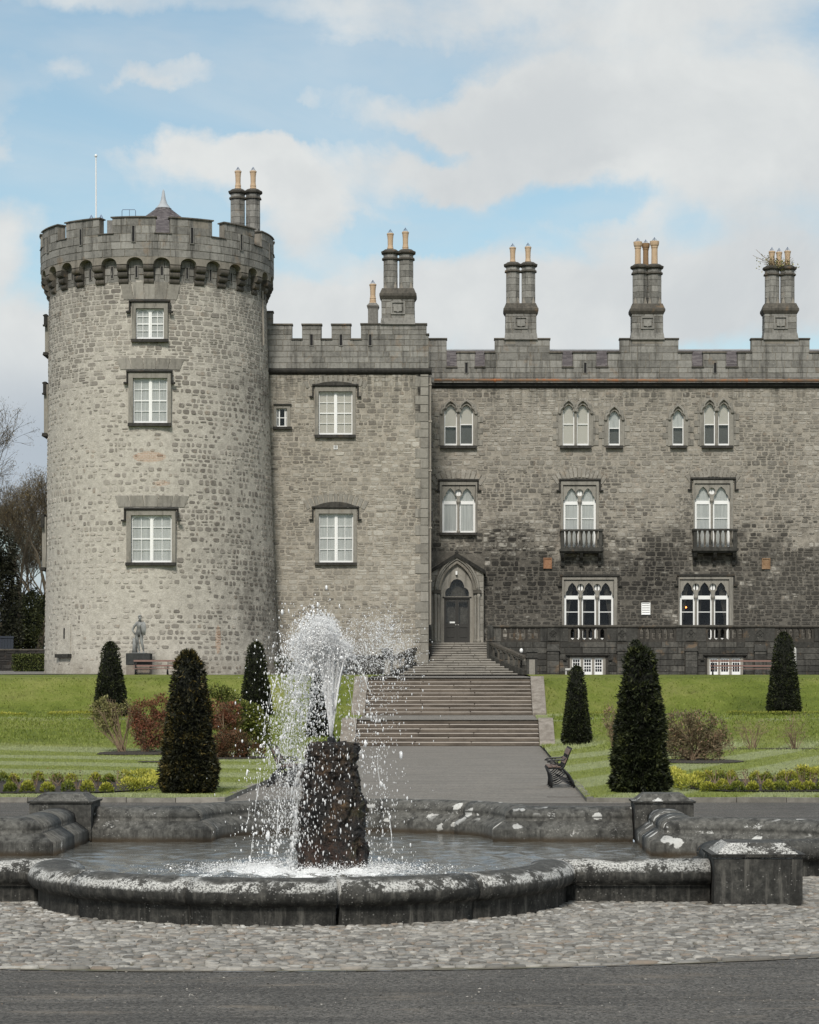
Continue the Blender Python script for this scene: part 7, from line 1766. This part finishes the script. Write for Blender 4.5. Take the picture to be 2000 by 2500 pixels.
def rose_stub(px, y, label, group, seed):
    rs = np.random.default_rng(seed); x = PX(px, y); z = lawn_z(x, y); t_ = thing('pruned_rose', label, 'plant', (x, y, z), group); b = MB(); tips = []
    for k in range(7): e = np.array([x, y, z]) + [rs.normal() * .1, rs.normal() * .1, rs.uniform(.16, .34)]; b.tube([(x + rs.normal() * .03, y, z), tuple(e)], [.009, .004], 4); tips.append(e)
    b.build('stems', M['stem'], t_); P = np.repeat(np.array(tips), 4, 0) + rs.normal(size=(28, 3)) * .035
    leaves('leaf', P, rs.normal(size=P.shape), .04, .02, rs.random(28), M['red_low'], t_, rs)
for i, px in enumerate((46, 86, 143, 190, 236, 284, 128)): rose_stub(px, 46.8 + .8 * (i % 3 - 1), f'pruned rose with bare reddish stems, {ORD[sorted((46, 86, 143, 190, 236, 284, 128)).index(px)]} from the left in the left flower bed', 'pruned roses in the left bed', 400 + i)
for i, px in enumerate((1690, 1745, 1781, 1815, 1828, 1858, 1890, 1922, 1958, 1985)): rose_stub(px, 47.6 + .8 * (i % 3 - 1), f'pruned rose with bare reddish stems, {ORD[sorted((1690, 1745, 1781, 1815, 1828, 1858, 1890, 1922, 1958, 1985)).index(px)]} from the left in the right flower bed', 'pruned roses in the right bed', 420 + i)

# ------------------------------------------------------------------ grass blades over the lawns
def grass(n, seed, name='grass'):
    rs = np.random.default_rng(seed); u = rs.random(n * 3); y = 1 / (1 / 42.9 + (1 / 101 - 1 / 42.9) * u); px = rs.uniform(-80, 2080, n * 3); x = (px - VX) / F * y
    ok = ((x < pathL(43) - .02 - 0 * x) | (x > 2.22 + np.maximum(0, y - 43) * .0135 + .02)) & ~((y > 86.5) & (x > GX0 - .6) & (x < GX1 + .6)); x, y = x[ok][:n], y[ok][:n]; n = len(x)
    for bx0, bx1, by0, by1 in ((-13, -6.2, 44.4, 50.3), (4.7, 13, 45.2, 50.8)): k = ~((x > bx0) & (x < bx1) & (y > by0) & (y < by1)); x, y = x[k], y[k]
    n = len(x); z = np.array([lawn_z(a, b) for a, b in zip(x, y)]); bank = np.clip((y - 73) / 6, 0, 1) * np.clip((102 - y) / 3, .3, 1); clump = np.array([mnoise.noise((a * 1.3, b * 1.3, 8)) for a, b in zip(x, y)])
    h = (.010 + .018 * rs.random(n)) * (y / 50) ** .7 * (1 + bank * (1.5 + 1.6 * np.clip(clump, -.6, 1)) + 1.6 * (y < 43.25)); w = .010 * (y / 45) ** 1.0; a = rs.random(n) * 6.283; lean = rs.normal(size=(n, 2)) * .5
    c, s = np.cos(a) * w, np.sin(a) * w
    v = np.stack([np.stack([x - c, y - s, z - .01], 1), np.stack([x + c, y + s, z - .01], 1), np.stack([x + lean[:, 0] * h, y + lean[:, 1] * h, z + h], 1)], 1).reshape(-1, 3)
    o = np_mesh(name, v, np.arange(n * 3).reshape(n, 3), M['blade'], np.clip(rs.random(n) * .7 + clump * .3 + .1, 0, 1)); o['kind'] = 'stuff'
grass(170000, 5)

# ------------------------------------------------------------------ path benches of black cast iron branches
def iron_bench(label, X, Y, sg, L=1.55):
    """sg = +1: the back is towards +x"""
    t_ = thing('iron_bench', label, 'bench', (X, Y, .004), 'black iron benches facing each other across the path'); z0 = .004
    P = lambda a, y, z: (X + sg * a, Y + y, z0 + z)
    for yy in (0, L / 2, L):
        b = MB(); r = .021
        b.tube([P(.44, yy, 0), P(.41, yy, .12), P(.33, yy, .27), P(.20, yy, .40), P(.14, yy, .43)], [.026, .024, .022, .02, .018], 7)                     # rear leg sweeping up to the seat
        b.tube([P(-.04, yy, 0), P(-.03, yy, .15), P(-.05, yy, .28), P(-.11, yy, .41)], [.026, .023, .021, .02], 7)                                       # front leg
        b.tube([P(-.11, yy, .41), P(.05, yy, .415), P(.16, yy, .40), P(.22, yy, .44)], r, 7)
        b.tube([P(.13, yy, .36), P(.22, yy, .44), P(.28, yy, .58), P(.33, yy, .72), P(.38, yy, .83)], [.02, .022, .022, .021, .023], 7)                    # back post
        b.tube([P(-.03, yy, .06), P(.10, yy, .09), P(.20, yy, .15), P(.30, yy, .10), P(.40, yy, .06)], .013, 6); b.tube([P(-.03, yy, .14), P(.12, yy, .2), P(.24, yy, .3), P(.16, yy, .40)], .014, 6); b.tube([P(.08, yy, .25), P(.2, yy, .2), P(.32, yy, .15), P(.40, yy, .16)], .012, 6); b.tube([P(-.04, yy, .25), P(.04, yy, .3), P(.12, yy, .38)], .013, 6)
        if yy in (0, L):
            b.tube([P(.30, yy, .62), P(.22, yy, .585), P(.05, yy, .58), P(-.06, yy, .57), P(-.12, yy, .53)], [.017, .018, .018, .017, .014], 7)            # arm
            b.tube([P(-.10, yy, .545), P(-.04, yy, .505), P(.04, yy, .49), P(.14, yy, .50), P(.18, yy, .44)], .013, 6); b.tube([P(-.06, yy, .565), P(-.04, yy, .505)], .011, 6); b.tube([P(.12, yy, .575), P(.08, yy, .54), P(.10, yy, .47), P(.18, yy, .45)], .012, 6)
        for a in (-.04, .44): b.box(min(X + sg * (a - .04), X + sg * (a + .04)), max(X + sg * (a - .04), X + sg * (a + .04)), Y + yy - .03, Y + yy + .03, z0, z0 + .014)
        b.build('leg_frame', M['iron'], t_, True)
    for a, z in ((-.10, .435), (-.01, .44), (.08, .437)): MB().box(min(X + sg * a, X + sg * (a + .075)), max(X + sg * a, X + sg * (a + .075)), Y - .04, Y + L + .04, z0 + z - .012, z0 + z + .014, .5, .005).build('seat_slat', M['slat'], t_)
    for a, z in ((.255, .565), (.325, .745)):
        q = MB(); dx, dz = .022, .052; q.add([P(a - dx - .012, -.04, z - dz), P(a - dx - .012, L + .04, z - dz), P(a + dx - .012, L + .04, z + dz), P(a + dx - .012, -.04, z + dz), P(a - dx + .012, -.04, z - dz), P(a - dx + .012, L + .04, z - dz), P(a + dx + .012, L + .04, z + dz), P(a + dx + .012, -.04, z + dz)],
               [(0, 1, 2, 3), (4, 7, 6, 5), (0, 4, 5, 1), (1, 5, 6, 2), (2, 6, 7, 3), (3, 7, 4, 0)]); q.build('back_slat', M['slat'], t_)
iron_bench('black cast iron bench on the right edge of the path, back to the lawn', 1.86, 48.9, 1)
iron_bench('black cast iron bench on the left edge of the path, behind the falling water', -3.62, 49.4, -1)
# long red timber benches on the terrace
def long_bench(label, px0, px1, D, zb, yt):
    x0, x1 = PX(px0, D), PX(px1, D); t_ = thing('long_bench', label, 'bench', ((x0 + x1) / 2, D, zb), 'long red timber benches on the terrace'); zt_ = PZ(yt, D); h = zt_ - zb
    for z0, z1, y in ((h - .07, h + .02, .36), (h * .60 - .02, h * .60 + .06, .33)): MB().box(x0, x1, D + y, D + y + .035, zb + z0, zb + z1, .5).build('back_slat', M['redwood'], t_)
    for k in range(3): MB().box(x0, x1, D + .0 + .1 * k, D + .08 + .1 * k, zb + h * .42 - .02, zb + h * .42 + .015, .5).build('seat_slat', M['redwood'], t_)
    n = 3
    for k in range(n):
        xx = x0 + .12 + (x1 - x0 - .24) * k / (n - 1); b = MB()
        b.tube([(xx, D + .04, zb - .02), (xx, D + .05, zb + h * .2), (xx, D + .02, zb + h * .40)], [.035, .022, .03], 7); b.tube([(xx, D + .44, zb - .02), (xx, D + .38, zb + h * .2), (xx, D + .30, zb + h * .4), (xx, D + .37, zb + h * .7), (xx, D + .40, zb + h)], [.035, .024, .026, .022, .018], 7); b.tube([(xx, D + .02, zb + h * .39), (xx, D + .32, zb + h * .39)], .024, 6)
        if k != 1: b.tube([(xx, D + .36, zb + h * .68), (xx, D + .1, zb + h * .66), (xx, D + .0, zb + h * .60)], .024, 6); b.tube([(xx, D + .02, zb + h * .6), (xx, D + .03, zb + h * .4)], .02, 6)
        b.build('leg_frame', M['iron'], t_, True)
long_bench('long faded red bench under the statue, against the round tower', 324, 492, 123.6, 2.895, 1612)
long_bench('long faded red bench before the right basement window', 1736, 1900, 125.5, 2.90, 1612.5)
# pale seat by the left basement window and white bollard
ps = thing('pale_seat', 'little pale stone seat beside the left basement window', 'seat', (PX(1389, 130), 130, 2.9)); z1 = PZ(1634, 130)
MB().box(PX(1380, 130), PX(1399, 130), 129.8, 130.2, z1 - .06, z1 + .05, .5, .01).build('seat_top', M['pale_metal'], ps)
for px in (1382, 1396): MB().box(PX(px, 130) - .03, PX(px, 130) + .03, 129.85, 130.15, 2.85, z1 - .06).build('leg', M['pale_metal'], ps)
bo = thing('white_post', 'slim white post with rounded top before the terrace wall', 'post', (PX(1940.5, 126), 126, 2.9)); MB().lathe([(.10, -.05), (.10, 1.28), (.095, 1.36), (.06, 1.43), (.01, 1.46)], (PX(1940.5, 126), 126, 2.9), 10).build('post_shaft', M['pale_metal'], bo, True)
bo = thing('lit_bollard', 'short bollard with a white lamp head right of the entrance steps', 'bollard', (PX(1273, 133.2), 133.2, 2.9)); MB().lathe([(.05, 0), (.05, PZ(1594, 133.2) - 2.9)], (PX(1273, 133.2), 133.2, 2.9), 10).build('post_shaft', M['coping'], bo); MB().lathe([(.08, 0), (.1, .12), (.08, .22), (.01, .26)], (PX(1273, 133.2), 133.2, PZ(1594, 133.2)), 10).build('lamp_head', M['white'], bo, True)

# ------------------------------------------------------------------ statue on its pedestal
SD = 124.6; sx0 = PX(340, SD)
pd = thing('statue_pedestal', 'square black stone pedestal under the standing figure', 'pedestal', (sx0, SD, 2.9))
zt = PZ(1595, SD); MB().box(PX(310.6, SD), PX(369, SD), SD - .5, SD + .5, zt - .62, zt, .5, .02).build('upper_block', M['pedestal'], pd)
MB().box(PX(311.5, SD), PX(368, SD), SD - .49, SD + .49, 2.8, zt - .635, .5, .015).build('base_block', M['pedestal_base'], pd)
stt = thing('statue', 'grey standing male nude statue leaning on a draped stump', 'statue', (sx0, SD, zt))
def skin(name, pts, edges, m, parent, root=0, lv=2):
    me = bpy.data.meshes.new(name); me.from_pydata([(p[0] - 0, p[1], p[2]) for p, r in pts], edges, []); me.materials.append(m); o = link(name, me, parent); o.location = (0, 0, 0)
    md = o.modifiers.new('skin', 'SKIN'); md.use_smooth_shade = True; me.skin_vertices[0].data
    for v, (p, r) in zip(me.skin_vertices[0].data, pts): v.radius = r if hasattr(r, '__len__') else (r, r); v.use_root = False
    me.skin_vertices[0].data[root].use_root = True; sub = o.modifiers.new('sub', 'SUBSURF'); sub.levels = lv; sub.render_levels = lv; return o
# local coordinates: x to the right of the picture, -y to the viewer, metres, 2.02 tall
J = [((-.03, 0, 1.06), (.165, .125)), ((-.01, -.01, 1.22), (.145, .11)), ((.02, -.01, 1.40), (.19, .13)), ((.035, .0, 1.56), (.16, .11)), ((.04, -.01, 1.66), .068), ((.04, -.03, 1.74), .07), ((.04, -.045, 1.84), (.085, .105)), ((.035, -.03, 1.93), (.075, .09)),
     ((-.13, -.0, 1.58), .085), ((-.27, .02, 1.40), .066), ((-.36, .03, 1.22), .055), ((-.28, -.03, 1.10), .046), ((-.19, -.05, 1.02), .045),      # arm with hand on the hip
     ((.20, .0, 1.56), .088), ((.30, .03, 1.38), .068), ((.31, -.0, 1.20), .055), ((.26, -.05, 1.03), .045), ((.25, -.06, .95), .042),            # arm carrying the drape
     ((-.13, -.0, .96), (.125, .125)), ((-.12, -.03, .74), .105), ((-.07, -.06, .54), .078), ((-.04, -.02, .34), .074), ((.01, .02, .12), .046), ((.02, .01, .05), .05), ((-.03, -.14, .03), .036),
     ((.09, .0, .96), (.12, .12)), ((.12, -.0, .74), .102), ((.14, -.02, .54), .076), ((.18, .02, .34), .072), ((.22, .06, .12), .045), ((.22, .05, .05), .05), ((.24, -.09, .03), .036)]
Ed = [(0, 1), (1, 2), (2, 3), (3, 4), (4, 5), (5, 6), (6, 7), (3, 8), (8, 9), (9, 10), (10, 11), (11, 12), (3, 13), (13, 14), (14, 15), (15, 16), (16, 17), (0, 18), (18, 19), (19, 20), (20, 21), (21, 22), (22, 23), (23, 24), (0, 25), (25, 26), (26, 27), (27, 28), (28, 29), (29, 30), (30, 31)]
skin('figure', J, Ed, M['statue'], stt)
def in_st(fn): return lambda x, y, z: (sx0 + x, SD + y, zt + z)
xs = in_st(0)
for base, d in (((-.19, -.05, 1.02), (1, -.2, -.45)), ((.25, -.06, .95), (-.1, -.4, -1))):
    for k in range(5):
        s = np.array(base) + [0.0, -.012 * k if k else .02, .016 * (2 - k)]; dd = np.array(d) / np.linalg.norm(d); ln = (.06, .10, .11, .10, .08)[k]
        MB(xs).tube([tuple(s), tuple(s + dd * ln * .55), tuple(s + dd * ln + [0, -.015, -.02])], [.014, .013, .009], 6).build('finger', M['statue'], stt, True)
h_ = MB(xs); 
for k in range(70):
    a = random.uniform(0, 6.28); e = random.uniform(.1, 1.5); r = .098; c = np.array([.037 + r * .9 * math.cos(a) * math.cos(e), -.03 + r * 1.15 * math.sin(a) * math.cos(e) + .015, 1.895 + r * math.sin(e) * 1.1])
    if c[1] < -.10 and c[2] < 1.95: continue
    h_.lathe([(.005, -.022), (.02, -.012), (.024, 0), (.018, .014), (.004, .022)], tuple(c), 6)
h_.build('hair', M['statue'], stt, True)
f_ = MB(xs); f_.frustum(.022, .058, -.165, -.12, 1.80, .034, .046, -.145, -.12, 1.87); f_.box(.018, .062, -.153, -.12, 1.772, 1.780)
for sgn in (-1, 1): f_.lathe([(.003, -.008), (.012, 0), (.003, .008)], (.04 + sgn * .032, -.142, 1.868), 8); f_.lathe([(.004, -.03), (.016, 0), (.004, .03)], (.04 + sgn * .09, -.04, 1.85), 6)
f_.build('face', M['statue'], stt, True)
dr = MB(xs)
for k in range(9): x = .13 + .025 * k; dr.tube([(x * .7 + .07, -.03, 1.66 - abs(k - 4) * .012), (x, -.13 + .02 * (k % 2), 1.45), (x + .01, -.12 + .03 * (k % 2), 1.2), (x - .01, -.10, 1.0 - .04 * (k % 3))], [.022, .03, .03, .018], 7)
dr.build('drape', M['statue'], stt, True)
dr = MB(xs); dr.tube([(-.25, .12, 0), (-.24, .12, .35), (-.27, .11, .62), (-.28, .1, .82)], [.15, .12, .10, .055], 10); dr.build('stump', M['statue'], stt, True)
MB(xs).lathe([(.02, -.06), (.055, -.02), (.05, .03), (.02, .06)], (-.005, -.13, .93), 8).build('fig_leaf', M['lamp_black'], stt, True)
MB(xs).box(-.36, .36, -.3, .3, -.0, .03, .5).build('plinth', M['statue'], stt)

# ------------------------------------------------------------------ far left: wall, hedge, gate, trees
gw = thing('garden_wall', 'dark rubble garden wall behind the hedge at the left edge', 'wall', (PX(40, 160), 160, 3.4)); D = 160
b = MB(); b.box(PX(-260, D), PX(116, D), D, D + .5, 2.8, PZ(1588, D), .4); wl = b.build('wall', M['old_wall'], gw); MB().box(PX(-260, D), PX(116, D), D - .08, D + .58, PZ(1588, D), PZ(1584.5, D), .6).build('coping', M['coping'], gw)
emit(wl, rubble(PX(-60, D), PX(116, D), 3.2, PZ(1588, D), (.25, .4), (.4, .8), .03, lambda u, v, d: (u, D - d, v)), 'stone', M['old_wall'], 300)
hd_ = thing('clipped_hedge', 'low clipped green hedge at the foot of the dark garden wall', 'hedge', (PX(72, 151), 151, 3.3)); rs = np.random.default_rng(77); n = 5200; D = 151
x0, x1, zb, zt_ = PX(29, D), PX(113, D), 3.2, PZ(1601, D); MB().box(x0 + .1, x1 - .1, D + .1, D + .9, zb, zt_ - .12).build('inner_foliage', M['yew_core'], hd_)
P = np.stack([rs.uniform(x0, x1, n), D + rs.uniform(0, 1, n) ** 2 * 1.0, rs.uniform(zb, zt_, n)], 1); tp = rs.random(n) < .3; P[tp, 2] = zt_ + rs.normal(0, .04, tp.sum()); P[tp, 1] = D + rs.random(tp.sum())
leaves('foliage', P, rs.normal(size=(n, 3)) + [0, -.8, .5], .12, .06, rs.random(n), M['hedge'], hd_, rs)
gt_ = thing('blue_gate', 'dark blue panelled gate standing above the garden wall', 'gate', (PX(14, 166), 166, 3.5)); D = 166
for k in range(9): xx = PX(-30, D) + k * .2; MB().box(xx, xx + .185, D, D + .06, 3.2, PZ(1553, D), random.random()).build('board', M['gate'], gt_)
MB().box(PX(-30, D), PX(34, D), D - .05, D, PZ(1558, D), PZ(1553, D)).build('rail', M['gate'], gt_)
ho = thing('white_house', 'sliver of a white house wall at the left edge', 'house', (PX(-40, 172), 172, 3.5)); D = 172
MB().box(PX(-180, D), PX(2.5, D + 6), D, D + 6, 3.2, PZ(1464, D)).build('wall', M['white'], ho); MB().prism_x([(D - .3, PZ(1464, D)), (D + 3, PZ(1400, D)), (D + 6.3, PZ(1464, D))], PX(-180, D), PX(2.5, D + 6) + .1).build('roof', M['slate'], ho); MB().box(PX(-180, D), PX(5.5, D + 6), D - .3, D - .02, PZ(1545, D), PZ(1539, D)).build('ledge', M['white'], ho)
def tree(X, Y, z, h, label, seed, spread=.5, depth=6, r0=.3, lean=(0, 0), buds=True, ivy=0, up=.35, first=.30):
    rs = random.Random(seed); t_ = thing('bare_tree', label, 'tree', (X, Y, z), 'bare spring trees at the left'); tk, tw_, tips = MB(), MB(), []
    def grow(p, d, L, r, lv):
        q = p; pts = [tuple(q)]; rad = [r]; n = 3
        for i in range(n):
            d = (d + Vector((rs.gauss(0, .13), rs.gauss(0, .13), rs.gauss(0, .08) + .05 * up))).normalized(); q = q + d * (L / n); pts.append(tuple(q)); rad.append(max(.012, r * (1 - .30 * (i + 1) / n)))
        (tk if lv < 3 else tw_).tube(pts, rad, 7 if lv < 2 else (5 if lv < 4 else 3), .5, False)
        if lv >= depth: tips.append((q, d)); return
        k = 3 if lv < 3 else rs.choice((2, 3, 3))
        for j in range(k):
            a = rs.uniform(0, 6.283); o = d.orthogonal().normalized(); o2 = d.cross(o); s = spread * rs.uniform(.55, 1.35) * (.3 if j == 0 else 1)
            nd = (d + (o * math.cos(a) + o2 * math.sin(a)) * s + Vector((0, 0, up * .4))).normalized(); grow(q if j == 0 else Vector(pts[-1 - (j % 2)]), nd, L * rs.uniform(.62, .84), rad[-1] * (.86 if j == 0 else .66), lv + 1)
    grow(Vector((X, Y, z)), Vector((lean[0], lean[1], 1)).normalized(), h * first, r0, 0)
    tk.build('trunk', M['bark'], t_, True); tw_.build('twigs', M['bark'], t_)
    if buds:
        r2 = np.random.default_rng(seed); T = np.array([tuple(p) for p, d in tips]); nb = 5 if len(T) > 3000 else 9; P = np.repeat(T, nb, 0) + r2.normal(size=(len(T) * nb, 3)) * .22; leaves('buds', P, r2.normal(size=P.shape) + [0, 0, .5], .26, .022, r2.random(len(P)), M['twig_leaf'], t_, r2)
    if ivy:
        r2 = np.random.default_rng(seed + 1); n = ivy; zz = r2.random(n) ** .8 * h * .42; a = r2.random(n) * 6.283; rr_ = .22 + abs(r2.normal(0, .22, n)); P = np.stack([X + rr_ * np.cos(a) + lean[0] * zz, Y + rr_ * np.sin(a), z + zz], 1); leaves('ivy', P, r2.normal(size=P.shape) + [0, -.5, 0], .16, .12, r2.random(n), M['ivy'], t_, r2)
tree(PX(92, 172), 172, 3.3, 14.2, 'bare budding tree with ivy on its trunk beside the tower', 51, .5, 7, .27, (0, 0), True, 700)
tree(PX(45, 178), 178, 3.4, 14.0, 'bare budding tree between the evergreen and the tower', 52, .5, 7, .24, (.03, 0), True, 900)
tree(PX(-60, 175), 175, 3.4, 19.5, 'tallest bare tree reaching in from beyond the left edge', 53, .52, 7, .4, (.04, 0), True, 0, .2, .29)
tree(PX(120, 190), 190, 3.4, 15.5, 'bare tree half hidden behind the tower', 54, .5, 7, .25, (-.03, 0), True, 300)
tree(PX(20, 195), 195, 3.4, 15.5, 'slender bare tree behind the evergreen', 55, .48, 7, .24, (.02, 0), True, 300)
def evergreen(label, lobes, n, seed, base, m='evergreen', leaf=(.26, .11)):
    rs = np.random.default_rng(seed); t_ = thing('evergreen_tree', label, 'tree', base); L = np.array(lobes, float); w = L[:, 3] * L[:, 4] * L[:, 5]; w /= w.sum(); k = rs.choice(len(L), n, p=w); d = rs.normal(size=(n, 3)); d /= np.linalg.norm(d, axis=1, keepdims=True)
    P = L[k, :3] + d * L[k, 3:] * (.55 + .45 * rs.random(n)[:, None]); nz = np.array([mnoise.noise((p[0] * .9, p[1] * .9, p[2] * .9)) for p in P]); kp = nz > -.3; P, d, nz = P[kp], d[kp], nz[kp]
    leaves('crown', P, d + rs.normal(size=d.shape) * .7, leaf[0] * rs.uniform(.6, 1.3, len(P)), leaf[1], np.clip(rs.beta(2, 3, len(P)) + nz * .5, 0, 1), M[m], t_, rs)
    MB().tube([base, (base[0], base[1], base[2] + 3.5)], [.3, .2], 8).build('trunk', M['bark'], t_)
D = 168
evergreen('tall dark evergreen at the left edge before the bare trees', [lobe(5, 1350, D, 1.1, 1.7, 1.1), lobe(-5, 1420, D, 1.6, 2.2, 1.4), lobe(8, 1500, D, 1.4, 1.8, 1.2), lobe(-40, 1400, D, 2, 3, 1.6), lobe(5, 1545, D, 1.6, 1.2, 1.0)], 14000, 61, (PX(0, D), D, 3.4))
evergreen('ivy covered thicket behind the garden wall, left of the tower', [lobe(60, 1530, 181, 1.5, 1.7, 1.2), lobe(95, 1545, 181, 1.2, 1.3, 1), lobe(30, 1500, 182, 1.0, 2.2, 1), lobe(75, 1480, 184, .8, 1.6, .8), lobe(110, 1515, 185, .8, 2.0, .8), lobe(40, 1560, 178, 2.4, 1.2, 1), lobe(80, 1570, 178, 2.0, 1.0, 1), lobe(60, 1500, 186, 2.4, 1.7, .8)], 15000, 62, (PX(66, 181), 181, 3.4), 'ivy', (.24, .14))
